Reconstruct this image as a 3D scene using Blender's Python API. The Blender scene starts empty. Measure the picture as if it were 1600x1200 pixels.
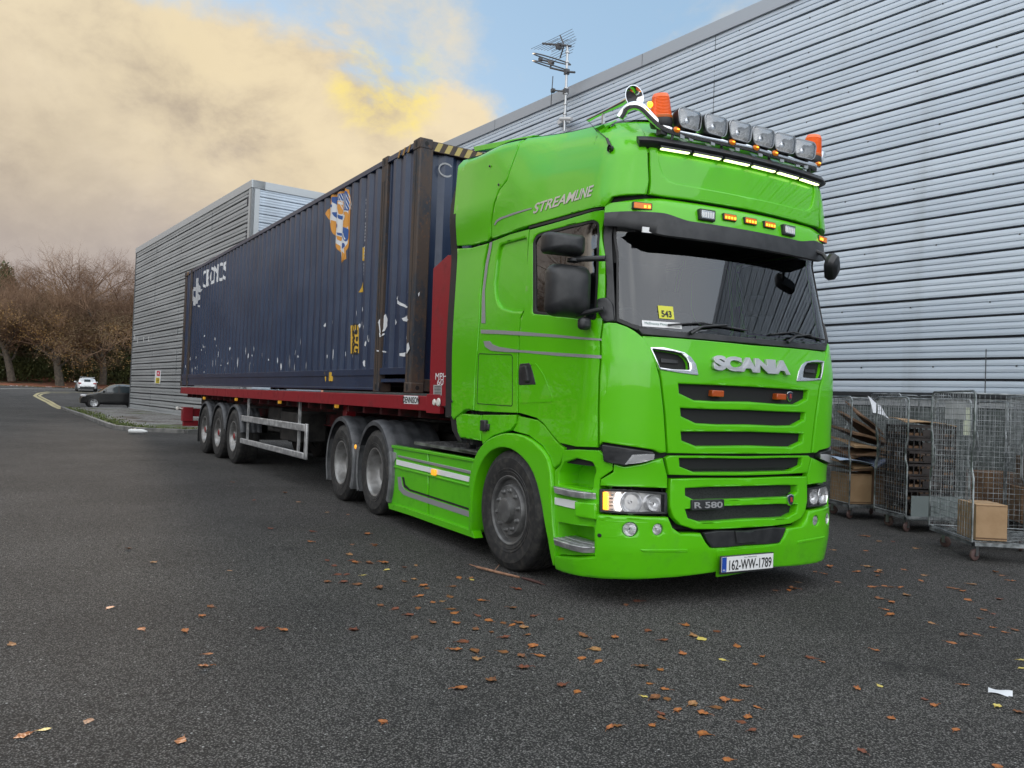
import bpy, bmesh, math, random
from mathutils import Vector, Matrix, noise
from mathutils.geometry import tessellate_polygon
R_=math.radians; PI=math.pi
random.seed(7)
sc=bpy.context.scene
col=sc.collection
# ---------------------------------------------------------------- camera
CP=Vector((4.51114,-4.55249,1.44074)); YAW,PIT,ROLL,FPX=2.63694,0.01919,0.03717,1267.716
F_=Vector((math.cos(PIT)*math.cos(YAW),math.cos(PIT)*math.sin(YAW),math.sin(PIT)))
r0=F_.cross(Vector((0,0,1))).normalized(); u0=r0.cross(F_)
CR=math.cos(ROLL)*r0+math.sin(ROLL)*u0; CU=-math.sin(ROLL)*r0+math.cos(ROLL)*u0
cd=bpy.data.cameras.new('camera'); cam=bpy.data.objects.new('camera',cd); col.objects.link(cam)
cd.sensor_width=36; cd.lens=FPX/1600*36; cd.clip_start=.05; cd.clip_end=3000
M=Matrix((CR,CU,-F_)).transposed().to_4x4(); M.translation=CP; cam.matrix_world=M
sc.camera=cam
sc.render.resolution_x=1024; sc.render.resolution_y=768
def ray(u,v): return F_+CR*((u-800)/FPX)-CU*((v-600)/FPX)
def onp(u,v,P0,N):
    d=ray(u,v); t=(Vector(P0)-CP).dot(N)/d.dot(N); return CP+d*t
def onY(u,v,y): return onp(u,v,(0,y,0),Vector((0,1,0)))
def onX(u,v,x): return onp(u,v,(x,0,0),Vector((1,0,0)))
def onZ(u,v,z): return onp(u,v,(0,0,z),Vector((0,0,1)))
# ---------------------------------------------------------------- sky
SKYB=2.3
SUN_AZ=R_(177); SUN_EL=R_(8.8)      # direction towards the sun, measured from +x counter-clockwise
sd=Vector((math.cos(SUN_EL)*math.cos(SUN_AZ),math.cos(SUN_EL)*math.sin(SUN_AZ),math.sin(SUN_EL)))
w=bpy.data.worlds.new('World'); sc.world=w; w.use_nodes=True
nt=w.node_tree; nt.nodes.clear()
class NT:
    def __init__(s,nt): s.t=nt
    def n(s,typ,**k):
        x=s.t.nodes.new(typ)
        for a,b in k.items():
            if a.startswith('i_'):
                key=a[2:]; x.inputs[int(key) if key.isdigit() else key].default_value=b
            else: setattr(x,a,b)
        return x
    def l(s,a,b): s.t.links.new(a,b)
    def math(s,op,a,b=None,c=None,clamp=False):
        x=s.t.nodes.new('ShaderNodeMath'); x.operation=op; x.use_clamp=clamp
        for i,v in enumerate((a,b,c)):
            if v is None: continue
            if isinstance(v,(int,float)): x.inputs[i].default_value=v
            else: s.l(v,x.inputs[i])
        return x.outputs[0]
    def ramp(s,f,stops,interp='LINEAR'):
        x=s.t.nodes.new('ShaderNodeValToRGB'); cr=x.color_ramp; cr.interpolation=interp
        while len(cr.elements)<len(stops): cr.elements.new(.5)
        for e,(p,c) in zip(cr.elements,stops):
            e.position=p; e.color=(c,c,c,1) if isinstance(c,(int,float)) else (*c,1)
        s.l(f,x.inputs[0]); return x.outputs[0]
    def mix(s,f,a,b,blend='MIX'):
        x=s.t.nodes.new('ShaderNodeMix'); x.data_type='RGBA'; x.blend_type=blend
        for i,v in ((0,f),(6,a),(7,b)):
            if isinstance(v,(int,float)): x.inputs[i].default_value=v if i==0 else (v,v,v,1)
            elif isinstance(v,tuple): x.inputs[i].default_value=(*v,1)
            else: s.l(v,x.inputs[i])
        return x.outputs[2]
    def sstep(s,v,a,b):
        x=s.t.nodes.new('ShaderNodeMapRange'); x.interpolation_type='SMOOTHSTEP'
        s.l(v,x.inputs[0]); x.inputs[1].default_value=a; x.inputs[2].default_value=b; return x.outputs[0]
    def noise(s,vec,scale,detail=3,rough=.55,dist=0,dim='3D'):
        x=s.t.nodes.new('ShaderNodeTexNoise'); x.noise_dimensions=dim
        x.inputs['Scale'].default_value=scale; x.inputs['Detail'].default_value=detail
        x.inputs['Roughness'].default_value=rough; x.inputs['Distortion'].default_value=dist
        if vec is not None: s.l(vec,x.inputs['Vector'])
        return x.outputs[0]
    def dot(s,v,c):
        x=s.t.nodes.new('ShaderNodeVectorMath'); x.operation='DOT_PRODUCT'; s.l(v,x.inputs[0]); x.inputs[1].default_value=c
        return x.outputs['Value']
    def vscale(s,v,sc_):
        x=s.t.nodes.new('ShaderNodeMapping'); s.l(v,x.inputs[0]); x.inputs['Scale'].default_value=sc_; return x.outputs[0]
g=NT(nt)
tc=g.n('ShaderNodeTexCoord').outputs['Generated']
sky=g.n('ShaderNodeTexSky',sky_type='NISHITA',sun_disc=False,sun_elevation=SUN_EL,sun_rotation=PI/2-SUN_AZ,altitude=50,air_density=1.0,dust_density=.6,ozone_density=1.2)
nv=g.vscale(tc,(1,1,1.45))
n1=g.noise(nv,2.6,7,.6,.3); n2=g.noise(nv,7,6,.62,.2); n3=g.noise(nv,1.6,3,.5)
a=ray(530,0); b=ray(860,165); nrm=a.cross(b).normalized()
if nrm.dot(ray(200,300))<0: nrm=-nrm
f=g.dot(tc,nrm)
nz=g.math('ADD',g.math('MULTIPLY',g.math('SUBTRACT',n1,.5),.20),g.math('MULTIPLY',g.math('SUBTRACT',n2,.5),.16))
edge=g.math('ADD',f,nz)
bil=g.math('ABSOLUTE',g.math('MULTIPLY_ADD',g.noise(nv,4.2,5,.55,.6),2,-1)); bil2=g.math('ABSOLUTE',g.math('MULTIPLY_ADD',g.noise(nv,9.5,5,.6,.4),2,-1))
edge=g.math('ADD',edge,g.math('MULTIPLY',g.math('SUBTRACT',.22,bil),.10))
m_big=g.sstep(edge,.022,.085)
# loose clouds over the rest of the sky
m_small=g.sstep(g.math('ADD',n1,g.math('MULTIPLY',n2,.35)),.66,.86)
hz=g.sstep(g.dot(tc,(0,0,1)),.45,.0)
mask=g.math('MAXIMUM',m_big,g.math('MULTIPLY',m_small,.75))
# warm lit rim and deep body
body=g.mix(g.sstep(g.math('ADD',g.math('ADD',g.math('MULTIPLY',n3,.55),g.math('MULTIPLY',n1,.5)),g.math('MULTIPLY',n2,.45)),.58,.92),(.35,.295,.285),(.66,.565,.49))
puff=g.math('ADD',g.math('MULTIPLY',bil,1.5),g.math('MULTIPLY',bil2,.8))
body=g.mix(g.math('MULTIPLY',g.sstep(puff,.30,.95),.55),body,(.80,.71,.61))
body=g.mix(g.math('MULTIPLY',g.sstep(puff,.35,.05),.28),body,(.36,.305,.29))
low=g.sstep(g.dot(tc,(0,0,1)),.30,.02)
body=g.mix(g.math('MULTIPLY',low,.75),body,(.40,.355,.355))
rim=g.math('MULTIPLY',g.sstep(edge,.42,.10),g.sstep(n2,.25,.62))
body=g.mix(g.math('MULTIPLY',rim,.75),body,(1.0,.86,.62))
ys=ray(597,138).normalized()
sp_=g.sstep(g.math('ADD',g.dot(tc,ys),g.math('MULTIPLY',g.math('SUBTRACT',n2,.5),.008)),.9978,1.0003)
gl_=g.sstep(g.math('ADD',g.dot(tc,ys),g.math('MULTIPLY',g.math('SUBTRACT',n2,.5),.05)),.95,1.0)
body=g.mix(g.math('MULTIPLY',gl_,.42),body,(.92,.74,.42))
body=g.mix(g.math('MULTIPLY',g.math('MULTIPLY',sp_,.85),g.sstep(n2,.22,.5)),body,(1.05,.84,.16))
ys2=ray(40,60).normalized()
body=g.mix(g.math('MULTIPLY',g.sstep(g.dot(tc,ys2),.97,1.0),.35),body,(.8,.66,.40))
bgs=g.n('ShaderNodeBackground',i_Strength=.15); g.l(g.mix(1.0,sky.outputs[0],(1.0,1.0,1.04),'MULTIPLY'),bgs.inputs[0])
# pale veil of thin high cloud that whitens the blue
bgv=g.n('ShaderNodeBackground',i_Strength=1.0); bgv.inputs[0].default_value=(.40,.57,.74,1)
mxv=g.n('ShaderNodeMixShader'); mxv.inputs[0].default_value=.72; g.l(bgs.outputs[0],mxv.inputs[1]); g.l(bgv.outputs[0],mxv.inputs[2])
# unseen sky behind the camera is brightened to light the wall and cab
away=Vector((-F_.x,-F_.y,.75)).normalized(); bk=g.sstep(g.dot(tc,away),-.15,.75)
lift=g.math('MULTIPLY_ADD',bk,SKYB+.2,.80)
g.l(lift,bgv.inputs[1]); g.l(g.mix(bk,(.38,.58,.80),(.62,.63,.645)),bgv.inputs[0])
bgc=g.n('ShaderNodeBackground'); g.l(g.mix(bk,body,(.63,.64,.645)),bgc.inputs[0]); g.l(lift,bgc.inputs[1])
mx=g.n('ShaderNodeMixShader'); g.l(mask,mx.inputs[0]); g.l(mxv.outputs[0],mx.inputs[1]); g.l(bgc.outputs[0],mx.inputs[2])
out=g.n('ShaderNodeOutputWorld'); g.l(mx.outputs[0],out.inputs[0])
# ---------------------------------------------------------------- sun
sl=bpy.data.lights.new('sun','SUN'); sl.energy=1.7; sl.angle=R_(1.5); sl.color=(1,.80,.62)
so=bpy.data.objects.new('sun',sl); col.objects.link(so)
so.rotation_euler=sd.to_track_quat('Z','Y').to_euler()
sc.view_settings.view_transform='Standard'; sc.view_settings.look='None'; sc.view_settings.gamma=1
sc.view_settings.exposure=0.32
try:
    sc.cycles.max_bounces=8; sc.cycles.transparent_max_bounces=16
except Exception: pass

# ---------------------------------------------------------------- materials
MATS={}
def mat(name,base=(.5,.5,.5),rough=.5,metal=0,coat=0,coat_r=.05,emit=None,es=1,spec=None,build=None,trans=0,alpha=None):
    if name in MATS: return MATS[name]
    m=bpy.data.materials.new(name); m.use_nodes=True; t=m.node_tree
    p=t.nodes['Principled BSDF']; p.inputs['Base Color'].default_value=(*base,1); p.inputs['Roughness'].default_value=rough
    p.inputs['Metallic'].default_value=metal; p.inputs['Coat Weight'].default_value=coat; p.inputs['Coat Roughness'].default_value=coat_r
    if spec is not None: p.inputs['Specular IOR Level'].default_value=spec
    if emit: p.inputs['Emission Color'].default_value=(*emit,1); p.inputs['Emission Strength'].default_value=es
    if trans: p.inputs['Transmission Weight'].default_value=trans
    if build: build(NT(t),p)
    MATS[name]=m; return m
def bump(g,p,h,strength,dist=.01):
    b=g.n('ShaderNodeBump'); b.inputs['Strength'].default_value=strength; b.inputs['Distance'].default_value=dist
    g.l(h,b.inputs['Height']); g.l(b.outputs[0],p.inputs['Normal'])
def OC(g): return g.n('ShaderNodeTexCoord').outputs['Object']
def WP(g): return g.n('ShaderNodeNewGeometry').outputs['Position']
def vary(c1,c2,scale=3,detail=4,lo=.35,hi=.65,r1=None,r2=None,bs=0,bscale=None,stretch=(1,1,1)):
    def f(g,p):
        v=g.vscale(WP(g),stretch); n=g.noise(v,scale,detail); k=g.sstep(n,lo,hi)
        g.l(g.mix(k,c1,c2),p.inputs['Base Color'])
        if r1 is not None: g.l(g.math('MULTIPLY_ADD',k,r2-r1,r1),p.inputs['Roughness'])
        if bs: bump(g,p,g.noise(v,bscale or scale*4,3),bs)
    return f
def green_b(g,p):
    v=WP(g); n=g.noise(v,1.3,4); n2=g.noise(v,60,3)
    z=g.n('ShaderNodeSeparateXYZ'); g.l(v,z.inputs[0])
    dirt=g.math('MULTIPLY',g.sstep(z.outputs[2],1.0,.1),g.sstep(g.noise(v,5,6,.75),.47,.75))
    c=g.mix(g.sstep(n,.3,.7),(.088,.47,.002),(.105,.51,.003))
    c=g.mix(g.math('MULTIPLY',dirt,.35),c,(.06,.20,.03))
    g.l(c,p.inputs['Base Color'])
    g.l(g.math('MULTIPLY_ADD',dirt,.3,.3),p.inputs['Roughness'])
    bump(g,p,g.noise(v,2.2,2),.03,.03)
GREEN=mat('green_paint',rough=.35,coat=.7,coat_r=.015,spec=.25,build=green_b)
BLACKP=mat('black_plastic',(.018,.019,.021),.42,build=vary((.014,.015,.017),(.028,.029,.031),8,3))
DARK=mat('dark_gap',(.006,.006,.007),.7)
RUB=mat('rubber_seal',(.012,.012,.013),.55)
CHROME=mat('chrome',(.75,.76,.78),.09,1)
STEEL=mat('brushed_steel',(.42,.43,.44),.32,.9)
ALU=mat('aluminium',(.50,.51,.52),.42,.7,build=vary((.40,.41,.42),(.62,.62,.62),12,5,r1=.35,r2=.55))
GALV=mat('galvanised_wire',(.38,.40,.41),.38,.8,build=vary((.14,.155,.16),(.36,.38,.39),9,5,r1=.3,r2=.6))
SILVERT=mat('silver_decal',(.30,.30,.31),.4,.2)
WHITE=mat('white_plastic',(.75,.76,.76),.5)
YEL=mat('yellow_vinyl',(.62,.62,.05),.5)
INK=mat('ink',(.01,.01,.012),.5)
AMBER=mat('amber_lens',(.70,.17,.01),.25,emit=(1,.33,.01),es=.10)
BADGE=mat('badge_silver',(.62,.62,.63),.28,.7)
AMBERM=mat('marker_lit',(.7,.28,.02),.25,emit=(1,.42,.03),es=.7)
AMBERD=mat('amber_unlit',(.40,.07,.01),.25,coat=.5)
AMBERL=mat('amber_led',(.8,.3,.02),.2,emit=(1,.42,.03),es=2.2)
ORANGE=mat('orange_beacon_lens',(.80,.12,.01),.22,coat=.5,emit=(1,.13,.0),es=.12)
def tyre_b(g,p):
    v=OC(g); n=g.noise(v,18,5); k=g.sstep(n,.4,.75)
    g.l(g.mix(k,(.016,.016,.017),(.05,.047,.042)),p.inputs['Base Color'])
    bump(g,p,g.noise(v,40,3),.12,.004)
TYRE=mat('tyre_rubber',rough=.68,build=tyre_b)
HUBG=mat('grey_wheel_paint',(.12,.12,.12),.42,.3,build=vary((.10,.10,.10),(.155,.155,.153),9,5))
RIMS=mat('silver_wheel_paint',(.34,.34,.34),.42,.6,build=vary((.20,.195,.19),(.33,.33,.325),7,5))
MUD=mat('mudguard_plastic',(.05,.053,.058),.5,build=vary((.035,.038,.043),(.075,.078,.085),7,4))
RED=mat('trailer_red',(.25,.010,.018),.42,build=vary((.25,.010,.018),(.17,.010,.015),5,5,.5,.8,.38,.6))
LREF=mat('lamp_silver',(.80,.80,.81),.16,.55)
REDD=mat('chassis_red',(.10,.008,.012),.6,build=vary((.11,.01,.014),(.02,.016,.015),4,5,.35,.65))
CHAS=mat('chassis_dark',(.012,.012,.013),.6,build=vary((.008,.008,.009),(.03,.028,.026),7,4))
def glassm(name,tint,f=1.0,rough=.0,base=.04):
    if name in MATS: return MATS[name]
    m=bpy.data.materials.new(name); m.use_nodes=True; t=m.node_tree; t.nodes.clear(); g=NT(t)
    tr=g.n('ShaderNodeBsdfTransparent'); tr.inputs[0].default_value=(*tint,1)
    gl=g.n('ShaderNodeBsdfGlossy'); gl.inputs['Roughness'].default_value=rough; gl.inputs[0].default_value=(.95,.97,1,1)
    lw=g.n('ShaderNodeFresnel'); lw.inputs[0].default_value=1.5
    k=g.math('MULTIPLY_ADD',lw.outputs[0],f,base,clamp=True)
    mx=g.n('ShaderNodeMixShader'); g.l(k,mx.inputs[0]); g.l(tr.outputs[0],mx.inputs[1]); g.l(gl.outputs[0],mx.inputs[2])
    o=g.n('ShaderNodeOutputMaterial'); g.l(mx.outputs[0],o.inputs[0]); MATS[name]=m; return m
GLASS=glassm('cab_glass',(.66,.72,.70),1.25,base=.035)
SIDEGLASS=glassm('side_glass',(.55,.62,.60),1.4,base=.07)
LENS=glassm('lamp_lens',(.98,.98,.98),.8,base=.01)
LENS2=glassm('roof_lamp_lens',(.98,.98,.98),1.8,base=.10)
CARGLASS=glassm('car_glass',(.12,.14,.15),1.5,base=.14)

# ---------------------------------------------------------------- mesh helpers
def edge_sharp(me,ang=38):
    bm=bmesh.new(); bm.from_mesh(me)
    for f in bm.faces: f.smooth=True
    c=R_(ang)
    for e in bm.edges:
        e.smooth = not (len(e.link_faces)==2 and e.calc_face_angle(0)>c)
    bm.to_mesh(me); bm.free()
class MB:
    def __init__(s): s.v=[]; s.f=[]; s.mi=[]
    def add(s,vs,fs,mi=0):
        o=len(s.v); s.v+= [tuple(q) for q in vs]; s.f+=[tuple(i+o for i in f) for f in fs]; s.mi+=[mi]*len(fs); return s
    def box(s,c,d,rz=0,mi=0,rot=None):
        c=Vector(c); hx,hy,hz=d[0]/2,d[1]/2,d[2]/2
        m=rot if rot is not None else Matrix.Rotation(rz,3,'Z')
        vs=[c+m@Vector((x*hx,y*hy,z*hz)) for x in(-1,1) for y in(-1,1) for z in(-1,1)]
        return s.add(vs,[(0,1,3,2),(4,6,7,5),(0,4,5,1),(2,3,7,6),(0,2,6,4),(1,5,7,3)],mi)
    def bb(s,a,b,mi=0):
        return s.box([(a[i]+b[i])/2 for i in range(3)],[abs(b[i]-a[i]) for i in range(3)],0,mi)
    def tube(s,path,r,seg=8,mi=0,cap=True,closed=False):
        P=[Vector(q) for q in path]; n=len(P); rs=r if isinstance(r,(list,tuple)) else [r]*n
        up=None; vs=[]; 
        for i in range(n):
            a=P[(i-1)%n] if (i>0 or closed) else P[i]; b=P[(i+1)%n] if (i<n-1 or closed) else P[i]
            t=(b-a).normalized()
            if up is None:
                up=Vector((0,0,1)) if abs(t.z)<.9 else Vector((1,0,0))
            up=(up-t*up.dot(t))
            if up.length<1e-5: up=t.orthogonal()
            up.normalize(); sd_=t.cross(up)
            for k in range(seg):
                q=2*PI*(k+.5)/seg; vs.append(P[i]+(up*math.cos(q)+sd_*math.sin(q))*rs[i])
        fs=[]
        for i in range(n if closed else n-1):
            j=(i+1)%n
            for k in range(seg):
                k2=(k+1)%seg; fs.append((i*seg+k,i*seg+k2,j*seg+k2,j*seg+k))
        if cap and not closed:
            fs.append(tuple(range(seg-1,-1,-1))); fs.append(tuple((n-1)*seg+k for k in range(seg)))
        return s.add(vs,fs,mi)
    def lathe(s,prof,c=(0,0,0),axis='Y',seg=48,mi=0,rot=None,closed=False):
        # prof: (radius, offset along axis)
        c=Vector(c); vs=[]; n=len(prof)
        for r,h in prof:
            for k in range(seg):
                q=2*PI*k/seg; a,b=r*math.cos(q),r*math.sin(q)
                p={'Y':Vector((a,h,b)),'Z':Vector((a,b,h)),'X':Vector((h,a,b))}[axis]
                if rot is not None: p=rot@p
                vs.append(c+p)
        fs=[]
        for i in range(n if closed else n-1):
            j=(i+1)%n
            for k in range(seg):
                k2=(k+1)%seg; fs.append((i*seg+k,j*seg+k,j*seg+k2,i*seg+k2))
        return s.add(vs,fs,mi)
    def prism(s,poly,e,axis='Y',mi=0):
        # poly 2D points; axis Y -> poly in (x,z), between y=e[0] and e[1]
        n=len(poly)
        def mk(p,t): return {'Y':(p[0],t,p[1]),'X':(t,p[0],p[1]),'Z':(p[0],p[1],t)}[axis]
        vs=[mk(p,e[0]) for p in poly]+[mk(p,e[1]) for p in poly]
        tri=tessellate_polygon([[Vector((p[0],p[1],0)) for p in poly]])
        fs=[tuple(t) for t in tri]+[tuple(i+n for i in reversed(t)) for t in tri]
        fs+=[(i,(i+1)%n,(i+1)%n+n,i+n) for i in range(n)]
        return s.add(vs,fs,mi)
    def grid(s,fn,nu,nv,mi=0,closeu=False):
        vs=[fn(i/(nu-1 if not closeu else nu),j/(nv-1)) for i in range(nu) for j in range(nv)]
        fs=[]
        for i in range(nu if closeu else nu-1):
            i2=(i+1)%nu
            for j in range(nv-1): fs.append((i*nv+j,i2*nv+j,i2*nv+j+1,i*nv+j+1))
        return s.add(vs,fs,mi)
    def xform(s,m):
        s.v=[tuple(m@Vector(q)) for q in s.v]; return s
    def build(s,name,mats,parent=None,bevel=0,smooth=True,ang=38,loc=None,recalc=True,seg=2):
        me=bpy.data.meshes.new(name); me.from_pydata(s.v,[],s.f)
        if not isinstance(mats,(list,tuple)): mats=[mats]
        for m in mats: me.materials.append(m)
        if len(mats)>1: me.polygons.foreach_set('material_index',s.mi)
        if recalc:
            bm=bmesh.new(); bm.from_mesh(me); bmesh.ops.recalc_face_normals(bm,faces=bm.faces); bm.to_mesh(me); bm.free()
        if smooth: edge_sharp(me,ang)
        o=bpy.data.objects.new(name,me); col.objects.link(o)
        if parent: o.parent=parent
        if loc: o.location=loc
        if bevel:
            b=o.modifiers.new('bevel','BEVEL'); b.width=bevel; b.segments=seg; b.limit_method='ANGLE'; b.angle_limit=R_(40)
            b.harden_normals=False
        return o
def tag(o,label=None,cat=None,group=None,kind=None):
    if label: o['label']=label
    if cat: o['category']=cat
    if group: o['group']=group
    if kind: o['kind']=kind
    return o
def empty(name,loc=(0,0,0),rz=0,label=None,cat=None,group=None):
    o=bpy.data.objects.new(name,None); col.objects.link(o); o.location=loc; o.rotation_euler=(0,0,rz); o.empty_display_size=.3
    return tag(o,label,cat,group)
def copy_tree(o,parent=None):
    c=o.copy(); col.objects.link(c)
    if parent: c.parent=parent
    for ch in [x for x in bpy.data.objects if x.parent==o]: copy_tree(ch,c)
    return c
def text_mesh(body,size,bold=0.0,ext=0.0,shear=0,spacing=1.0,align='CENTER',bev=0):
    cu=bpy.data.curves.new('t','FONT'); cu.body=body; cu.size=size; cu.offset=bold; cu.extrude=ext; cu.shear=shear
    cu.space_character=spacing; cu.align_x=align; cu.align_y='CENTER'; cu.resolution_u=4; cu.bevel_depth=bev
    o=bpy.data.objects.new('t',cu); col.objects.link(o)
    dg=bpy.context.evaluated_depsgraph_get(); me=bpy.data.meshes.new_from_object(o.evaluated_get(dg))
    bpy.data.objects.remove(o); bpy.data.curves.remove(cu); return me
def text_obj(name,body,size,M4,material,parent=None,width=None,height=None,fn=None,split=0,**k):
    me=text_mesh(body,size,**k)
    xs=[v.co.x for v in me.vertices]; ysx=[v.co.y for v in me.vertices]
    cx,cy=(min(xs)+max(xs))/2,(min(ysx)+max(ysx))/2
    sx=width/(max(xs)-min(xs)) if width else 1; sy=height/(max(ysx)-min(ysx)) if height else (sx if width else 1)
    for v in me.vertices: v.co.x=(v.co.x-cx)*sx; v.co.y=(v.co.y-cy)*sy
    if split:
        bm=bmesh.new(); bm.from_mesh(me); W=max(abs(v.co.x) for v in bm.verts)
        x=-W+split
        while x<W:
            bmesh.ops.bisect_plane(bm,geom=bm.verts[:]+bm.edges[:]+bm.faces[:],plane_co=(x,0,0),plane_no=(1,0,0)); x+=split
        bm.to_mesh(me); bm.free()
    if fn:
        for v in me.vertices: v.co=fn(v.co)
    elif M4 is not None: me.transform(M4)
    me.name=name; me.materials.clear(); me.materials.append(material)
    o=bpy.data.objects.new(name,me); col.objects.link(o)
    if parent: o.parent=parent
    return o
# ---------------------------------------------------------------- cab surface
def tab(T,z):
    if z<=T[0][0]: return T[0][1]
    for (a,va),(b,vb) in zip(T,T[1:]):
        if z<=b: 
            t=(z-a)/(b-a); return va+(vb-va)*t
    return T[-1][1]
def smooth_tab(T,w_=.05):
    def f(z): return (tab(T,z-w_)+2*tab(T,z)+tab(T,z+w_))/4
    return f
XC=smooth_tab([(.1,-.10),(.2,-.02),(.4,.01),(.62,.005),(.9,-.01),(1.1,-.005),(1.5,.0),(1.75,.005),(2.0,-.03),(2.7,-.18),(2.84,-.14),(2.95,-.09),(3.3,-.10),(3.45,-.19),(3.6,-.36),(4.0,-.8)],.03)
BB=smooth_tab([(.2,.10),(1.1,.09),(1.6,.09),(2.0,.11),(2.7,.13),(2.9,.10),(3.6,.10)])
LL=smooth_tab([(.2,.34),(.9,.36),(1.2,.32),(2.0,.28),(2.7,.26),(3.0,.24),(3.6,.28)])
WW=smooth_tab([(.1,1.19),(.2,1.23),(.5,1.25),(1.1,1.24),(1.3,1.225),(2.0,1.21),(2.7,1.17),(2.9,1.16),(3.2,1.11),(3.4,1.05),(3.55,.96),(3.66,.84),(3.9,.5)],.06)
def sst(x): x=max(0,min(1,x)); return x*x*(3-2*x)
def zzf(x,z): return z-(.14*max(0,-x-.35)+.72*sst((-x-1.1)/1.5))*sst((z-2.8)/.5)+.9*max(0,sst((z-(RISE(x)-.10))/.2))*sst((-x-1.1)/1.5)
def RISE(x): return 3.58+.14*max(0,-x-.35)-.09*sst((-x-1.9)/.7)
def side_x(a,z):
    w0=WW(z); L=LL(z); a0=w0-L+L*PI/2; xe=XC(z)-BB(z)*w0*w0-L
    t=sst((a-a0)/.5); return (xe-(a-a0))*(1-t)+(-.45-(a-1.40))*t
def side_a(x,z):
    w0=WW(z); L=LL(z); lo=w0-L+L*PI/2; hi=lo+4
    for _ in range(30):
        m=(lo+hi)/2
        if side_x(m,z)>x: lo=m
        else: hi=m
    return lo
def P(s,z,off=0.0):
    def raw(s,z):
        a=abs(s); w0=WW(z); L=LL(z); fl=w0-L; c=L*PI/2
        if a<=fl: y=a; x=XC(z)-BB(z)*y*y
        elif a<=fl+c:
            ph=(a-fl)/L; y=fl+L*math.sin(ph); x=XC(z)-BB(z)*y*y-L*(1-math.cos(ph))
        else: y=w0; x=side_x(a,z)
        w1=WW(zzf(x,z)); y*=w1/w0
        return Vector((x,-y if s>0 else y,z))
    p=raw(s,z)
    if off:
        e=.004; n=(raw(s,z+e)-raw(s,z-e)).cross(raw(s+e,z)-raw(s-e,z)).normalized(); p=p+n*off
    return p
def gimp(q):
    x,y,z=q; w0=WW(z); w1=WW(zzf(x,z)); ya=abs(y)*w0/w1; L=LL(z)
    p=XC(z)-BB(z)*min(ya,w0)**2-x; qq=w0-ya
    if p<L and qq<L: return L-math.hypot(L-p,L-qq),p,qq,L,w0
    return min(p,qq),p,qq,L,w0
def hit(u,v,off=0.0):
    d=ray(u,v); best=None; prev=None; t=2.0; res=None
    while t<14:
        q=CP+d*t
        if .02<q.z<4.1 and -4.6<q.x<.6 and abs(q.y)<1.7:
            gv=gimp(q)[0]+off
            if best is None or gv>best[0]: best=(gv,t)
            if gv>0:
                lo,hi=t-.03,t
                for _ in range(18):
                    m=(lo+hi)/2
                    if gimp(CP+d*m)[0]+off>0: hi=m
                    else: lo=m
                res=hi; break
        t+=.03
    if res is None: res=best[1]
    q=CP+d*res; gv,p,qq,L,w0=gimp(q); fl=w0-L
    if p<L and qq<L:
        ph=math.atan2(L-qq,L-p); s=fl+L*ph   # angle from the front
    elif qq<=p: s=side_a(q.x,q.z)
    else: s=w0-qq
    return (s if q.y<0 else -s, q.z)
def area2(P_): return sum(a[0]*b[1]-b[0]*a[1] for a,b in zip(P_,P_[1:]+P_[:1]))/2
def dens(P_,m=.06):
    o=[]
    for a,b in zip(P_,P_[1:]+P_[:1]):
        n=max(1,math.ceil(math.hypot(b[0]-a[0],b[1]-a[1])/m))
        o+=[(a[0]+(b[0]-a[0])*i/n,a[1]+(b[1]-a[1])*i/n) for i in range(n)]
    return o
def rnd(P_,r,k=4):
    if r<=0: return P_
    o=[]; n=len(P_)
    for i in range(n):
        a=Vector(P_[i-1]); b=Vector(P_[i]); c=Vector(P_[(i+1)%n])
        u=(a-b); v=(c-b); lu,lv=u.length,v.length
        if lu<1e-6 or lv<1e-6: continue
        ang=u.angle(v)
        if ang>2.7: o.append(tuple(b)); continue
        d=min(r,lu*.45,lv*.45); p=b+u/lu*d; q=b+v/lv*d
        for j in range(k+1):
            t=j/k; o.append(tuple(p*(1-t)**2+b*2*t*(1-t)+q*t*t))
    return o
def offs(P_,d):
    # inward offset for a CCW polygon
    o=[]; n=len(P_)
    for i in range(n):
        a=Vector(P_[i-1]); b=Vector(P_[i]); c=Vector(P_[(i+1)%n])
        e1=(b-a).normalized(); e2=(c-b).normalized()
        n1=Vector((-e1.y,e1.x)); n2=Vector((-e2.y,e2.x)); m=n1+n2
        if m.length<1e-6: o.append(tuple(b+n1*d)); continue
        m.normalize(); k=d/max(.35,m.dot(n1)); o.append(tuple(b+m*k))
    return o
def clean(P_):
    o=[]
    for p in P_:
        if not o or math.hypot(p[0]-o[-1][0],p[1]-o[-1][1])>.002: o.append(p)
    if math.hypot(o[0][0]-o[-1][0],o[0][1]-o[-1][1])<.002: o.pop()
    return o
def symm(h):
    return h+[(-s,z) for s,z in reversed(h) if abs(s)>.03]
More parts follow.
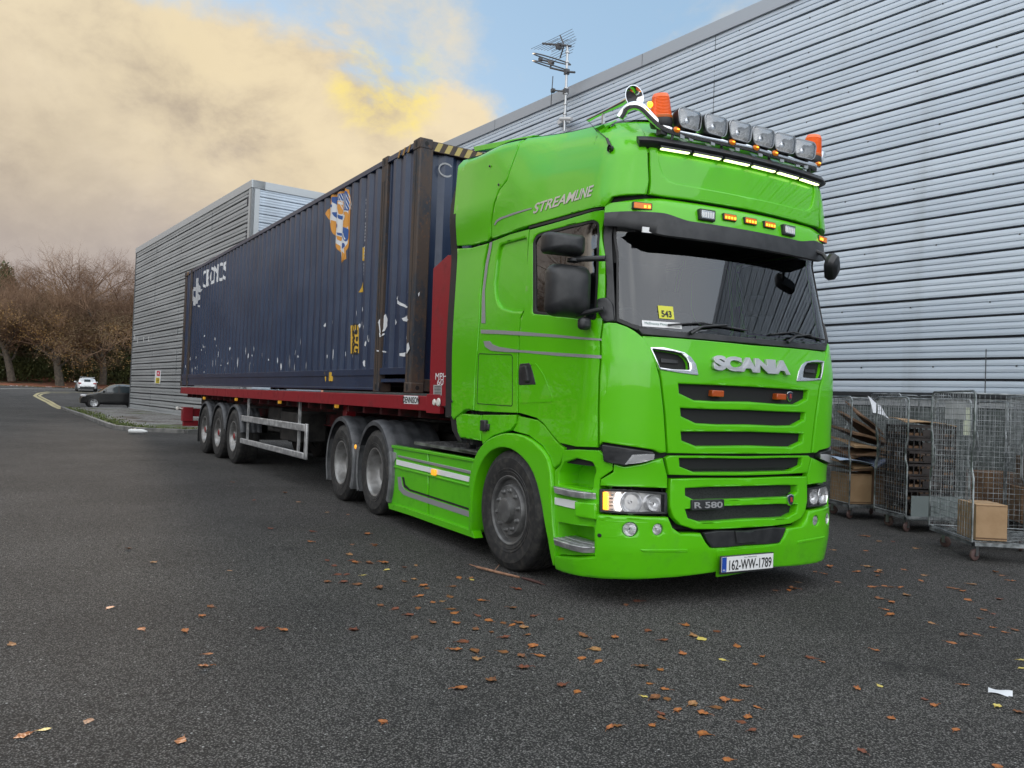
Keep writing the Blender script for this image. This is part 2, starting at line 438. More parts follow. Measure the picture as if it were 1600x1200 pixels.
def mesh_patch(pts,holes,off,thick,bev,grid,hthick,hbev,mapf):
    if area2(pts)<0: pts=pts[::-1]
    pts=clean(pts); hs=[]
    for h in holes:
        h=clean(h)
        if area2(h)<0: h=h[::-1]
        hs.append(h)
    vs=[];fs=[]
    def ringset(P_,sgn,bv,th):
        rings=[(0,-th),(0,-bv),(.3*bv,-.3*bv),(bv,0)] if bv>0 else [(0,-th),(0,0)]
        base=len(vs); n=len(P_)
        last=None
        for dd,hh in rings:
            q=offs(P_,sgn*dd) if dd else P_
            for p in q: vs.append((p[0],p[1],hh))
            last=q
        for r in range(len(rings)-1):
            for i in range(n):
                j=(i+1)%n; a=base+r*n
                fs.append((a+i,a+j,a+n+j,a+n+i) if sgn>0 else (a+j,a+i,a+n+i,a+n+j))
        return last
    inner=[ringset(pts,1,bev,thick)]
    for h in hs: inner.append(ringset(h,-1,hbev,hthick))
    tri=tessellate_polygon([[Vector((p[0],p[1],0)) for p in q] for q in inner])
    flat=[p for q in inner for p in q]
    bm=bmesh.new(); bv_=[bm.verts.new((p[0],p[1],0)) for p in flat]
    for t in tri:
        try: bm.faces.new([bv_[i] for i in t])
        except ValueError: pass
    xs=[p[0] for p in flat]; zs=[p[1] for p in flat]
    for ax,lo,hi in ((0,min(xs),max(xs)),(1,min(zs),max(zs))):
        k=math.floor(lo/grid)+1
        while k*grid<hi-1e-4:
            co=[0,0,0]; co[ax]=k*grid; no=[0,0,0]; no[ax]=1
            bmesh.ops.bisect_plane(bm,geom=bm.verts[:]+bm.edges[:]+bm.faces[:],plane_co=co,plane_no=no,dist=1e-5); k+=1
    bmesh.ops.recalc_face_normals(bm,faces=bm.faces)
    up=sum(f.normal.z for f in bm.faces)
    if up<0: bmesh.ops.reverse_faces(bm,faces=bm.faces)
    bm.verts.index_update(); o=len(vs)
    for v in bm.verts: vs.append(tuple(v.co))
    for f in bm.faces: fs.append(tuple(o+v.index for v in f.verts))
    bm.free()
    me=bpy.data.meshes.new('p'); me.from_pydata([tuple(mapf(v[0],v[1],off+v[2])) for v in vs],[],fs)
    bm=bmesh.new(); bm.from_mesh(me); bmesh.ops.remove_doubles(bm,verts=bm.verts,dist=2e-4)
    bmesh.ops.recalc_face_normals(bm,faces=bm.faces); bm.to_mesh(me); bm.free()
    return me
def flipy(me):
    m=me.copy()
    for v in m.vertices: v.co.y=-v.co.y
    m.flip_normals(); return m
HC={}
def tosz(pix,off=0):
    o=[]
    for q in pix:
        if q[0]=='T': o.append(topp(q[1],q[2])); continue
        if q[0]=='X': o.append(SX(q[1],q[2])); continue
        if q[0]=='S': o.append((q[1],q[2])); continue
        k=(q[0],q[1],off)
        if k not in HC: HC[k]=hit(q[0],q[1],off)
        o.append(HC[k])
    return o
def patch(name,mt,pix,parent,off=0,thick=.03,bev=.007,rr=0,holes=(),half=False,mirror=False,sz=False,grid=.055,hthick=.05,hbev=.008,hrr=0,hhalf=None,label=None,ang=38,chaik=0):
    pts=list(pix) if sz else tosz(pix)
    if half:
        pts[0]=(0,pts[0][1]); pts[-1]=(0,pts[-1][1]); pts=symm(pts)
    if area2(pts)<0: pts=pts[::-1]
    for _ in range(chaik):
        q=[]
        for a_,b_ in zip(pts,pts[1:]+pts[:1]): q+=[(a_[0]*.75+b_[0]*.25,a_[1]*.75+b_[1]*.25),(a_[0]*.25+b_[0]*.75,a_[1]*.25+b_[1]*.75)]
        pts=q
    pts=dens(rnd(pts,rr),grid)
    hs=[]
    for i,h in enumerate(holes):
        hp=list(h) if sz else tosz(h)
        if hhalf and hhalf[i]:
            hp[0]=(0,hp[0][1]); hp[-1]=(0,hp[-1][1]); hp=symm(hp)
        r=hrr[i] if isinstance(hrr,(list,tuple)) else hrr
        hs.append(dens(rnd(hp,r),grid))
        if hhalf and hhalf[i] is None: hs.append(dens(rnd([(-s,z) for s,z in hp],r),grid))
    me=mesh_patch(pts,hs,off,thick,bev,grid,hthick,hbev,P)
    me.name=name; me.materials.append(mt); edge_sharp(me,ang)
    o=bpy.data.objects.new(name,me); col.objects.link(o); o.parent=parent
    if label: o['label']=label
    if mirror:
        m2=flipy(me); o2=bpy.data.objects.new(name,m2); col.objects.link(o2); o2.parent=parent
        if label: o2['label']=label
        return o,o2
    return o
def mirror_obj(o,parent=None):
    m=flipy(o.data); c=bpy.data.objects.new(o.name.split('.')[0],m); col.objects.link(c); c.parent=parent or o.parent
    for md in o.modifiers:
        n=c.modifiers.new(md.name,md.type)
        if md.type=='BEVEL': n.width=md.width; n.segments=md.segments; n.limit_method='ANGLE'; n.angle_limit=md.angle_limit
    return c
def circ_sz(c,r,n=28,ax=1.0): return [(c[0]+r*math.cos(2*PI*i/n)*ax,c[1]+r*math.sin(2*PI*i/n)) for i in range(n)]

TR=empty('lorry_tractor',(-2.5,0,0),0,'bright green lorry tractor unit with its lights on','lorry')
def TP(o):   # truck parts are modelled in world coordinates
    o.parent=TR; o.location=(2.5,0,0); return o
_link_patch=patch
def cp(*a,**k):
    r=_link_patch(a[0],a[1],a[2],TR,*a[3:],**k)
    for o in (r if isinstance(r,tuple) else (r,)): o.location=(2.5,0,0)
    return r
def cpc(parent,*a,**k):
    r=_link_patch(a[0],a[1],a[2],parent,*a[3:],**k); return r

# ---- side polygons (visible side; mirrored to the other side)
TOPZ=3.58
def X2S(x,z):
    return side_a(x,z)
def xz_of(u,v,top=False):
    x=onY(u,v,-1.03 if top else -1.18).x; return x
def SX(x,z): return (X2S(x,z),z)
def topp(u,v):
    x=onY(u,v,-1.06).x; z=RISE(x)-.015; return SX(x,z)
hat_side=[(1010,304),(957,308),(945,324),(943,323),(885,337),(827,353),(770,373),(770,347),(775,317),(783,297),(795,282),(803,257),(812,233),('T',822,222),('T',850,208),('T',880,197),('T',905,190),('T',930,184),('S',1.45,3.56),('S',1.25,3.55),('S',1.08,3.50),(996,193),(1006,222),(1012,259),(1013,284)]
cp('roof_side_panel',GREEN,hat_side,mirror=True,off=.012,thick=.05,bev=.010)
EDG=[(-2.71,1.24),(-2.73,1.4),(-2.78,1.82),(-2.82,2.3),(-2.86,2.93),(-2.85,3.4),(-2.83,3.6),(-2.79,3.69)]
defl_up=[('X',-2.86,2.955),(737,383),(763,376),(767,370),(767,347),(772,317),(780,297),(792,282),(800,257),(809,233),('T',817,223),('T',790,227),('T',760,231),('X',-2.70,3.78),('X',-2.79,3.70),('X',-2.83,3.6),('X',-2.85,3.4)]
cp('air_deflector',GREEN,defl_up,mirror=True,off=.004,thick=.05,bev=.012)
defl_lo=[('X',-2.86,2.93),(737,387),(762,380),(756,410),(751,450),(749,500),(746,545),(742,590),(740,641),(725,641),('X',-2.66,1.225),('X',-2.71,1.26),('X',-2.73,1.4),('X',-2.78,1.82),('X',-2.82,2.3)]
cp('side_fairing',GREEN,defl_lo,mirror=True,off=.004,thick=.05,bev=.014)
defl_b=[(709,645),(750,648),(749,689),(717,684),(713,676)]
cp('lower_side_fairing',GREEN,defl_b,mirror=True,off=-.01,thick=.05,bev=.014)
# rubber edge behind the fairings
cp('rubber_edge',RUB,[('X',a-.012,z) for a,z in EDG]+[('X',a-.012-(.15 if z<3.5 else .08),z) for a,z in reversed(EDG)],mirror=True,off=-.005,thick=.06,bev=.012)
cp('rubber_edge',RUB,[(708,643),(713,676),(718,690),(712,690),(703,672),(699,643)],mirror=True,off=-.02,thick=.06,bev=.01)
emb=[(780,383),(823,371),(821,430),(818,486),(800,486),(783,481),(774,467),(772,443),(776,405)]
rear_side=[(767,378),(797,366),(826,358),(823,393),(820,440),(817,487),(812,497),(810,527),(808,580),(808,645),(775,644),(742,642),(743,590),(747,545),(751,500),(752,460),(758,415)]
cp('cab_side_panel',GREEN,rear_side,mirror=True,off=0,thick=.04,bev=.006,holes=[emb],hthick=.03,hbev=.022,hrr=.06)
cp('side_recess',GREEN,emb,mirror=True,off=-.026,thick=.02,bev=0,rr=.05)
locker=[(748,552),(801,554),(801,635),(745,631)]
def ring_strip(name,mt,pix,wd,off,mirror=True,rr=.03,th=.004):
    pts=rnd(tosz(pix),rr)
    if area2(pts)<0: pts=pts[::-1]
    inner=offs(pts,wd)
    return cp(name,mt,pts,sz=True,off=off,thick=th,bev=0,holes=[inner],hthick=th,hbev=0,mirror=mirror)
ring_strip('locker_seam',DARK,locker,.006,.0025)
ring_strip('door_emboss',MATS['green_paint'],[(812,567),(838,568),(850,585),(863,618),(863,628),(812,630)],.012,.006,rr=.02,th=.008)
# door with window opening
win=[(832,377),(838,367),(848,363),(890,352),(927,344),(936,348),(937,367),(934,440),(931,500),(880,495),(832,490),(832,430)]
door=[(828,359),(885,343),(943,328),(947,332),(946,400),(945,460),(941,504),(937,531),(935,590),(934,640),(934,699),(900,698),(874,692),(862,678),(850,662),(838,653),(811,645),(810,600),(811,560),(812,527),(814,498),(819,487),(822,440),(825,393)]
cp('door',GREEN,door,mirror=True,off=.003,thick=.05,bev=.007,holes=[win],hthick=.04,hbev=.010,hrr=.03,grid=.05)
cp('window_frame',RUB,win,mirror=True,off=-.004,thick=.02,bev=0,rr=.03,holes=[[(835,379),(840,370),(849,367),(890,356),(926,348),(933,351),(933,367),(930,440),(927,496),(880,491),(836,486),(836,430)]],hthick=.02,hbev=.004,hrr=.03)
cp('side_window',SIDEGLASS,[(834,378),(840,368),(849,365),(890,354),(926,346),(934,350),(935,367),(932,440),(929,498),(880,493),(834,488),(834,430)],mirror=True,off=-.014,thick=.004,bev=0,rr=.03)
dh=cp('door_handle',BLACKP,[(813,568),(829,567),(834,585),(838,601),(811,602),(811,580)],mirror=True,off=.008,thick=.02,bev=.006,rr=.02)
cp('handle_grip',BLACKP,[(816,573),(825,571),(829,590),(829,597),(822,597),(821,588),(816,585)],mirror=True,off=.03,thick=.03,bev=.008,rr=.015)
cp('gutter',RUB,[(827,354),(885,338),(943,324),(943,327),(885,342),(827,357)],mirror=True,off=.004,thick=.03,bev=0)
# silver decals
cp('decal_stripe',SILVERT,[(752,515),(780,516),(812,518),(880,524),(948,530),(948,533),(880,528),(812,524),(780,522),(752,521)],mirror=True,off=.006,thick=.003,bev=0)
cp('decal_stripe',SILVERT,[(756,533),(766,533),(770,538),(780,542),(812,547),(870,551),(935,555),(964,557),(965,561),(935,560),(870,556),(820,551),(790,550),(768,548),(759,542)],mirror=True,off=.006,thick=.003,bev=0)
cp('decal_stripe',SILVERT,[(766,379),(770,378),(763,415),(758,455),(759,505),(753,505),(754,460),(759,415)],mirror=True,off=.006,thick=.003,bev=0)
cp('decal_stripe',SILVERT,[(774,351),(778,344),(784,340),(810,331),(833,325),(833,327),(810,334),(787,342),(779,347),(776,352)],mirror=True,off=.016,thick=.003,bev=0)
# panels over the wheel
cp('arch_panel',GREEN,[(753,648),(806,648),(804,662),(797,671),(782,676),(768,681),(758,690),(753,694),(751,670)],mirror=True,off=-.004,thick=.04,bev=.008)
cp('arch_panel',GREEN,[(809,650),(838,656),(849,665),(861,681),(873,695),(880,699),(877,712),(873,724),(865,731),(862,727),(858,714),(846,696),(825,680),(800,673),(806,662)],mirror=True,off=-.008,thick=.04,bev=.008)
arch=[(737,838),(735,790),(736,745),(741,722),(751,700),(768,684),(794,675),(823,681),(845,697),(859,717),(864,744),(865,790),(867,828),(871,866),(868,889),(862,862),(856,828),(850,792),(841,750),(827,722),(805,702),(783,698),(764,708),(750,732),(742,766),(740,800),(740,838)]
cp('wheel_arch',GREEN,arch,mirror=True,off=.022,thick=.33,bev=.014,grid=.05,rr=.07,chaik=2)
# steps
step_h=[(866,735),(875,726),(879,703),(900,702),(935,704),(957,723),(957,735),(937,748),(936,765),(935,803),(930,805),(929,868),(866,868),(864,800)]
cp('step_housing',GREEN,step_h,mirror=True,off=-.006,thick=.12,bev=.008,holes=[[(872,738),(880,722),(900,716),(925,722),(931,735),(927,748),(925,766),(871,757)],[(871,816),(928,824),(928,864),(870,846)]],hthick=.20,hbev=.010,hrr=.02)
cp('step_recess',GREEN,[(856,672),(950,672),(940,880),(860,880)],mirror=True,off=-.19,thick=.01,bev=0)
for pix in ([(866,764),(880,761),(930,768),(931,782),(900,780),(867,775)],[(866,848),(885,844),(928,852),(928,869),(900,866),(868,858)]):
    pts=tosz(pix); s0=min(p[0] for p in pts); s1=max(p[0] for p in pts); zt=max(p[1] for p in pts)-.012; zb=zt-.045
    b=MB(); N=14
    top=[];
    for i in range(N+1):
        s=s0+(s1-s0)*i/N; k=math.sin(PI*min(1,max(0,(s-s0)/(s1-s0)))); k=min(1,k*2.2)
        top.append((s,.005+.045*k))
    for i in range(N):
        (a,oa),(c,ob)=top[i],top[i+1]
        vs=[P(a,zt,oa),P(c,zt,ob),P(c,zt,-.17),P(a,zt,-.17),P(a,zb,oa-.012),P(c,zb,ob-.012),P(c,zb,-.17),P(a,zb,-.17)]
        b.add(vs,[(0,1,2,3),(7,6,5,4),(0,4,5,1),(3,2,6,7)])
    o=b.build('step_plate',ALU,bevel=.004); TP(o); TP(mirror_obj(o))
    # grip teeth
    t=MB()
    for i in range(1,26):
        for j in range(5):
            s=s0+(s1-s0)*(i+.5*(j%2))/27; t.box(P(s,zt+.002,.022-.033*j),(.012,.007,.006),rz=.7*(j%2))
    o=t.build('step_grip',STEEL,smooth=False); TP(o); TP(mirror_obj(o))
cp('step_block',GREEN,[(903,783),(934,786),(934,812),(903,806)],mirror=True,off=.04,thick=.06,bev=.012,rr=.01)
cp('reflector_strip',WHITE,[(867,777),(902,783),(902,796),(867,788)],mirror=True,off=.004,thick=.01,bev=.003)
# corner deflector
cdp=[(943,506),(951,504),(963,505),(980,511),(992,518),(1004,528),(1014,543),(1023,565),(1030,592),(1036,645),(1040,707),(1030,708),(1020,703),(980,697),(942,691),(937,696),(937,640),(938,590),(940,531)]
cp('corner_deflector',GREEN,cdp,mirror=True,off=.016,thick=.05,bev=.014)
cp('lower_deflector_blade',BLACKP,[(941,694),(980,700),(1020,706),(1021,716),(1005,722),(974,727),(944,721)],mirror=True,off=.022,thick=.06,bev=.008,rr=.015)
cp('side_lamp',LENS,[(987,710),(1003,709),(1020,709),(1019,717),(1000,722),(976,725)],mirror=True,off=.03,thick=.02,bev=.004)
cp('lamp_reflector',LREF,[(987,710),(1003,709),(1020,709),(1019,717),(1000,722),(976,725)],mirror=True,off=.024,thick=.01,bev=0)
# hood
intake=[(1014,543),(1035,543),(1053,547),(1068,551),(1078,558),(1086,569),(1090,587),(1060,583),(1029,578),(1021,558)]
intake_in=[(1018,546),(1050,550),(1063,553),(1071,560),(1075,568),(1076,578),(1050,577),(1030,574)]
sl1=[(1158,604),(1110,602),(1060,600),(1061,614),(1084,625),(1120,627),(1158,627)]
sl2=[(1158,641),(1110,640),(1063,638),(1064,650),(1087,661),(1120,663),(1158,663)]
sl3=[(1158,675),(1110,675),(1064,675),(1065,688),(1088,697),(1120,697),(1158,696)]
hood=[(1158,538),(1100,532),(1050,528),(1008,526),(1004,531),(1017,548),(1026,568),(1033,594),(1039,645),(1043,708),(1090,709),(1158,709)]
hood[3]=(1003,525)
cp('bonnet',GREEN,hood,half=True,off=.010,thick=.05,bev=.010,holes=[sl1,sl2,sl3,intake_in],hhalf=[True,True,True,None],hthick=.075,hbev=.018)
def slotbars(sl,n=2):
    cp('grille_mesh',MATS['grille_mesh'],sl,half=True,off=-.055,thick=.01,bev=0)
def grb(g,p):
    v=WP(g); b=g.n('ShaderNodeTexVoronoi',feature='F1'); b.inputs['Scale'].default_value=75
    g.l(g.vscale(v,(0.2,1,1.4)),b.inputs[0]); k=g.sstep(b.outputs[0],.25,.5)
    g.l(g.mix(k,(.002,.002,.002),(.020,.021,.022)),p.inputs['Base Color'])
mat('grille_mesh',rough=.5,build=grb)
for s_ in (sl1,sl2,sl3): slotbars(s_)
cp('intake_surround',CHROME,intake,mirror=True,off=.016,thick=.03,bev=.005,holes=[intake_in],hthick=.03,hbev=.006,rr=.012,hrr=.01)
cp('intake_grille',MATS['grille_mesh'],intake_in,mirror=True,off=-.04,thick=.01,bev=0)
cp('intake_bar',BLACKP,[(1035,559),(1062,562),(1062,568),(1035,566)],mirror=True,off=-.02,thick=.02,bev=.004)
sl4=[(1158,717),(1110,716),(1061,716),(1062,729),(1085,738),(1120,738),(1158,738)]
cp('upper_grille_panel',GREEN,[(1158,713),(1100,712),(1046,712),(1040,716),(1045,742),(1100,743),(1158,743)],half=True,off=.004,thick=.05,bev=.006,holes=[sl4],hhalf=[True],hthick=.06,hbev=.010)
slotbars(sl4)
sl5=[(1157,760),(1110,761),(1070,763),(1070,774),(1084,781),(1120,780),(1157,779)]
sl6=[(1157,790),(1110,792),(1070,796),(1074,809),(1093,815),(1120,814),(1157,811)]
cp('lower_grille_panel',GREEN,[(1157,747),(1100,747),(1047,748),(1046,765),(1046,792),(1051,808),(1062,820),(1084,827),(1120,827),(1157,825)],half=True,off=.012,thick=.06,bev=.012,holes=[sl5,sl6],hhalf=[True,True],hthick=.08,hbev=.014)
slotbars(sl5); slotbars(sl6)
cp('radiator',MATS['chassis_dark'],[(1157,700),(1050,700),(1050,830),(1157,830)],half=True,off=-.12,thick=.02,bev=0)
# head lamp surround + lamps
cp('lamp_surround',GREEN,[(959,725),(975,730),(1005,725),(1025,719),(1036,716),(1043,745),(1043,763),(990,761),(937,759),(939,749),(958,738)],mirror=True,off=.002,thick=.05,bev=.010)
hl=[(937,764),(990,766),(1042,770),(1043,803),(990,803),(937,800)]
cp('headlight_housing',LREF,hl,mirror=True,off=-.045,thick=.02,bev=0)
hlo=cp('headlight_lens',LENS,hl,mirror=True,off=.0,thick=.012,bev=.006,rr=.01)
cp('headlight_rim',BLACKP,hl,mirror=True,off=.002,thick=.07,bev=.003,holes=[offs(tosz(hl),-.012) if False else [(941,767),(990,769),(1038,773),(1038,800),(990,800),(941,797)]],hthick=.07,hbev=.003)
# inner lamps
def disc_on(name,mt,u,v,r,off,depth=.05,mir=True,inner=True,mt2=None,tilt=None):
    s,z=tosz([(u,v)])[0]; c=P(s,z,off); e=.01
    n=(P(s,z,off+.02)-c).normalized(); 
    n=(n+Vector((.8,0,0))).normalized()
    rot=Vector((0,1,0)).rotation_difference(n).to_matrix()
    b=MB(); prof=[(r*.12,-depth*.55),(r*.12,-depth*.25),(r*.2,-depth*.95),(r*.55,-depth*.8),(r*.9,-depth*.3),(r,0),(r*1.06,-.004),(r*1.06,-depth)]
    b.lathe(prof,c,'Y',28,rot=rot); o=b.build(name,mt); TP(o)
    if mir: TP(mirror_obj(o))
    return s,z
disc_on('lamp_reflector',LREF,987,785,.082,-.012,.05)
disc_on('lamp_reflector',LREF,1023,787,.054,-.010,.04)
cp('indicator_strip',AMBERL,[(941,769),(948,770),(948,797),(941,796)],mirror=True,off=-.015,thick=.02,bev=.003)
LEDW=mat('daylight_led',(.8,.8,.8),.2,emit=(1,.97,.92),es=3.0)
cp('running_light',LEDW,[(962,771),(969,771),(968,785),(969,799),(961,798),(959,785)],mirror=True,off=-.02,thick=.02,bev=.003)
b=MB()
for k in range(5):
    pts=tosz([(951,773+5.5*k),(958,773.5+5.5*k)]); b.tube([P(*pts[0],-.02),P(*pts[1],-.02)],.006,6)
o=b.build('lamp_fins',CHROME); TP(o); TP(mirror_obj(o))
# bumper
fogs=[(984,827),(1026,827)]
fh=[circ_sz(tosz([f])[0],.052 if i==0 else .042) for i,f in enumerate(fogs)]
bump_px=[(1157,852),(1130,854),(1108,855),(1101,846),(1094,833),(1062,833),(1050,824),(1043,808),(985,806),(932,803),(929,830),(929,869),(900,870),(869,868),(868,880),(870,889),(882,894),(920,901),(964,904),(1010,904),(1058,901),(1119,893),(1157,889)]
pts=tosz(bump_px); pts[0]=(0,pts[0][1]); pts[-1]=(0,pts[-1][1])
fh2=fh+[[(-s,z) for s,z in h] for h in fh]
cp('bumper',GREEN,symm(pts),sz=True,off=.02,thick=.10,bev=.022,holes=fh2,hthick=.05,hbev=.006)
insert=[(1157,829),(1120,829),(1097,832),(1103,846),(1110,855),(1135,854),(1157,851)]
cp('bumper_insert',BLACKP,insert,half=True,off=.022,thick=.03,bev=.008)
cp('bumper_step',BLACKP,[(1144,829),(1172,829),(1176,846),(1146,848)],off=.04,thick=.03,bev=.008)
for (u,v),r in zip(fogs,(.048,.038)): 
    disc_on('fog_lamp',LREF,u,v,r,.006,.05)
    s,z=tosz([(u,v)])[0]
    cp('lamp_glass',LENS,circ_sz((s,z),r*1.04),sz=True,mirror=True,off=.010,thick=.004,bev=.002)
cp('tow_eye_cap',DARK,circ_sz(tosz([(938,836)])[0],.014,16),sz=True,mirror=True,off=.022,thick=.01,bev=.002)
# bumper character line
for u0,v0,u1,v1 in ((998,857,1072,857),):
    cp('bumper_crease',GREEN,[(u0,v0),(u1,v1),(u1,v1+4),(u0+4,v0+4)],mirror=True,off=.026,thick=.012,bev=.005)
cp('plate_recess',GREEN,[(1116,859),(1199,852),(1201,886),(1116,899)],off=.024,thick=.012,bev=.006,rr=.01)
# number plate
pc=P(0.0,.29,.032)
b=MB(); b.box((pc.x+.03,-.03,.285),(.012,.54,.135)); o=b.build('number_plate_frame',BLACKP,bevel=.004); TP(o)
b=MB(); b.box((pc.x+.039,-.03,.29),(.006,.52,.11)); npl=b.build('number_plate',WHITE); TP(npl)
b=MB(); b.box((pc.x+.0425,-.268,.29),(.002,.044,.108)); o=b.build('country_band',mat('eu_blue',(.01,.06,.35),.5)); TP(o)
FX=lambda x,y,z: Matrix.Translation((x,y,z))@Matrix(((0,0,1,0),(1,0,0,0),(0,1,0,0),(0,0,0,1)))
TP(text_obj('plate_text','162-WW-1789',.1,FX(pc.x+.0445,-.005,.283),INK,None,width=.43,height=.075,bold=.001))
TP(text_obj('plate_text','CILL MHANTÁIN',.02,FX(pc.x+.0445,-.01,.335),INK,None,width=.13,height=.010))
TP(text_obj('plate_text','IRL',.02,FX(pc.x+.0445,-.268,.25),WHITE,None,width=.026,height=.014))
# windscreen
ws=[(1158,362),(1100,352),(1030,343),(963,340),(963,400),(963,502),(975,507),(998,517),(1050,524),(1100,529),(1158,535)]
ws_in=[(1158,366),(1100,356),(1030,346),(967,345),(967,400),(967,497),(985,505),(1005,511),(1050,517),(1100,521),(1158,527)]
cp('windscreen',GLASS,ws_in,half=True,off=-.008,thick=.004,bev=0,grid=.04)
cp('windscreen_seal',RUB,ws,half=True,off=.002,thick=.03,bev=.004,holes=[ws_in],hhalf=[True],hthick=.02,hbev=.003)
cp('windscreen_pillar',BLACKP,[(948,345),(962,345),(962,502),(950,503),(946,500),(948,440)],mirror=True,off=.0,thick=.04,bev=.006)
cp('mirror_foot',BLACKP,[(934,467),(949,465),(958,475),(961,503),(945,504),(934,487)],mirror=True,off=.02,thick=.04,bev=.012,rr=.02)
cp('scuttle',BLACKP,[(1158,527),(1100,521),(1050,518),(1012,514),(996,514),(1003,523),(1050,527),(1100,531),(1158,536)],half=True,off=.012,thick=.05,bev=.006)
# hat front
hatf=[(1150,232),(1080,222),(1005,207),(1009,222),(1015,259),(1016,284),(1014,304),(1040,308),(1080,313),(1142,323),(1160,326)]
HI=[(1150,246),(1090,238),(1026,228),(1029,250),(1036,273),(1044,282),(1056,287),(1080,291),(1150,304)]
cp('roof_front_panel',GREEN,hatf,half=True,off=.012,thick=.05,bev=.010,holes=[HI],hhalf=[True],hthick=.02,hbev=.016,hrr=.02)
cp('roof_front_recess',GREEN,HI,half=True,off=-.004,thick=.02,bev=0)
hatt=[(1150,228),(1080,218),(1004,203),(999,195),(992,183),(1000,176),(1060,190),(1150,210)]
# ---------------------------------------------------------------- cab shell, roof, visor, lamps
def pip(p,poly):
    x,y=p; c=False
    for (a,b),(d,e) in zip(poly,poly[1:]+poly[:1]):
        if (b>y)!=(e>y) and x<(d-a)*(y-b)/(e-b)+a: c=not c
    return c
wsz=tosz(ws_in); wsz[0]=(0,wsz[0][1]); wsz[-1]=(0,wsz[-1][1]); wsz=symm(wsz)
wnz=tosz(win)
if area2(wnz)<0: wnz=wnz[::-1]
b=MB(); SS=[-3.55+.05*i for i in range(143)]; ZZ=[.98+.05*i for i in range(50)]
idx={}
def keep(s0,s1,z0,z1):
    for s in (s0,s1):
        for z in (z0,z1):
            if pip((s,z),wsz) or pip((abs(s),z),wnz): return False
            if z<1.32 and abs(s)>1.75: return False
    return True
vs=[];fs=[]
for i in range(len(SS)-1):
    for j in range(len(ZZ)-1):
        if keep(SS[i],SS[i+1],ZZ[j],ZZ[j+1]):
            q=[]
            for s,z in ((SS[i],ZZ[j]),(SS[i+1],ZZ[j]),(SS[i+1],ZZ[j+1]),(SS[i],ZZ[j+1])):
                k=(round(s,3),round(z,3))
                if k not in idx: idx[k]=len(vs); vs.append(P(s,z,-.034))
                q.append(idx[k])
            fs.append(tuple(q))
b.add(vs,fs); TP(b.build('cab_shell',DARK))
CABIN=mat('cab_trim',(.05,.05,.055),.8)
b=MB()
b.bb((-2.45,-1.14,1.0),(-2.40,1.14,3.7)); b.bb((-2.4,-1.15,1.05),(-.45,1.15,1.12)); b.bb((-2.4,-1.05,2.95),(-.5,1.05,2.98))
b.bb((-2.39,-1.1,1.12),(-1.75,1.1,1.9))
TP(b.build('cab_interior',CABIN))
# dashboard, seats, wheel
def dash(u,v):
    y=-1.0+2.0*u; z=1.15+.85*v; x=-.30-.16*y*y-.35*max(0,v-.75)*2-.30*(1-v)*.2; return (x if v<1 else x-.25,y,z)
b=MB(); b.grid(lambda u,v:(-.36-.13*(2*u-1)**2,-1.0+2*u,1.15+.78*v),20,4); b.grid(lambda u,v:(-.36-.13*(2*u-1)**2-.45*v,-1.0+2*u,1.93+.05*math.sin(PI*v)),20,6)
b.bb((-.95,-.95,1.7),(-.78,-.25,1.98)); TP(b.build('dashboard',CABIN))
for y in (-.55,.6):
    b=MB(); b.bb((-1.55,y-.25,1.4),(-1.05,y+.25,1.58)); b.box((-1.62,y,1.95),(.14,.48,.8),rot=Matrix.Rotation(-.15,3,'Y')); b.box((-1.69,y,2.45),(.1,.26,.22)); b.bb((-1.4,y-.1,1.1),(-1.2,y+.1,1.4))
    TP(b.build('seat',mat('seat_fabric',(.035,.037,.045),.9),bevel=.05,seg=3))
b=MB(); rm=Matrix.Rotation(.5,3,'Y')
b.tube([Vector((-.93,-.55,2.02))+rm@Vector((.0,.22*math.cos(a),.22*math.sin(a))) for a in [2*PI*i/28 for i in range(28)]],.016,8,closed=True)
b.box((-.92,-.55,2.02),(.05,.14,.12),rot=rm); b.tube([(-.93,-.77,2.02),(-.93,-.33,2.02)],.015,6)
TP(b.build('steering_wheel',BLACKP))
# roof cap
def cap(u,v):
    w0_=WW(3.6)-.005; y=w0_*(2*v-1); ya=abs(y); L=LL(3.6); fl=WW(3.6)-L
    xf=XC(3.6)-BB(3.6)*y*y-(L*(1-math.sqrt(max(0,1-((ya-fl)/L)**2))) if ya>fl else 0)
    x=-2.82+(xf+2.82)*u; e=(y/w0_)**2; zr=RISE(x)
    return (x,y*(WW(zzf(x,zr-.01))+.004)/WW(3.6),zr+.0+.045*(1-e*e))
b=MB(); b.grid(cap,30,25); TP(b.build('roof',GREEN))
def shoulder(u,v,sg):
    s=.80+3.06*u; x=P(s,3.45).x; z=3.28+(RISE(x)-.004-3.28)*v; q=P(s,z,-.004); return (q.x,q.y*sg,q.z)
b=MB()
for sg in (1,-1):
    b=MB(); b.grid(lambda u,v,sg=sg:shoulder(u,v,sg),60,9); TP(b.build('roof_shoulder',GREEN))
# band of roof between the front panel and the cap
cp('roof_brow',GREEN,[(0,3.34),(.5,3.34),(.88,3.36),(.98,3.40),(1.0,3.50),(.95,3.60),(.5,3.60),(0,3.60)],sz=True,half=True,off=.004,thick=.03,bev=.005)
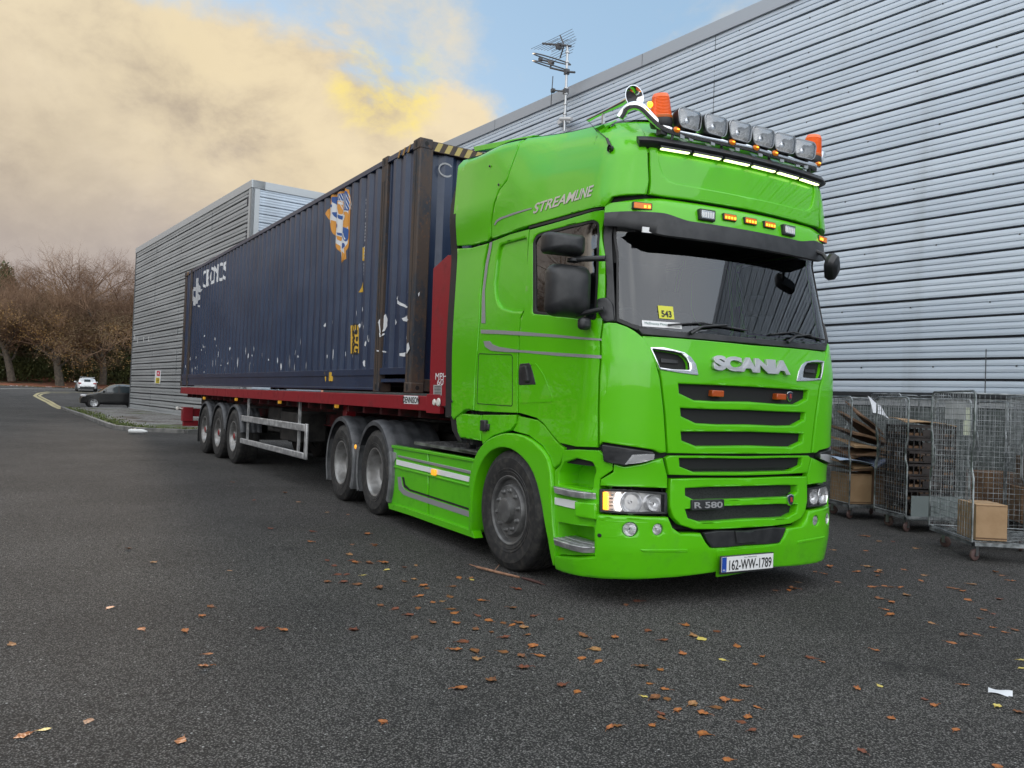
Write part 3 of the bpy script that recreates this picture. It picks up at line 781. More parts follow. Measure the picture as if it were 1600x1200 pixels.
# rear roof spoiler flap
b=MB(); q=[onY(u,v,-.98) for u,v in ((739,229),(775,222),(833,211),(829,217),(780,230),(742,237))]
for s_ in (1,-1):
    vs=[(p.x,s_*p.y,p.z) for p in q]+[(p.x,s_*(p.y+.25),p.z+.03) for p in q]; n=6
    b.add(vs,[tuple(range(n)),tuple(range(2*n-1,n-1,-1))]+[(i,(i+1)%n,(i+1)%n+n,i+n) for i in range(n)])
TP(b.build('roof_spoiler',GREEN,bevel=.006))
b=MB()
b.grid(lambda u,v:(-2.82+1.0*u,-.98+1.96*v,3.86-.06*u+.07*(1-(2*v-1)**4)),12,20); TP(b.build('roof_spoiler_plate',GREEN))
# sun visor
se=hit(946,342)[0]; SE=se+.02
def vprof(s):
    a=abs(s); k=1-sst((a-(SE-.42))/.42); k2=.18+.82*k
    zt=2.955-.05*(1-k); zm=2.80+.0*(1-k)+.035*sst((a-.55)/.25); zb=2.66+.075*(1-k)
    return zt,zm,zb,k2
def visor_part(name,mt,pf):
    b=MB(); N=90; rows=[pf(-SE+2*SE*i/N) for i in range(N+1)]; m=len(rows[0])
    vs=[p for r in rows for p in r]; fs=[]
    for i in range(N):
        for j in range(m-1): fs.append((i*m+j,(i+1)*m+j,(i+1)*m+j+1,i*m+j+1))
    fs.append(tuple(range(m))); fs.append(tuple(N*m+j for j in reversed(range(m))))
    b.add(vs,fs); o=b.build(name,mt,ang=50); TP(o); return o
def vp(s,z,zref,o): # visor protrusion measured from the face at the roof line
    q=P(s,2.86,o); return Vector((q.x,q.y*1.0,z))
def gp(s):
    zt,zm,zb,k=vprof(s)
    return [vp(s,zt-.01,0,-.02),vp(s,zt+.0,0,.03*k),vp(s,zt-.012,0,.05*k),vp(s,(zt+zm)/2,0,.075*k),vp(s,zm,0,.088*k),vp(s,zm-.004,0,.02*k)]
def bp_(s):
    zt,zm,zb,k=vprof(s)
    return [vp(s,zm+.012,0,.03*k),vp(s,zm,0,.096*k),vp(s,(zm+zb)/2,0,.112*k),vp(s,zb+.01,0,.115*k),vp(s,zb,0,.10*k),vp(s,zb+.008,0,.08*k),vp(s,zb+.05,0,-.03)]
visor_part('sun_visor_top',GREEN,gp); visor_part('sun_visor',BLACKP,bp_)
def on_visor(name,mt,s,z,wd,ht,dp,off,bev=.003):
    zt,zm,zb,k=vprof(s); c=vp(s,z,0,off*k+.0); t=(vp(s+.02,z,0,off)-vp(s-.02,z,0,off)).normalized(); n=t.cross(Vector((0,0,1))); 
    if n.dot(Vector((1,0,0)))<0: n=-n
    m=Matrix((n,t,Vector((0,0,1)))).transposed()
    b=MB(); b.box(c,(dp,wd,ht),rot=m); o=b.build(name,mt,bevel=bev); TP(o); return o
for y in (-.93,-.205,0,.205,.93):
    h=on_visor('amber_light_body',BLACKP,-y,2.875,.15 if abs(y)>.5 else .125,.052,.03,.078)
    l=on_visor('amber_light',AMBER,-y,2.875,.135 if abs(y)>.5 else .112,.042,.03,.083)
    for k in range(4):
        on_visor('led',AMBERL,-y+(k-1.5)*.028,2.870,.016,.018,.03,.086,bev=0)
for y in (-.42,.42):
    on_visor('work_lamp',BLACKP,-y,2.862,.145,.085,.045,.085,bev=.008)
    on_visor('work_lamp_face',CHROME,-y,2.862,.115,.058,.045,.09,bev=.002)
    for k in range(5): on_visor('led',WHITE,-y+(k-2)*.021,2.86,.012,.04,.045,.094,bev=0)
on_visor('visor_sticker',WHITE,.90,2.70,.08,.04,.01,.112,bev=0)
# light bar
XB=-.13
def bx_(u,v): return onX(u,v,XB)
BLp=[bx_(1049,205),bx_(1087,213),bx_(1183,239),bx_(1257,260)]
zb_=sum(p.z for p in BLp)/4; yb=-BLp[0].y
path=[onX(968,184,-.34),onX(976,172,-.31),onX(984,166,-.27),onX(995,164,-.23),onX(1007,170,-.20),onX(1020,185,-.17),onX(1034,198,-.145),onX(1052,206,-.13)]
# smooth
def smoothp(p,it=2):
    p=[Vector(q) for q in p]
    for _ in range(it):
        o=[p[0]]
        for a,c in zip(p,p[1:]): o+=[a*.75+c*.25,a*.25+c*.75]
        p=o+[p[-1]]
    return p
fl_=smoothp(path+[(XB+.02,-.3,zb_+.005),(XB+.03,0,zb_+.01)],2)
full=fl_+[Vector((p.x,-p.y,p.z)) for p in reversed(fl_[:-1])]
b=MB(); b.tube(full,.032,14); bar=b.build('light_bar',CHROME,ang=60); TP(bar)
BLK=[(-.13,3.42)]
def rrect(w,h,r,n=5,sq=1.0):
    o=[]
    for cx,cy,a0 in ((w/2-r,h/2-r,0),(-w/2+r,h/2-r,90),(-w/2+r,-h/2+r,180),(w/2-r,-h/2+r,270)):
        for i in range(n+1):
            a=R_(a0+90*i/n); o.append((cx+r*math.cos(a),cy+r*math.sin(a)))
    return o
def loft_x(b,secs,cap0=True,cap1=True,mi=0):
    # secs: list of (x, [(y,z)..])
    n=len(secs[0][1]); vs=[(x,p[0],p[1]) for x,pl in secs for p in pl]; fs=[]
    for i in range(len(secs)-1):
        for k in range(n): k2=(k+1)%n; fs.append((i*n+k,i*n+k2,(i+1)*n+k2,(i+1)*n+k))
    if cap0: fs.append(tuple(range(n)))
    if cap1: fs.append(tuple((len(secs)-1)*n+k for k in range(n)))
    b.add(vs,fs,mi)
def sc_(pl,k,dy=0,dz=0): return [(p[0]*k+dy,p[1]*k+dz) for p in pl]
RR=[(p[0]*(1+.10*p[1]/.08),p[1]+(.014*(1-(p[0]/.12)**2) if p[1]>0 else -.004*(1-(p[0]/.12)**2))) for p in rrect(.232,.138,.04,6)]
def reflb(g,p):
    v=OC(g); n=g.noise(v,22,3,.6,1.5); g.l(g.mix(g.sstep(n,.3,.7),(.66,.67,.68),(.97,.97,.97)),p.inputs['Base Color']); bump(g,p,n,.9,.02)
REFL=mat('lamp_facets',rough=.3,metal=.0,build=reflb)
lamp_y=[-.605+.242*i for i in range(6)]
zl=3.545
def roof_lamp(y):
    ya=-.10+.03-.06*y*y
    b=MB(); loft_x(b,[(-.13,sc_(RR,.35)),(-.11,sc_(RR,.6)),(-.05,sc_(RR,.92)),(0,sc_(RR,1.0)),(.012,sc_(RR,.99)),(.012,sc_(RR,.93)),(-.004,sc_(RR,.90))],True,False)
    h=b.build('roof_lamp',BLACKP); TP(h); h.location=(2.5+ya,y,zl); h.rotation_euler=(0,0,-.10*y)
    b=MB(); loft_x(b,[(-.09,sc_(RR,.30)),(-.075,sc_(RR,.5)),(-.04,sc_(RR,.80)),(.004,sc_(RR,.92))],True,False); b.build('reflector',REFL,parent=h)
    b=MB(); loft_x(b,[(.006,sc_(RR,.945)),(.018,sc_(RR,.9)),(.026,sc_(RR,.7)),(.031,sc_(RR,.35))],False,True); b.build('lens',LENS2,parent=h)
    b=MB(); b.lathe([(.0,.0),(.022,-.004),(.022,-.05)],(-.01,0,-.0),'X',16); b.build('bulb',CHROME,parent=h)
    # ring trim
    b=MB(); b.tube([(.014,p[0]*.96,p[1]*.96) for p in RR],.0045,6,closed=True); b.build('trim',STEEL,parent=h)
    b=MB(); 
    for dy in ((-.045,.045) if abs(y)>.6 else (0,)): b.box((-.02,dy,-.105),(.012,.042,.07))
    b.build('bracket',STEEL,parent=h)
for y in lamp_y: roof_lamp(y)
# marker lights on the bar
for k,y in enumerate((-.70,-.20,.07,.31,.80)):
    p=min(full,key=lambda q:abs(q.y-y)+(10 if q.z>zb_+.1 else 0)); 
    b=MB(); b.lathe([(0,.018),(.012,.014),(.022,.004),(.024,-.005)],(0,0,0),'X',16)
    b.v=[(x,yy*1.5,z) for x,yy,z in b.v]
    o=b.build('marker_light',AMBER); TP(o); o.location=(2.5+p.x+.030,p.y,p.z+.004)
    b=MB(); b.box((.018,0,0),(.006,.02,.008)); b.build('led',AMBERL,parent=o)
    b=MB(); b.lathe([(.027,-.003),(.027,.003),(.0,.002)],(0,0,0),'X',16); b.v=[(x,yy*1.5,z) for x,yy,z in b.v]; b.build('marker_rim',BLACKP,parent=o)
b=MB(); b.lathe([(0,.012),(.02,.004),(.024,-.01)],(0,0,0),'X',16); o=b.build('marker_light',AMBERL); TP(o); o.location=(2.5-.115,-.945,3.60)
# beacons
def beacon(x,y,z,tilt):
    base=MB(); base.lathe([(0,-.02),(.06,-.02),(.066,0),(.062,.03),(.05,.035),(0,.035)],(0,0,0),'Z',28); o=base.build('beacon',BLACKP); TP(o); o.location=(2.5+x,y,z); o.rotation_euler=tilt
    prof=[(.060,.03)]
    for i in range(14):
        zz=.035+.009*i; rr_=.060-.0009*i
        prof+=[(rr_,zz),(rr_+.0022,zz+.0045)]
    prof+=[(.047,.170),(.042,.180),(.02,.186),(0,.187)]
    l=MB(); l.lathe(prof,(0,0,0),'Z',32); l.build('beacon_lens',ORANGE,parent=o)
    l=MB(); l.lathe([(.0615,.028),(.0625,.032),(.0625,.045),(.0615,.048)],(0,0,0),'Z',32); l.build('beacon_ring',mat('orange_ring',(.55,.12,.01),.4),parent=o)
    l=MB(); l.lathe([(0,.15),(.03,.13),(.032,.05),(0,.045)],(0,0,0),'Z',16); l.build('beacon_bulb',mat('beacon_core',(.5,.06,.0),.5),parent=o)
    return o
for s_,t_ in ((-1,.12),(1,-.05)):
    o=beacon(-.18,s_*.79,3.505,(t_,.06,0)); o.scale=(1.3,1.3,1.18)
b=MB(); b.box((-.17,-.79,3.45),(.06,.06,.07)); b.box((-.17,.79,3.45),(.06,.06,.07)); TP(b.build('beacon_mount',BLACKP,bevel=.004))
# LED strips under the brow
LEDG=mat('roof_led',(.9,.95,.8),.3,emit=(.80,1,.38),es=2.6)
zled=3.30
for i in range(6):
    y=-.70+.28*i; q=P(-y,zled,.040); t=(P(-y-.02,zled,.06)-P(-y+.02,zled,.06)).normalized(); n=Vector((0,0,1)).cross(t)
    m=Matrix((n,t,Vector((0,0,1)))).transposed()
    b=MB(); b.box(q+Vector((0,0,.004)),(.035,.262,.016),rot=m); o=b.build('led_strip_body',BLACKP); TP(o)
    b=MB(); b.box(q-Vector((0,0,.008)),(.026,.235,.009),rot=m); TP(b.build('led_strip',LEDG))
def browp(s,z,o): return P(s,z,o)
b=MB(); N=50; SB=.95
pr=[(3.312,.0),(3.312,.062),(3.32,.075),(3.345,.075),(3.36,.06),(3.365,.0)]
vs=[P(-SB+2*SB*i/N,z,o) for i in range(N+1) for z,o in pr]; m=len(pr); fs=[]
for i in range(N):
    for j in range(m-1): fs.append((i*m+j,(i+1)*m+j,(i+1)*m+j+1,i*m+j+1))
fs+=[tuple(range(m)),tuple(N*m+j for j in range(m))]
b.add(vs,fs); TP(b.build('led_beam',BLACKP,ang=50))
for y in (-.72,-.25,.25,.72):
    b=MB(); b.tube([P(-y,3.35,.05),(XB,y,zb_-.02)],.010,8); TP(b.build('bar_bracket',BLACKP))
# horns
def horn(x,y,z,s=1):
    b=MB(); pr=[(.0,-.62),(.020,-.60),(.016,-.5),(.018,-.3),(.024,-.15),(.036,-.06),(.055,-.02),(.084,.0),(.086,.004),(.080,.004),(.052,-.018),(.030,-.06),(.014,-.12),(0,-.14)]
    b.lathe([(r*s,h*s) for r,h in pr],(0,0,0),'X',32); o=b.build('air_horn',CHROME); TP(o); o.location=(2.5+x,y,z)
    b=MB(); b.lathe([(0,-.035*s),(.046*s,-.030*s),(.066*s,-.014*s)],(0,0,0),'X',24); b.build('horn_dark_disc',BLACKP,parent=o)  # dark disc added to shade the inside of the bell
    b=MB(); b.box((-.10,0,-.07),(.02,.02,.11)); b.box((-.4,0,-.06),(.02,.02,.11)); b.build('horn_stay',STEEL,parent=o)
hp=onY(991,151,-.86); horn(hp.x,-.86,hp.z,1.02); horn(hp.x-.1,.62,hp.z-.08,.85)
# radio aerial
b=MB(); a0=P(*tosz([(957,235)])[0],.02); a1=P(*tosz([(952,221)])[0],.03); a2=P(*tosz([(921,195)])[0],.05)
b.tube([a0,a1],[.014,.011],8); b.tube([a1,(a1+a2)/2+Vector((0,-.02,0)),a2],[.004,.003,.002],5); b.lathe([(0,.012),(.022,.008),(.026,-.02)],a0-Vector((0,.0,0)),'Y',16)
TP(b.build('radio_aerial',BLACKP))
# mirrors
def mirror_arm(px,sgn,x,name='mirror'):
    pts=[onX(u,v,x) for u,v in px]; ys=[p.y for p in pts]; zs=[p.z for p in pts]; return min(ys),max(ys),min(zs),max(zs)
def housing(name,y0,y1,z0,z1,x,parent=None,rz=0,dep=.13):
    w_,h_=y1-y0,z1-z0; rr=rrect(w_,h_,min(w_,h_)*.22)
    b=MB(); loft_x(b,[(-.03,sc_(rr,.90)),(-.028,sc_(rr,.97)),(0,sc_(rr,1.0)),(dep*.45,sc_(rr,.96)),(dep*.8,sc_(rr,.84)),(dep,sc_(rr,.6)),(dep+.008,sc_(rr,.3))],True,True)
    o=b.build(name,BLACKP,ang=50); TP(o); o.location=(2.5+x,(y0+y1)/2,(z0+z1)/2); o.rotation_euler=(0,0,rz)
    b=MB(); loft_x(b,[(-.034,sc_(rr,.86)),(-.032,sc_(rr,.86))]); b.build('mirror_glass',CHROME,parent=o); return o
XM=-.50
for sg,xm in ((-1,XM),(1,-.80)):
    a=mirror_arm([(849,362),(906,403)],sg,XM); c=mirror_arm([(856,410),(914,499)],sg,XM)
    for nm,(y0,y1,z0,z1) in (('mirror_upper',a),('mirror_main',c)):
        if sg>0: y0,y1=1.20,1.20+(y1-y0)*.85
        housing('side_mirror',y0,y1,z0,z1,xm,rz=.12*sg)
    yy=-1 if sg<0 else 1
    b=MB(); za=onY(942,404,-1.2).z; xa=-.26 if sg<0 else -.5
    b.tube([(xa,yy*1.19,za),(xa-.1,yy*1.28,za-.0),(xm+.05,yy*1.34,za)],.022,8); b.tube([(xm+.04,yy*1.33,c[3]+.02),(xm+.04,yy*1.33,a[2]-.02)],.05,10)
    b.tube([(xa+.0,yy*1.19,c[2]+.06),(xm+.05,yy*1.3,c[2]+.02)],.02,8)
    TP(b.build('mirror_arm',BLACKP,bevel=.003))
p=onX(913,506,-.38); b=MB(); b.box((-.38,p.y,p.z),(.07,.10,.09)); TP(b.build('mirror_camera',BLACKP,bevel=.03,seg=3))
p0=onX(1277,398,-.12); p1=onX(1299,417,-.02)
b=MB(); b.tube([(p0.x,p0.y-.05,p0.z+.03),(p0.x+.04,p0.y+.02,p0.z-.0),(p1.x,p1.y-.03,p1.z+.03)],.018,8)
TP(b.build('mirror_arm',BLACKP))
rr=rrect(.24,.15,.06); b=MB(); loft_x(b,[(-.03,sc_(rr,.9)),(0,sc_(rr,1)),(.04,sc_(rr,.85)),(.06,sc_(rr,.4))]); o=b.build('kerb_mirror',BLACKP); TP(o); o.location=(2.5+p1.x,p1.y,p1.z); o.rotation_euler=(R_(-38),.3,.4)
# wipers
for s0 in (.52,-.45):
    b=MB(); z0=1.99
    b.tube([P(s0+.05,1.965,.03),P(s0-.05,2.02,.035),P(s0-.30,2.055,.02)],[.014,.010,.007],6)
    b.tube([P(s0+.22,2.02+.0,.012),P(s0-.05,2.055,.018),P(s0-.50,2.03,.012)],.008,6)
    TP(b.build('wiper',BLACKP))
# cards behind the windscreen
def card(name,u0,v0,u1,v1,mt,off=-.03):
    a=hit(u0,v0); c=hit(u1,v1); s0,s1=a[0],c[0]; z0,z1=c[1],a[1]
    b=MB(); b.grid(lambda i,j:P(s0+(s1-s0)*i,z0+(z1-z0)*j,off),5,2); o=b.build(name,mt); TP(o); return s0,s1,z0,z1
def sztext(name,body,pa,pb,h,mt,off,**k):
    # text running from sz point pa to pb
    a=Vector(pa); c=Vector(pb); d=c-a; L=d.length; ex=d/L; ey=Vector((-ex.y,ex.x))
    if ey.y<0: ey=-ey
    mid=(a+c)/2
    o=text_obj(name,body,.2,None,mt,None,width=L,height=h,fn=lambda co:P(mid.x+ex.x*co.x+ey.x*co.y,mid.y+ex.y*co.x+ey.y*co.y,off+co.z),**k)
    me=o.data; bm=bmesh.new(); bm.from_mesh(me); bmesh.ops.recalc_face_normals(bm,faces=bm.faces); bm.to_mesh(me); bm.free()
    TP(o); return o
s0,s1,z0,z1=card('windscreen_card',1028,477,1054,499,YEL,-.002); 
sztext('card_text','543',(s0-.02,(z0+z1)/2-.012),(s1+.02,(z0+z1)/2-.012),(z1-z0)*.52,INK,.001,bold=.006)
s0,s1,z0,z1=card('windscreen_card',1003,500,1066,514,WHITE,-.003)
sztext('card_text','McElvaney Motors',(s0-.02,z1-.022),(s1+.10,z1-.022),.022,mat('green_ink',(.02,.12,.10),.5),.0)
sztext('card_text','SCANIA',(s1+.06,z0+.012),(s1+.015,z0+.012),.008,INK,.0)
# lettering
a=hit(1110,567); c=hit(1229,573)
sztext('front_lettering','SCANIA',(a[0],a[1]),(c[0],a[1]-.0),.105,BADGE,.026,bold=.012,ext=.012,spacing=.93,bev=.001)
a=hit(836,327); c=hit(930,298)
sztext('side_lettering','STREAMLINE',a,c,.085,BADGE,.016,bold=.004,ext=.001,shear=.25)
# badges
a=hit(1079,789); c=hit(1126,788)
b=MB(); sm=(a[0]+c[0])/2; zm=a[1]
def bent_box(name,mt,s0,s1,z0,z1,o0,o1,n=6,**k):
    b=MB(); vs=[];fs=[]
    for i in range(n+1):
        s=s0+(s1-s0)*i/n; vs+=[P(s,z0,o0),P(s,z1,o0),P(s,z1,o1),P(s,z0,o1)]
    for i in range(n):
        for j in range(4): fs.append((4*i+j,4*i+(j+1)%4,4*i+4+(j+1)%4,4*i+4+j))
    fs+=[(0,1,2,3),(4*n,4*n+1,4*n+2,4*n+3)]
    b.add(vs,fs); o=b.build(name,mt,**k); TP(o); return o
bent_box('model_badge',BLACKP,a[0]+.01,c[0]-.01,zm-.038,zm+.038,.0,.030,bevel=.005)
sztext('badge_text','R 580',(a[0]-.01,zm),(c[0]+.01,zm),.045,BADGE,.033,bold=.004,ext=.002)
def shield(s,z,w_,off):
    pts=[(s+w_*x,z+w_*y) for x,y in ((-.5,.45),(0,.6),(.5,.45),(.48,-.1),(.3,-.45),(0,-.7),(-.3,-.45),(-.48,-.1))]
    cp('emblem',CHROME,pts,sz=True,off=off,thick=.03,bev=.006,rr=.01)
    pts=[(s+(p[0]-s)*.78,z+(p[1]-z)*.78) for p in pts]
    cp('emblem_field',mat('emblem_blue',(.02,.025,.05),.3),pts,sz=True,off=off+.003,thick=.004,bev=0)
    q=[(-.12,-.4),(.05,-.2),(.2,-.35),(.15,0),(.25,.2),(.05,.32),(-.2,.25),(-.1,.05),(-.25,-.1)]
    cp('emblem_beast',mat('emblem_red',(.4,.05,.04),.3),[(s+w_*.8*x,z+w_*.8*y) for x,y in q],sz=True,off=off+.006,thick=.004,bev=0)
q=hit(1231,780); shield(q[0],q[1],.075,.03)
q=hit(1238,619); shield(q[0],q[1],.070,-.02)
for u,v in ((1121,615),(1220,620)):
    q=hit(u,v); bent_box('grille_lamp',AMBERD,q[0]-.055,q[0]+.055,q[1]-.024,q[1]+.024,-.05,.012,bevel=.006)
# bolts / hinge
b=MB()
for u,v in ((708,627),(767,210+50),(781,289),):
    q=P(*tosz([(u,v)])[0],.012); b.lathe([(0,-.008),(.010,-.006),(.012,.0)],q,'Y',10)
TP(b.build('panel_bolt',BLACKP))
p=onY(757,665,-1.235); b=MB(); b.box((p.x,-1.235,p.z),(.10,.05,.10)); b.box((p.x+.07,-1.235,p.z-.01),(.05,.03,.06)); o=b.build('locker_catch',BLACKP,bevel=.01); TP(o)
TRC=TR
# ---------------------------------------------------------------- wheels
def tyre_prof(R,w,rim,y0=0):
    # (radius, y) outer face at y=0 going to +w
    p=[(rim-.012,.02),(rim,.004),(rim+.02,-.002),(rim+.035,-.007),(rim+.038,-.003),(rim+.06,-.010),(rim+.064,-.006),(rim+.10*(R-rim)/.22,-.012),(rim+.15*(R-rim)/.22,-.010),(rim+.155*(R-rim)/.22,-.005),(R-.028,.006),(R-.022,.010),(R-.012,.016),(R-.003,.030)]
    n=5; g=.006
    for i in range(n):
        a=.035+(w-.07)*i/n; c=.035+(w-.07)*(i+1)/n
        p+=[(R,a+g),(R,c-g),(R-.012,c-g+.002),(R-.012,c+g-.002)]
    p=p[:-2]+[(R-.003,w-.03),(R-.022,w-.01),(rim+.1,w+.01),(rim,w)]
    return [(r,y) for r,y in p]
def make_wheel(kind):
    R=.53 if kind=='trailer' else .51
    wdt={'front':.33,'rear':.29,'trailer':.385}[kind]; rim=.292
    r=MB()
    if kind=='front':
        pr=[(0,-.052),(.085,-.052),(.100,-.046),(.106,-.02),(.110,.0),(.125,.004),(.205,.000),(.212,.01),(.225,.05),(.262,.045),(.270,.01),(.285,-.002),(.294,0),(.294,.02),(.29,.3)]
    elif kind=='rear':
        pr=[(0,.10),(.09,.10),(.11,.105),(.118,.17),(.13,.185),(.20,.185),(.215,.175),(.245,.12),(.252,.06),(.262,.02),(.283,.0),(.296,.002),(.296,.02),(.29,.27)]
    else:
        pr=[(0,.02),(.07,.02),(.085,.03),(.09,.06),(.10,.10),(.12,.11),(.205,.11),(.222,.10),(.252,.05),(.262,.015),(.285,-.002),(.297,.0),(.297,.02),(.29,.36)]
    r.lathe(pr,(0,0,0),'Y',56)
    o=r.build('wheel',HUBG if kind=='front' else RIMS,ang=30)
    t=MB(); t.lathe(tyre_prof(R,wdt,rim),(0,0,0),'Y',72)
    t.build('tyre',TYRE,parent=o,ang=30)
    if kind=='rear':
        t=MB(); t.lathe(tyre_prof(R,wdt,rim),(0,.34,0),'Y',48); t.build('tyre',TYRE,parent=o,ang=30)
    n=MB(); yb={'front':.002,'rear':.185,'trailer':.11}[kind]
    for k in range(10):
        a=2*PI*k/10+.2; n.lathe([(0,-.034),(.012,-.032),(.016,-.02),(.018,-.004),(.022,.0)],(.167*math.cos(a),yb,.167*math.sin(a)),'Y',8)
    n.build('wheel_nut',HUBG if kind=='front' else mat('rusty_steel',(.09,.07,.055),.7),parent=o)
    if kind=='trailer':
        n=MB(); n.lathe([(0,.012),(.05,.012),(.062,.02),(.065,.05)],(0,0,0),'Y',20); n.build('hub_cap',mat('hub_red',(.25,.02,.02),.5),parent=o)
    return o
def place_wheel(src,first,x,y,z,rz,parent,px):
    o=src if first else copy_tree(src)
    o.parent=parent; o.location=(x-px,y,z); o.rotation_euler=(0,0,rz); return o
fwh=make_wheel('front'); place_wheel(fwh,True,-1.512,-1.215,.505,R_(2),TR,-2.5); place_wheel(fwh,False,-1.512,1.215,.505,PI,TR,-2.5)
rwh=make_wheel('rear')
k=True
for x in (-4.841,-6.192):
    place_wheel(rwh,k,x,-1.235,.505,0,TR,-2.5); k=False
    place_wheel(rwh,False,x,1.235,.505,PI,TR,-2.5)
# ---- chassis of the tractor
def bbt(name,a,c,mt,bevel=.006):
    b=MB(); b.bb(a,c); o=b.build(name,mt,bevel=bevel); TP(o); return o
b=MB()
for s_ in (-1,1): b.bb((-6.9,s_*.38-.04,.72),(-.6,s_*.38+.04,1.0))
for x in (-6.6,-5.5,-3.6,-2.6): b.bb((x-.06,-.36,.76),(x+.06,.36,.96))
for x in (-1.512,-4.841,-6.192): b.bb((x-.07,-.95,.42),(x+.07,.95,.58))
b.bb((-.9,-.9,.4),(-.25,.9,.95)); b.bb((-2.3,-.45,.5),(-.6,.45,1.2))
TP(b.build('chassis',CHAS,bevel=.01))
b=MB(); b.bb((-4.2,-1.02,.35),(-2.4,-.45,.85)); TP(b.build('fuel_tank',CHAS,bevel=.05,seg=3)); b=MB(); b.bb((-4.2,.45,.35),(-2.4,1.02,.85)); TP(b.build('fuel_tank',CHAS,bevel=.05,seg=3))
b=MB(); b.lathe([(0,0),(.45,0),(.48,.03),(.48,.06),(.2,.08),(0,.08)],(-5.5,0,1.08),'Z',32); b.bb((-5.9,-.3,.98),(-5.1,.3,1.1)); TP(b.build('fifth_wheel',CHAS))
# air and cable hoses behind the cab
b=MB()
for k in range(4):
    y=-.5+.2*k; pts=[]
    for i in range(60):
        t=i/59; a=t*2*PI*9; pts.append((-2.62-.7*t+.03*math.cos(a),y+.03*math.sin(a),1.55-.25*math.sin(PI*t)))
    b.tube(pts,.008,5)
TP(b.build('air_hose',mat('hose_red',(.08,.01,.01),.5)))
bbt('battery_box',(-3.3,-.7,1.0),(-2.75,.5,1.25),CHAS)
b=MB(); b.bb((-3.2,-.95,1.06),(-3.0,-.8,1.16)); TP(b.build('junction_box',ALU,bevel=.01))
# catwalk
CHK=mat('tread_plate',rough=.45,metal=.5,build=lambda g,p:(g.l(g.mix(g.sstep(g.noise(WP(g),7,4),.35,.7),(.10,.10,.10),(.26,.26,.26)),p.inputs['Base Color']),bump(g,p,g.math('SINE',g.math('MULTIPLY',g.noise(WP(g),40,0),40)),.4,.004)))
b=MB(); b.bb((-3.9,-1.12,.905),(-2.25,-.4,.935)); b.bb((-2.75,-1.16,.935),(-2.25,-.75,.95))
for i in range(16): b.bb((-3.85+.1*i,-1.0,.935),(-3.83+.1*i,-.42,.943))
TP(b.build('catwalk',CHK))
b=MB(); b.bb((-2.62,-1.1,.95),(-2.55,-1.02,1.0)); TP(b.build('catwalk_latch',BLACKP,bevel=.006))
# mudguards
def mudguard(name,x,y0,y1,z,R,a0,a1,parent,px,mt,lip=.05,n=40,ribs=True,tk=.01):
    b=MB()
    def ringp(a,r,y): return (x-px+r*math.cos(a),y,z+r*math.sin(a))
    vs=[];fs=[]
    sec=[(R-lip,y0),(R-.012,y0-.0),(R,y0+.018)]
    m_=8
    for j in range(1,m_): 
        yy=y0+.018+(y1-y0-.018)*j/m_; sec+=[(R+(.012 if (ribs and j%2) else 0),yy-.012),(R+(.012 if (ribs and j%2) else 0),yy+.012)]
    sec+=[(R,y1),(R-tk,y1),(R-tk,y0+.03),(R-lip,y0+.008)]
    for i in range(n+1):
        a=a0+(a1-a0)*i/n
        for r,y in sec: vs.append(ringp(a,r,y))
    M_=len(sec)
    for i in range(n):
        for j in range(M_): fs.append((i*M_+j,(i+1)*M_+j,(i+1)*M_+(j+1)%M_,i*M_+(j+1)%M_))
    fs+=[tuple(range(M_)),tuple(n*M_+j for j in range(M_))]
    b.add(vs,fs); o=b.build(name,mt,ang=30,parent=parent); return o
MUDL=mat('mudguard_pale',(.12,.125,.13),.55,build=vary((.09,.095,.10),(.16,.165,.17),8,4))
for x in (-4.841,-6.192):
    for sg in (-1,1):
        y0,y1=(-1.262,-.6)
        for nm,a0,a1,mt in (('mudguard',R_(28),R_(152),MUD),('mudguard',R_(-28),R_(28),MUDL),('mudguard',R_(152),R_(208),MUDL)):
            o=mudguard(nm,x,y0,y1,.505,.625,a0,a1,TR,-2.5,mt,lip=.06,ribs=(a1-a0)>1.2)
            if sg>0: o.scale=(1,-1,1)
for sg in (-1,1):
    b=MB(); b.bb((-6.84,sg*1.24,.20),(-6.82,sg*.66,.5)); TP(b.build('mud_flap',RUB))
    b=MB(); b.bb((-2.22,sg*1.18,.16),(-2.20,sg*.86,.62)); TP(b.build('mud_flap',RUB))
p=onY(555,698,-1.27); b=MB(); b.lathe([(0,-.02),(.025,-.012),(.03,.0)],(p.x,-1.262,p.z),'Y',14); TP(b.build('marker_light',AMBERM))
# side skirt
def pris(name,mt,pix,y,th,parent=None,bevel=.005,mirror=True,px=0,raw=False,label=None):
    pl=[(p.x,p.z) for p in (onY(u,v,y) for u,v in pix)] if not raw else pix
    b=MB(); b.prism(pl,(y,y+th),'Y'); o=b.build(name,mt,bevel=bevel); TP(o)
    if mirror: TP(mirror_obj(o))
    return o
def skirt_surface(x,z):  # the skirt leans out towards its foot
    return -1.205-.0*z
pris('side_skirt',GREEN,[(606,694),(668,704),(668,806),(609,786)],-1.21,.05,bevel=.012)
pris('side_skirt',GREEN,[(670,704.5),(740,717),(736,740),(735,790),(738,834),(670,807)],-1.21,.05,bevel=.012)
pris('skirt_ledge',GREEN,[(606,694),(740,717),(739,722),(606,699)],-1.225,.07,bevel=.006)
pris('skirt_ledge',GREEN,[(613,727),(732,757),(732,760),(613,730)],-1.222,.03,bevel=.004)
pris('skirt_sill',GREEN,[(606,786),(640,796),(690,813),(738,830),(741,841),(690,823),(640,805),(608,795)],-1.245,.09,bevel=.02)
pris('skirt_strip',SILVERT,[(621,711),(736,736),(736,741),(621,714)],-1.222,.03,bevel=.003)
pris('reflector_strip',WHITE,[(619,718),(733,745),(732,753),(619,726)],-1.218,.02,bevel=.001)
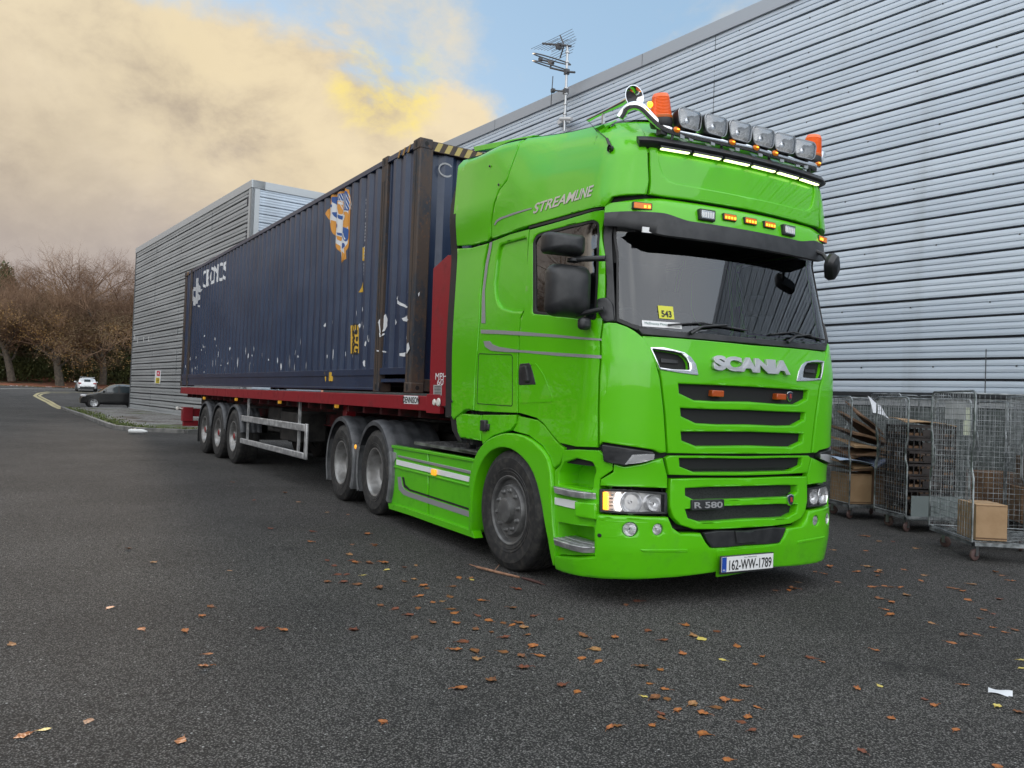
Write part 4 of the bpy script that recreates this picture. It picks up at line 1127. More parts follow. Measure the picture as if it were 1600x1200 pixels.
pris('decal_stripe',SILVERT,[(621,745),(626,745),(628,758),(632,765),(640,769),(733,799),(733,808),(640,777),(630,773),(623,765)],-1.2135,.02,bevel=0)
pris('decal_stripe',DARK,[(628,745),(631,746),(633,757),(640,764),(733,794),(733,797),(640,767),(631,761)],-1.2135,.02,bevel=0)
p=onY(677,738,-1.24); b=MB(); b.box((p.x,-1.235,p.z),(.09,.03,.06)); TP(b.build('marker_light',AMBERM,bevel=.008))
pris('emblem',SILVERT,[(612,707),(615,706),(618,708),(618,716),(615,722),(612,716)],-1.222,.02,bevel=0)

# ---------------------------------------------------------------- trailer
TH=.059; PX,YO=-4.9,.042
SEMI=empty('semi_trailer',(PX,YO,0),TH,'dark red flatbed trailer under the blue container, three axles at its rear','trailer')
CONT=empty('shipping_container',(PX,YO,1.475),TH,'long navy blue corrugated shipping container with worn white and orange markings','container')
cT,sT=math.cos(TH),math.sin(TH)
def onT(u,v,yl=-1.24):
    n=Vector((-sT,cT,0)); P0=Vector((PX,YO,0))+n*yl; q=onp(u,v,P0,n)-Vector((PX,YO,0))
    return Vector((PX+q.x*cT+q.y*sT,yl,q.z))
def ST(o): o.parent=SEMI; o.location=(-PX,0,0); return o
def CTN(o,px_=True): o.parent=CONT; o.location=(-PX,0,-1.475); return o
def tb(name,boxes,mt,bevel=.006,fn=ST,**k):
    b=MB()
    for a,c in boxes: b.bb(a,c)
    return fn(b.build(name,mt,bevel=bevel,**k))
DZ0,DZ1=1.285,1.445
for sg in (-1,1): tb('side_rail',[((-17.5,sg*1.27,DZ0),(-3.6,sg*1.20,DZ1)),((-17.5,sg*1.20,DZ0),(-3.6,sg*1.12,DZ0+.012)),((-17.5,sg*1.20,DZ1-.012),(-3.6,sg*1.12,DZ1))],RED)
tb('deck',[((-17.5,-1.13,DZ1-.03),(-3.5,1.13,DZ1+.006)),((-17.52,-1.27,DZ0),(-17.46,1.27,DZ1))],REDD)
tb('main_beam',[((-17.3,s_*.5-.06,.90),(-7.4,s_*.5+.06,DZ0)) for s_ in (-1,1)]+[((-7.4,s_*.5-.06,1.16),(-3.7,s_*.5+.06,DZ0)) for s_ in (-1,1)]+[((-17.3,s_*.5-.12,.90),(-7.4,s_*.5+.12,.92)) for s_ in (-1,1)],REDD)
tb('cross_member',[((x-.03,-1.15,1.20),(x+.03,1.15,DZ0-.002)) for x in [-17.2+.55*i for i in range(25)]],REDD,bevel=0)
# headboard
pl=[(p.x,p.z) for p in (onT(u,v) for u,v in ((674,617),(680,420),(703,399),(709,399),(706,635),(672,635)))]
for sg in (-1,1):
    b=MB(); b.prism(pl,(sg*1.265,sg*1.225),'Y'); ST(b.build('headboard_wing',RED,bevel=.006))
    b=MB(); b.prism([(-3.60,DZ0-.02),(-3.60,DZ0+.18),(-3.28,DZ0+.18),(-3.28,DZ0-.02)],(sg*1.272,sg*1.22),'Y'); ST(b.build('headboard_foot',RED,bevel=.004))
tb('headboard',[((-3.36,-1.22,DZ1),(-3.30,1.22,2.75)),((-3.42,-1.22,2.72),(-3.28,1.22,2.80))],RED)
FY=lambda x,y,z: Matrix.Translation((x,y,z))@Matrix(((1,0,0,0),(0,0,1,0),(0,1,0,0),(0,0,0,1)))
def ttext(name,body,u,v,wd,ht,mt,y=-1.277,fn=ST,**k):
    p=onT(u,v,y); M4=Matrix.Translation((p.x,y,p.z))@Matrix(((1,0,0,0),(0,0,-1,0),(0,1,0,0),(0,0,0,1)))
    return fn(text_obj(name,body,.1,M4,mt,None,width=wd,height=ht,**k))
ttext('headboard_text','MPH',689,588,.25,.07,WHITE,y=-1.267); ttext('headboard_text','60',688,597,.14,.065,WHITE,y=-1.267)
def tplate(name,mt,pix,y,th=.006,fn=ST,bevel=0):
    pl=[(p.x,p.z) for p in (onT(u,v,y) for u,v in pix)]; b=MB(); b.prism(pl,(y,y+th),'Y'); return fn(b.build(name,mt,bevel=bevel))
tplate('data_plate',mat('data_plate',(.35,.34,.33),.5),[(677,601.5),(690,601.5),(690,618),(677,618)],-1.267)
for k in range(6): tplate('plate_text',INK,[(678.5,603.5+2.3*k),(688.5,603.5+2.3*k),(688.5,604.3+2.3*k),(678.5,604.3+2.3*k)],-1.2685)
tplate('maker_plate',WHITE,[(631,618),(653,618.6),(653,631.5),(631,630.6)],-1.272)
ttext('plate_text','DENNISON',642,625,.42,.07,INK,y=-1.2735,bold=.003)
for u,r in ((679,.035),(685.5,.045)):
    p=onT(u,628.5,-1.272); b=MB(); b.lathe([(0,-.012),(r*.8,-.010),(r,0)],(p.x,-1.275,p.z),'Y',16); ST(b.build('front_marker',mat('marker_clear',(.7,.68,.62),.3),))
# side marker lamps
for u,v in ((526,634),(437,628),(369,624),(319,622)):
    p=onT(u,v,-1.2); b=MB(); b.box((p.x,-1.2,p.z),(.06,.05,.06)); ST(b.build('side_marker',mat('marker_amber',(.7,.35,.03),.3,emit=(1,.5,.05),es=.22),bevel=.01))
    b=MB(); b.bb((p.x-.015,-1.21,p.z),(p.x+.015,-1.19,DZ0)); ST(b.build('marker_stay',CHAS))
# landing legs
for sg in (-1,1):
    tb('landing_leg',[((-6.75,sg*.95-.07,.55),(-6.60,sg*.95+.07,DZ0)),((-6.73,sg*.95-.05,.45),(-6.62,sg*.95+.05,.55)),((-6.82,sg*.95-.12,.42),(-6.53,sg*.95+.12,.45))],RED)
tb('leg_brace',[((-6.72,-.9,.80),(-6.66,.9,.86))],REDD)
# side guards
for sg in (-1,1):
    y0,y1=sg*1.245,sg*1.205
    tb('side_guard',[((-11.5,y0,.845),(-7.72,y1,.955))],ALU,bevel=.012)
    tb('side_guard',[((-11.5,y0,.43),(-7.72,y1,.525))],ALU,bevel=.012)
    tb('side_guard_end',[((-7.72,y0,.43),(-7.62,y1,.965))],ALU,bevel=.012)
    tb('guard_post',[((x-.03,sg*1.20,.44),(x+.03,sg*1.17,DZ0)) for x in (-11.2,-8.15)],ALU,bevel=0)
    tb('guard_stay',[((x-.025,sg*1.17,1.10),(x+.025,sg*.6,1.14)) for x in (-11.2,-8.15)],CHAS,bevel=0)
# running gear
twh=make_wheel('trailer'); k=True; XT=-12.061
for i in range(3):
    x=XT-1.31*i
    place_wheel(twh,k,x,-1.24,.525,0,SEMI,PX); k=False; place_wheel(twh,False,x,1.24,.525,PI,SEMI,PX)
    tb('axle',[((x-.07,-.9,.46),(x+.07,.9,.60)),((x-.3,-.62,.6),(x+.1,-.48,.9)),((x-.3,.48,.6),(x+.1,.62,.9))],CHAS)
    for sg in (-1,1):
        o=mudguard('mudguard',x,-1.255,-.85,.525,.62,R_(10),R_(172),SEMI,PX,MATS['mudguard_plastic'],lip=.05)
        if sg>0: o.scale=(1,-1,1)
    b=MB()
    for sg in (-1,1): b.tube([(x,sg*.86,1.14),(x,sg*1.0,1.14)],.02,6)
    ST(b.build('mudguard_stay',CHAS))
tb('mud_flap',[((-15.36,-1.24,.22),(-15.34,-.86,.75)),((-15.36,.86,.22),(-15.34,1.24,.75))],RUB,bevel=0)
tb('rear_bumper',[((-17.35,-1.22,.48),(-17.25,1.22,.62)),((-17.45,-1.24,.60),(-17.2,-1.0,.95)),((-17.45,1.0,.60),(-17.2,1.24,.95)),((-17.4,-.55,.6),(-17.3,-.45,1.0)),((-17.4,.45,.6),(-17.3,.55,1.0)),((-17.35,-1.22,.72),(-17.25,1.22,.92))],RED)
b=MB(); p=onT(282,640,-1.3); b.tube([(-17.3,-1.22,.9),(-17.3,-1.32,.92)],.015,6); b.lathe([(0,-.05),(.03,-.04),(.04,0),(.03,.03),(0,.04)],(-17.3,-1.36,.92),'Z',14); ST(b.build('outline_lamp',mat('marker_clear',(.7,.68,.62),.3)))
tb('tool_box',[((-9.6,-1.05,.62),(-8.7,-.55,1.1)),((-10.9,-.9,.7),(-10.1,-.4,1.15)),((-16.8,-.9,.75),(-15.7,.9,1.2))],CHAS,bevel=.02)
b=MB(); b.lathe([(0,0),(.12,0),(.14,.03),(.14,.75),(.12,.78),(0,.78)],(-10.6,-.8,.86),'X',20); ST(b.build('air_tank',CHAS))

# ---------------------------------------------------------------- container
def blue_b(g,p):
    v=WP(g); n=g.noise(v,1.2,5); n2=g.noise(v,14,6,.7); z=g.n('ShaderNodeSeparateXYZ'); g.l(v,z.inputs[0])
    c=g.mix(g.sstep(n,.3,.7),(.009,.023,.060),(.015,.034,.080))
    rust=g.math('MULTIPLY',g.sstep(g.math('ADD',n2,g.math('MULTIPLY',g.sstep(z.outputs[2],2.4,1.5),.12)),.69,.77),.7)
    c=g.mix(rust,c,(.05,.032,.022))
    st=g.noise(g.vscale(v,(6,6,.35)),2.5,5,.7); c=g.mix(g.math('MULTIPLY',g.sstep(st,.5,.8),.5),c,(.045,.062,.085))
    g.l(c,p.inputs['Base Color']); g.l(g.math('MULTIPLY_ADD',n2,.3,.24),p.inputs['Roughness']); bump(g,p,n2,.15,.01)
CBLUE=mat('container_blue',rough=.45,coat=.35,coat_r=.3,build=blue_b)
def rusty(g,p):
    v=WP(g); n=g.noise(g.vscale(v,(1,1,.35)),5,6,.7); n2=g.noise(v,22,5,.7)
    c=g.mix(g.sstep(n,.38,.54),(.022,.028,.038),(.060,.042,.032)); c=g.mix(g.sstep(n2,.54,.68),c,(.10,.052,.028))
    g.l(c,p.inputs['Base Color']); bump(g,p,n2,.25,.01)
CPOST=mat('container_post',rough=.65,build=rusty)
XF=-4.10; XR=XF-13.716; CZ0=1.475; CZ1=CZ0+2.896; CY=1.225
BRK=[0,.070,.137,.209,.276]; 
def cy(x):
    t=((x-XR)%.276)/.276*.276
    if t<.070: d=0
    elif t<.137: d=(t-.070)/.067
    elif t<.209: d=1
    else: d=1-(t-.209)/.067
    d*=1.0
    dent=.012*noise.noise(Vector((x*.5,3,0)))
    return -CY+.012+.036*d+dent*.5
segs=[(XR+.17,XR+.76),(XR+.93,XF-1.08),(XF-.90,XF-.17)]
def xs_of(a,c):
    o={round(a,4),round(c,4)}; k=math.floor((a-XR)/.276)
    while XR+k*.276<c:
        for q in (0,.070,.137,.209):
            x=XR+k*.276+q
            if a<x<c: o.add(round(x,4))
        k+=1
    return sorted(o)
for sg in (1,-1):
    for a,c in segs:
        X=xs_of(a,c); Z=[CZ0+.28,CZ0+.30]+[CZ0+.30+(2.896-.38)*i/8 for i in range(1,8)]+[CZ1-.08]
        b=MB(); vs=[(x,sg*(cy(x)-.010*noise.noise(Vector((x*1.1,z*1.3,sg)))),z) for x in X for z in Z]; m_=len(Z)
        b.add(vs,[(i*m_+j,(i+1)*m_+j,(i+1)*m_+j+1,i*m_+j+1) for i in range(len(X)-1) for j in range(m_-1)])
        CTN(b.build('side_wall',CBLUE,smooth=False))
    s_=-sg
    tb('top_rail',[((XR+.1,s_*CY,CZ1-.085),(XF-.1,s_*(CY-.06),CZ1-.02))],CBLUE,fn=CTN,bevel=.004)
    tb('bottom_rail',[((XR+.1,s_*CY,CZ0+.20),(XF-.95,s_*(CY-.05),CZ0+.285)),((XR+.1,s_*(CY-.012),CZ0+.045),(XF-.95,s_*(CY-.05),CZ0+.20)),((XR+.1,s_*CY,CZ0+.02),(XF-.95,s_*(CY-.08),CZ0+.05)),((XF-.95,s_*CY,CZ0+.21),(XF-.1,s_*(CY-.05),CZ0+.29))],CBLUE,fn=CTN,bevel=.003)
    for x0,x1 in ((XF-1.08,XF-.90),(XR+.76,XR+.93)):
        tb('intermediate_post',[((x0,s_*(CY+.006),CZ0),(x1,s_*(CY-.08),CZ1-.0))],CPOST,fn=CTN,bevel=.01)
        tb('post_groove',[((x0+.05,s_*(CY+.008),CZ0+.05),(x0+.062,s_*(CY),CZ1-.3)),((x1-.07,s_*(CY+.008),CZ0+.05),(x1-.058,s_*(CY),CZ1-.3))],DARK,fn=CTN,bevel=0)
    for x0,x1 in ((XF-.178,XF),(XR,XR+.16)):
        b=MB(); b.bb((x0,s_*CY,CZ0+.1),(x1,s_*(CY-.17),CZ1-.1)); CTN(b.build('corner_post',CPOST,bevel=.015))
        b=MB(); b.bb((x0+.085,s_*(CY+.002),CZ0+.12),(x0+.092,s_*CY,CZ1-.12)); CTN(b.build('post_groove',DARK,smooth=False))
# front wall
b=MB(); Y=[-CY+.17]; y=-CY+.17; k=0; pat=[(.11,0),(.07,.045),(.10,.045),(.07,0)]
pts=[(XF-.09,-CY+.17)]
while y<CY-.4:
    for dy,dx in pat: y+=dy; pts.append((XF-.09+dx,y))
pts.append((XF-.09,CY-.17))
vs=[(x,y,z) for x,y in pts for z in (CZ0+.15,CZ1-.12)]
b.add(vs,[(2*i,2*i+2,2*i+3,2*i+1) for i in range(len(pts)-1)]); CTN(b.build('end_wall',CBLUE,smooth=False))
tb('end_rail',[((XF-.12,-CY+.16,CZ1-.13),(XF-.01,CY-.16,CZ1-.01)),((XF-.12,-CY+.16,CZ0+.02),(XF-.02,CY-.16,CZ0+.16))],CPOST,fn=CTN)
b=MB()
for i in range(18):
    y=-CY+.18+.13*i
    b.add([(XF-.008,y,CZ1-.12),(XF-.008,y+.065,CZ1-.12),(XF-.008,y+.115,CZ1-.02),(XF-.008,y+.05,CZ1-.02)],[(0,1,2,3)])
YST=mat('hazard_yellow',(.45,.36,.12),.6)
CTN(b.build('hazard_stripe',YST,smooth=False))
b=MB()
for x0 in (XF-.62,XF-.48,XF-.34,XR+.25,XR+.38):
    b.add([(x0,-CY-.004,CZ1-.10),(x0+.05,-CY-.004,CZ1-.10),(x0+.10,-CY-.004,CZ1-.02),(x0+.05,-CY-.004,CZ1-.02)],[(0,1,2,3)])
CTN(b.build('hazard_stripe',mat('hazard_ochre',(.32,.18,.05),.7),smooth=False))
b=MB(); b.grid(lambda u,v:(XR+.05+(13.6)*u,-CY+.05+(2*CY-.1)*v,CZ1-.045+.0*u),3,3); b.bb((XR+.02,-CY+.02,CZ0+.12),(XF-.1,CY-.02,CZ0+.16)); CTN(b.build('roof_sheet',CBLUE))
tb('end_wall',[((XR+.02,-CY+.16,CZ0+.1),(XR+.05,CY-.16,CZ1-.05))],CBLUE,fn=CTN)
# castings with holes
for x0,x1,fx in ((XF-.178,XF+.004,1),(XR-.004,XR+.174,-1),(XF-1.08,XF-.90,0),(XR+.76,XR+.938,0)):
    for s_ in (-1,1):
        for z0,z1 in ((CZ0-.002,CZ0+.118),(CZ1-.118,CZ1+.004)):
            if fx==0 and z0>3: z0+=0
            b=MB(); b.bb((x0,s_*(CY+.008),z0),(x1,s_*(CY-.16),z1)); cst=CTN(b.build('corner_casting',CPOST,bevel=.012,seg=2))
            b=MB(); c_=((x0+x1)/2,s_*(CY+.0085),(z0+z1)/2)
            b.lathe([(.0,-.001),(.024,-.001),(.026,0)],c_,'Y',16); b.v=[(v[0],v[1],c_[2]+(v[2]-c_[2])*1.6) for v in b.v]
            if fx>0:
                c2=(x1+.0005,s_*(CY-.08),(z0+z1)/2); n0=len(b.v); b.lathe([(0,.001),(.024,.001),(.026,0)],c2,'X',16)
            CTN(b.build('casting_hole',DARK,smooth=False))
# decals on the corrugated side
def decal(name,mt,poly,off=.003,rr=0):
    if area2(poly)<0: poly=poly[::-1]
    poly=rnd(poly,rr); tri=tessellate_polygon([[Vector((p[0],p[1],0)) for p in poly]])
    bm=bmesh.new(); V=[bm.verts.new((p[0],p[1],0)) for p in poly]
    for t in tri:
        try: bm.faces.new([V[i] for i in t])
        except ValueError: pass
    x0=min(p[0] for p in poly); x1=max(p[0] for p in poly); k=math.floor((x0-XR)/.276)
    while XR+k*.276<x1:
        for q in (0,.070,.137,.209): bmesh.ops.bisect_plane(bm,geom=bm.verts[:]+bm.edges[:]+bm.faces[:],plane_co=(XR+k*.276+q,0,0),plane_no=(1,0,0))
        k+=1
    return bm,off
def dfin(name,mt,bms,onpost=False):
    me=bpy.data.meshes.new(name); vs=[];fs=[]
    for bm,off in bms:
        bm.verts.index_update(); o=len(vs)
        for v in bm.verts:
            x,z=v.co.x,v.co.y
            d=.010*noise.noise(Vector((x*1.1,z*1.3,1)))
            y=-CY-.009 if (x>XF-.178 or XF-1.08<x<XF-.90) else -( -cy(x)+.010*noise.noise(Vector((x*1.1,z*1.3,1))) )
            vs.append((x,y-off,z))
        for f in bm.faces: fs.append(tuple(o+v.index for v in f.verts))
        bm.free()
    me.from_pydata(vs,[],fs); me.materials.append(mt); o=bpy.data.objects.new(name,me); col.objects.link(o); return CTN(o)
def pxp(pix,s=1,ox=0,oy=0): return [(lambda p:(p.x,p.z))(onT(u/s+ox,v/s+oy,-CY)) for u,v in pix]
S8=8.575
LW=mat('decal_white',(.62,.63,.64),.6); LO=mat('decal_orange',(.62,.27,.04),.6); LB=mat('decal_blue',(.01,.07,.27),.5)
outl=[(310,210),(400,180),(470,130),(500,120),(530,135),(540,300),(530,500),(525,800),(520,880),(495,960),(495,1060),(470,1100),(443,1130),(420,1070),(415,980),(370,900),(355,850),(355,780),(320,730),(300,640),(290,580),(250,530),(233,460),(250,400),(290,350),(310,280)]
dfin('peeling_logo',LO,[decal('',0,pxp(outl,S8,480,280),.003)])
def shr(pl,k): 
    cx=sum(p[0] for p in pl)/len(pl); cyy=sum(p[1] for p in pl)/len(pl); return [(cx+(a-cx)*k,cyy+(c-cyy)*k) for a,c in pl]
dfin('peeling_logo',LW,[decal('',0,pxp(shr(outl,.90),S8,480,280),.005)])
blues=[[(315,240),(370,225),(385,320),(360,340),(320,300)],[(385,205),(520,150),(530,290),(525,420),(470,410),(455,300),(440,280),(385,280)],[(320,440),(370,430),(395,500),(360,530),(330,490)],[(395,470),(440,490),(430,540),(400,520)],[(440,620),(520,660),(515,790),(500,840),(440,720)],[(450,860),(490,850),(495,900),(470,935),(450,905)],[(385,710),(430,720),(425,755),(395,745)],[(365,580),(395,600),(390,650),(370,640)],[(295,340),(325,335),(325,375),(300,370)]]
orgs=[[(385,290),(450,290),(440,460),(410,470),(390,380)],[(450,440),(520,430),(515,650),(470,640),(445,560)],[(255,400),(300,360),(305,470),(290,560),(250,500)],[(300,540),(350,560),(350,760),(320,720)],[(380,750),(430,770),(420,830),(390,800)],[(375,850),(415,890),(410,960),(375,900)],[(445,950),(490,990),(480,1070),(450,1110),(425,1040)]]
dfin('logo_patch',LB,[decal('',0,pxp(q,S8,480,280),.007,.03) for q in blues])
dfin('logo_patch',LO,[decal('',0,pxp(q,S8,480,280),.0072,.04) for q in orgs])
wl=[]
for k in range(9):
    u=395+16*k; wl.append(decal('',0,pxp([(u,190),(u+5,190),(u+45,400),(u+40,400)],S8,480,280),.009))
for q in ([(400,300),(430,300),(440,340),(405,330)],[(465,500),(495,470),(500,500),(480,560)],[(470,720),(480,720),(500,800),(495,810)]): wl.append(decal('',0,pxp(q,S8,480,280),.0092,.02))
dfin('logo_patch',LW,wl)
# lettering at the rear
def ctext(name,body,pa,pb,ht,mt,off=.004,**k):
    a=onT(*pa,-CY); c=onT(*pb,-CY)
    me=text_mesh(body,.3,**k); xs=[v.co.x for v in me.vertices]; yv=[v.co.y for v in me.vertices]
    W=max(xs)-min(xs); H=max(yv)-min(yv); bm=bmesh.new(); bm.from_mesh(me)
    for v in bm.verts:
        t=(v.co.x-min(xs))/W; v.co.x=a.x+(c.x-a.x)*t; v.co.y=a.z+(c.z-a.z)*t+ht*((v.co.y-min(yv))/H-.5); v.co.z=0
    kk=math.floor((a.x-XR)/.276)
    while XR+kk*.276<c.x:
        for q in (0,.070,.137,.209): bmesh.ops.bisect_plane(bm,geom=bm.verts[:]+bm.edges[:]+bm.faces[:],plane_co=(XR+kk*.276+q,0,0),plane_no=(1,0,0))
        kk+=1
    return dfin(name,mt,[(bm,off)])
ctext('lettering','CRONOS',(316,437),(352,421),.40,LW,bold=.004)
S5=5.0
cr=[[(180,262),(200,245),(205,300),(215,350),(185,360),(175,310)],[(135,370),(160,335),(205,345),(232,355),(225,385),(195,380),(215,430),(195,470),(165,505),(142,505),(145,470),(120,435),(130,420)],[(195,505),(210,495),(205,520),(196,520)],[(205,380),(228,350),(225,372)]]
dfin('peeling_emblem',mat('decal_grey',(.42,.43,.45),.6),[decal('',0,pxp([(165+(a_-165)*.85,380+(b_-380)*.85) for a_,b_ in q],S5,270,380),.004,.03) for q in cr])
dfin('emblem_gap',CBLUE,[decal('',0,pxp(q,S5,270,380),.006,.03) for q in ([(155,375),(172,370),(176,410),(165,425),(152,400)],[(185,400),(192,395),(195,430),(186,440)])])
# yellow panels
dfin('warning_panel',mat('panel_yellow',(.60,.36,.03),.5),[decal('',0,pxp([(544.5,508),(556.5,507.5),(556,551.5),(543.5,552)]),.004)])
for k,tx in enumerate(('CAU','9\'6"','45\'','ING')):
    ctext('panel_text',tx,(545.3,514+10.4*k),(555.6,514+10.4*k),.15,INK,off=.006,bold=.01)
dfin('warning_panel',MATS['panel_yellow'],[decal('',0,pxp([(562.5,386),(566.5,385),(566,407),(562,407)]),.004),decal('',0,pxp([(507.5,581.5),(519,581.5),(519,595.5),(507.5,595.5)]),.022)])
dfin('warning_triangle',MATS['panel_yellow'],[decal('',0,pxp([(565.5,431),(567,455),(558,456.5)]),.005)])
ctext('panel_text','!',(562.5,450),(564.5,450),.08,INK,off=.007,bold=.01)
# chips and scratches
random.seed(11); ch=[]; 
def chip(x,z,w_,h_):
    n=random.randint(5,7); a0=random.random()*6
    ch.append(decal('',0,[(x+w_*(.4+.6*random.random())*math.cos(a0+2*PI*i/n),z+h_*(.4+.6*random.random())*math.sin(a0+2*PI*i/n)) for i in range(n)],.004))
for i in range(70):
    x=random.uniform(XR+.3,XF-1.3); chip(x,CZ0+.32+abs(random.gauss(0,.22)),.008+.012*random.random(),.03+.09*random.random()**2)
for cx,cz,n,sx,sz in ((XR+2.7,2.28,16,.35,.22),(XF-1.7,2.15,16,.3,.25),(XF-4,2.0,10,.5,.15),(XR+1.2,2.0,10,.4,.2),(XR+5,2.1,8,.5,.2)):
    for i in range(n): chip(random.gauss(cx,sx),max(CZ0+.31,random.gauss(cz,sz)),.010+.014*random.random(),.02+.05*random.random())
for u,v,w_,h_ in ((503,508,.06,.07),(518,503,.05,.06),(340,546,.09,.06),(395,545,.11,.07)): 
    p=onT(u,v,-CY); chip(p.x,p.z,w_*.6,h_*.8)
dfin('paint_chip',LW,ch)
ch=[]
for pix in ([(592,505),(598,490),(604,505),(600,510),(595,520),(593,505)],[(617,462),(622,470),(632,479),(630,481),(620,474),(615,466)],[(625,497),(632,492),(640,500),(634,503),(626,501)],[(634,540),(640,535),(642,545),(637,553)],[(622,552),(628,550),(627,557),(622,556)],[(590,547),(600,549),(600,551),(590,549)],[(655,459),(658,456),(656,464)],[(632,456),(634,454),(635,458)],[(631,528),(634,525),(634,530)],[(599,567),(601,563),(602,569)],[(620,581),(622,583),(620,585)],[(594,520),(597,521),(595,527)],[(613,498),(615,503),(613,508)]):
    ch.append(decal('',0,pxp(pix),.005))
dfin('paint_chip',LW,ch)
# stencilled column of small characters
ch=[]
for i in range(30):
    v=310+i*5.3; u=566.8-(v-310)*.028
    if random.random()<.8: ch.append(decal('',0,pxp([(u,v),(u+.5+random.random(),v),(u+.5,v+3),(u,v+3.4)]),.004))
dfin('stencil_mark',LW,ch)
# painted "C" on the end wall
b=MB(); N=14
for r0_,r1_ in ((.075,.10),):
    c0=(XF-.043,-CY+.36,CZ1-.30)
    vs=[]
    for i in range(N+1):
        a=R_(40+280*i/N); vs+=[(c0[0],c0[1]+.10*math.cos(a)*1.0,c0[2]+.085*math.sin(a)),(c0[0],c0[1]+.085*math.cos(a),c0[2]+.065*math.sin(a))]
    b.add(vs,[(2*i,2*i+1,2*i+3,2*i+2) for i in range(N)])
CTN(b.build('end_marking',mat('faded_white',(.34,.35,.36),.7),smooth=False))
# ---------------------------------------------------------------- warehouse
BA=Vector((-48.72,-1.066,0)); BU=Vector((.99194,.12671,0)); BV=Vector((-.12671,.99194,0)); BLEN=20.81; BDEP=3.17; HT=9.63
WH=empty('warehouse',BA,0,'large grey metal warehouse with ribbed cladding behind the lorry and trailer','warehouse')
def wb(o): o.parent=WH; o.location=-BA; return o
def clad_b(c1,c2,metal,rough):
    def f(g,p):
        v=WP(g); n=g.noise(g.vscale(v,(.25,.25,1.2)),1.0,4); n2=g.noise(g.vscale(v,(.5,.5,3)),4,5,.65)
        c=g.mix(g.sstep(n,.3,.7),c1,c2); st=g.noise(g.vscale(v,(1,1,.06)),1.3,5,.6)
        c=g.mix(g.math('MULTIPLY',g.sstep(st,.5,.75),.28),c,(.24,.25,.25))
        g.l(c,p.inputs['Base Color']); g.l(g.math('MULTIPLY_ADD',n2,.25,rough-.1),p.inputs['Roughness']); bump(g,p,g.noise(g.vscale(v,(1,1,.5)),1.5,2),.12,.05)
    return f
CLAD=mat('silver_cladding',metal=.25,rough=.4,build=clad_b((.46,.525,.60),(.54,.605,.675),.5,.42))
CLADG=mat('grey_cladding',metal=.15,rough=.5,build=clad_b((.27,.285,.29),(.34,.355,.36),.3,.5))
CAPM=mat('cladding_trim',(.33,.36,.40),.42,.4)
CAPL=mat('cladding_trim_pale',(.40,.42,.43),.45,.3)
PITCH=.3333
PRF=[(0,-.002),(.045,.002),(.084,0),(.087,-.020),(.101,-.020),(.106,0),(.148,.003),(.186,0),(.189,-.020),(.203,-.020),(.208,0),(.255,.002),(.290,-.002),(.292,-.085),(.327,-.085),(.3333,-.002)]
PRFG=[(0,.0),(.10,.006),(.15,.0),(.155,-.02),(.18,-.02),(.185,0),(.25,.006),(.272,.0),(.274,-.085),(.329,-.085),(.3333,0)]
def clad_wall(name,P0,U,L,nrm,z_top,z_bot,mt,step=1.4,seed=0):
    rows=[]; z=z_top
    k=0
    while z>z_bot+.01:
        for t,o in (PRFG if mt is CLADG else PRF):
            zz=z-t
            if zz<z_bot: break
            rows.append((zz,o,k))
        z-=PITCH; k+=1
    rows.append((z_bot,-.02,k))
    nx=max(2,int(L/step)+1); b=MB(); vs=[]
    for i in range(nx):
        s=L*i/(nx-1)
        for zz,o,k in rows:
            q=Vector((s*.35,k*1.7+seed,seed)); d=.018*noise.noise(q); dz=.012*noise.noise(q+Vector((9,5,1))) if o<-.01 else .006*noise.noise(q+Vector((9,5,1)))
            p=P0+U*s+nrm*(o+d); vs.append((p.x,p.y,zz+dz))
    m=len(rows); b.add(vs,[(i*m+j,(i+1)*m+j,(i+1)*m+j+1,i*m+j+1) for i in range(nx-1) for j in range(m-1)])
    return wb(b.build(name,mt,smooth=False,recalc=False))
def obox(b,P0,U,N,s0,s1,n0,n1,z0,z1):
    vs=[]
    for s in (s0,s1):
        for n in (n0,n1):
            for z in (z0,z1): p=P0+U*s+N*n; vs.append((p.x,p.y,z))
    b.add(vs,[(0,1,3,2),(4,6,7,5),(0,4,5,1),(2,3,7,6),(0,2,6,4),(1,5,7,3)])
NV=-BV
C1=BA+BU*BLEN; C2=C1+BV*BDEP; MLEN=90
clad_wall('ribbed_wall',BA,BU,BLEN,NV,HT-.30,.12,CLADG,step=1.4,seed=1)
clad_wall('ribbed_wall',C1,BV,BDEP,BU,HT-.30,.12,CLAD,seed=2)
clad_wall('ribbed_wall',C2,BU,MLEN,NV,HT-.30,1.78,CLAD,seed=5)
b=MB(); obox(b,BA,BU,NV,.05,BLEN-.25,-.6,-.045,0,HT-.05); obox(b,C2,BU,NV,-.5,MLEN,-.6,-.052,1.8,HT-.32); obox(b,C2,BU,NV,-.5,MLEN,-.6,-.12,1.6,1.8); obox(b,C1,BV,BU,-.0,BDEP,-.6,-.14,0,HT-.05); wb(b.build('inner_wall',mat('groove_shade',(.03,.03,.035),.8)))  # dark face inside the cladding grooves stands in for their shade
b=MB(); obox(b,BA,BU,NV,-.06,BLEN+.05,-.5,.05,HT-.31,HT); wb(b.build('parapet',CAPL,bevel=.01))
b=MB(); obox(b,C1,BV,BU,.0,BDEP,-.5,.05,HT-.31,HT); wb(b.build('parapet',CAPL,bevel=.01))
b=MB(); obox(b,C2,BU,NV,-.2,MLEN,-.5,.05,HT-.30,HT); wb(b.build('parapet',CAPM,bevel=.01))
b=MB(); obox(b,BA,BU,NV,BLEN-.30,BLEN+.03,-.1,.03,.12,HT-.31); obox(b,C1,BV,BU,-.03,.30,-.1,.03,.12,HT-.31); wb(b.build('corner_trim',CAPL))
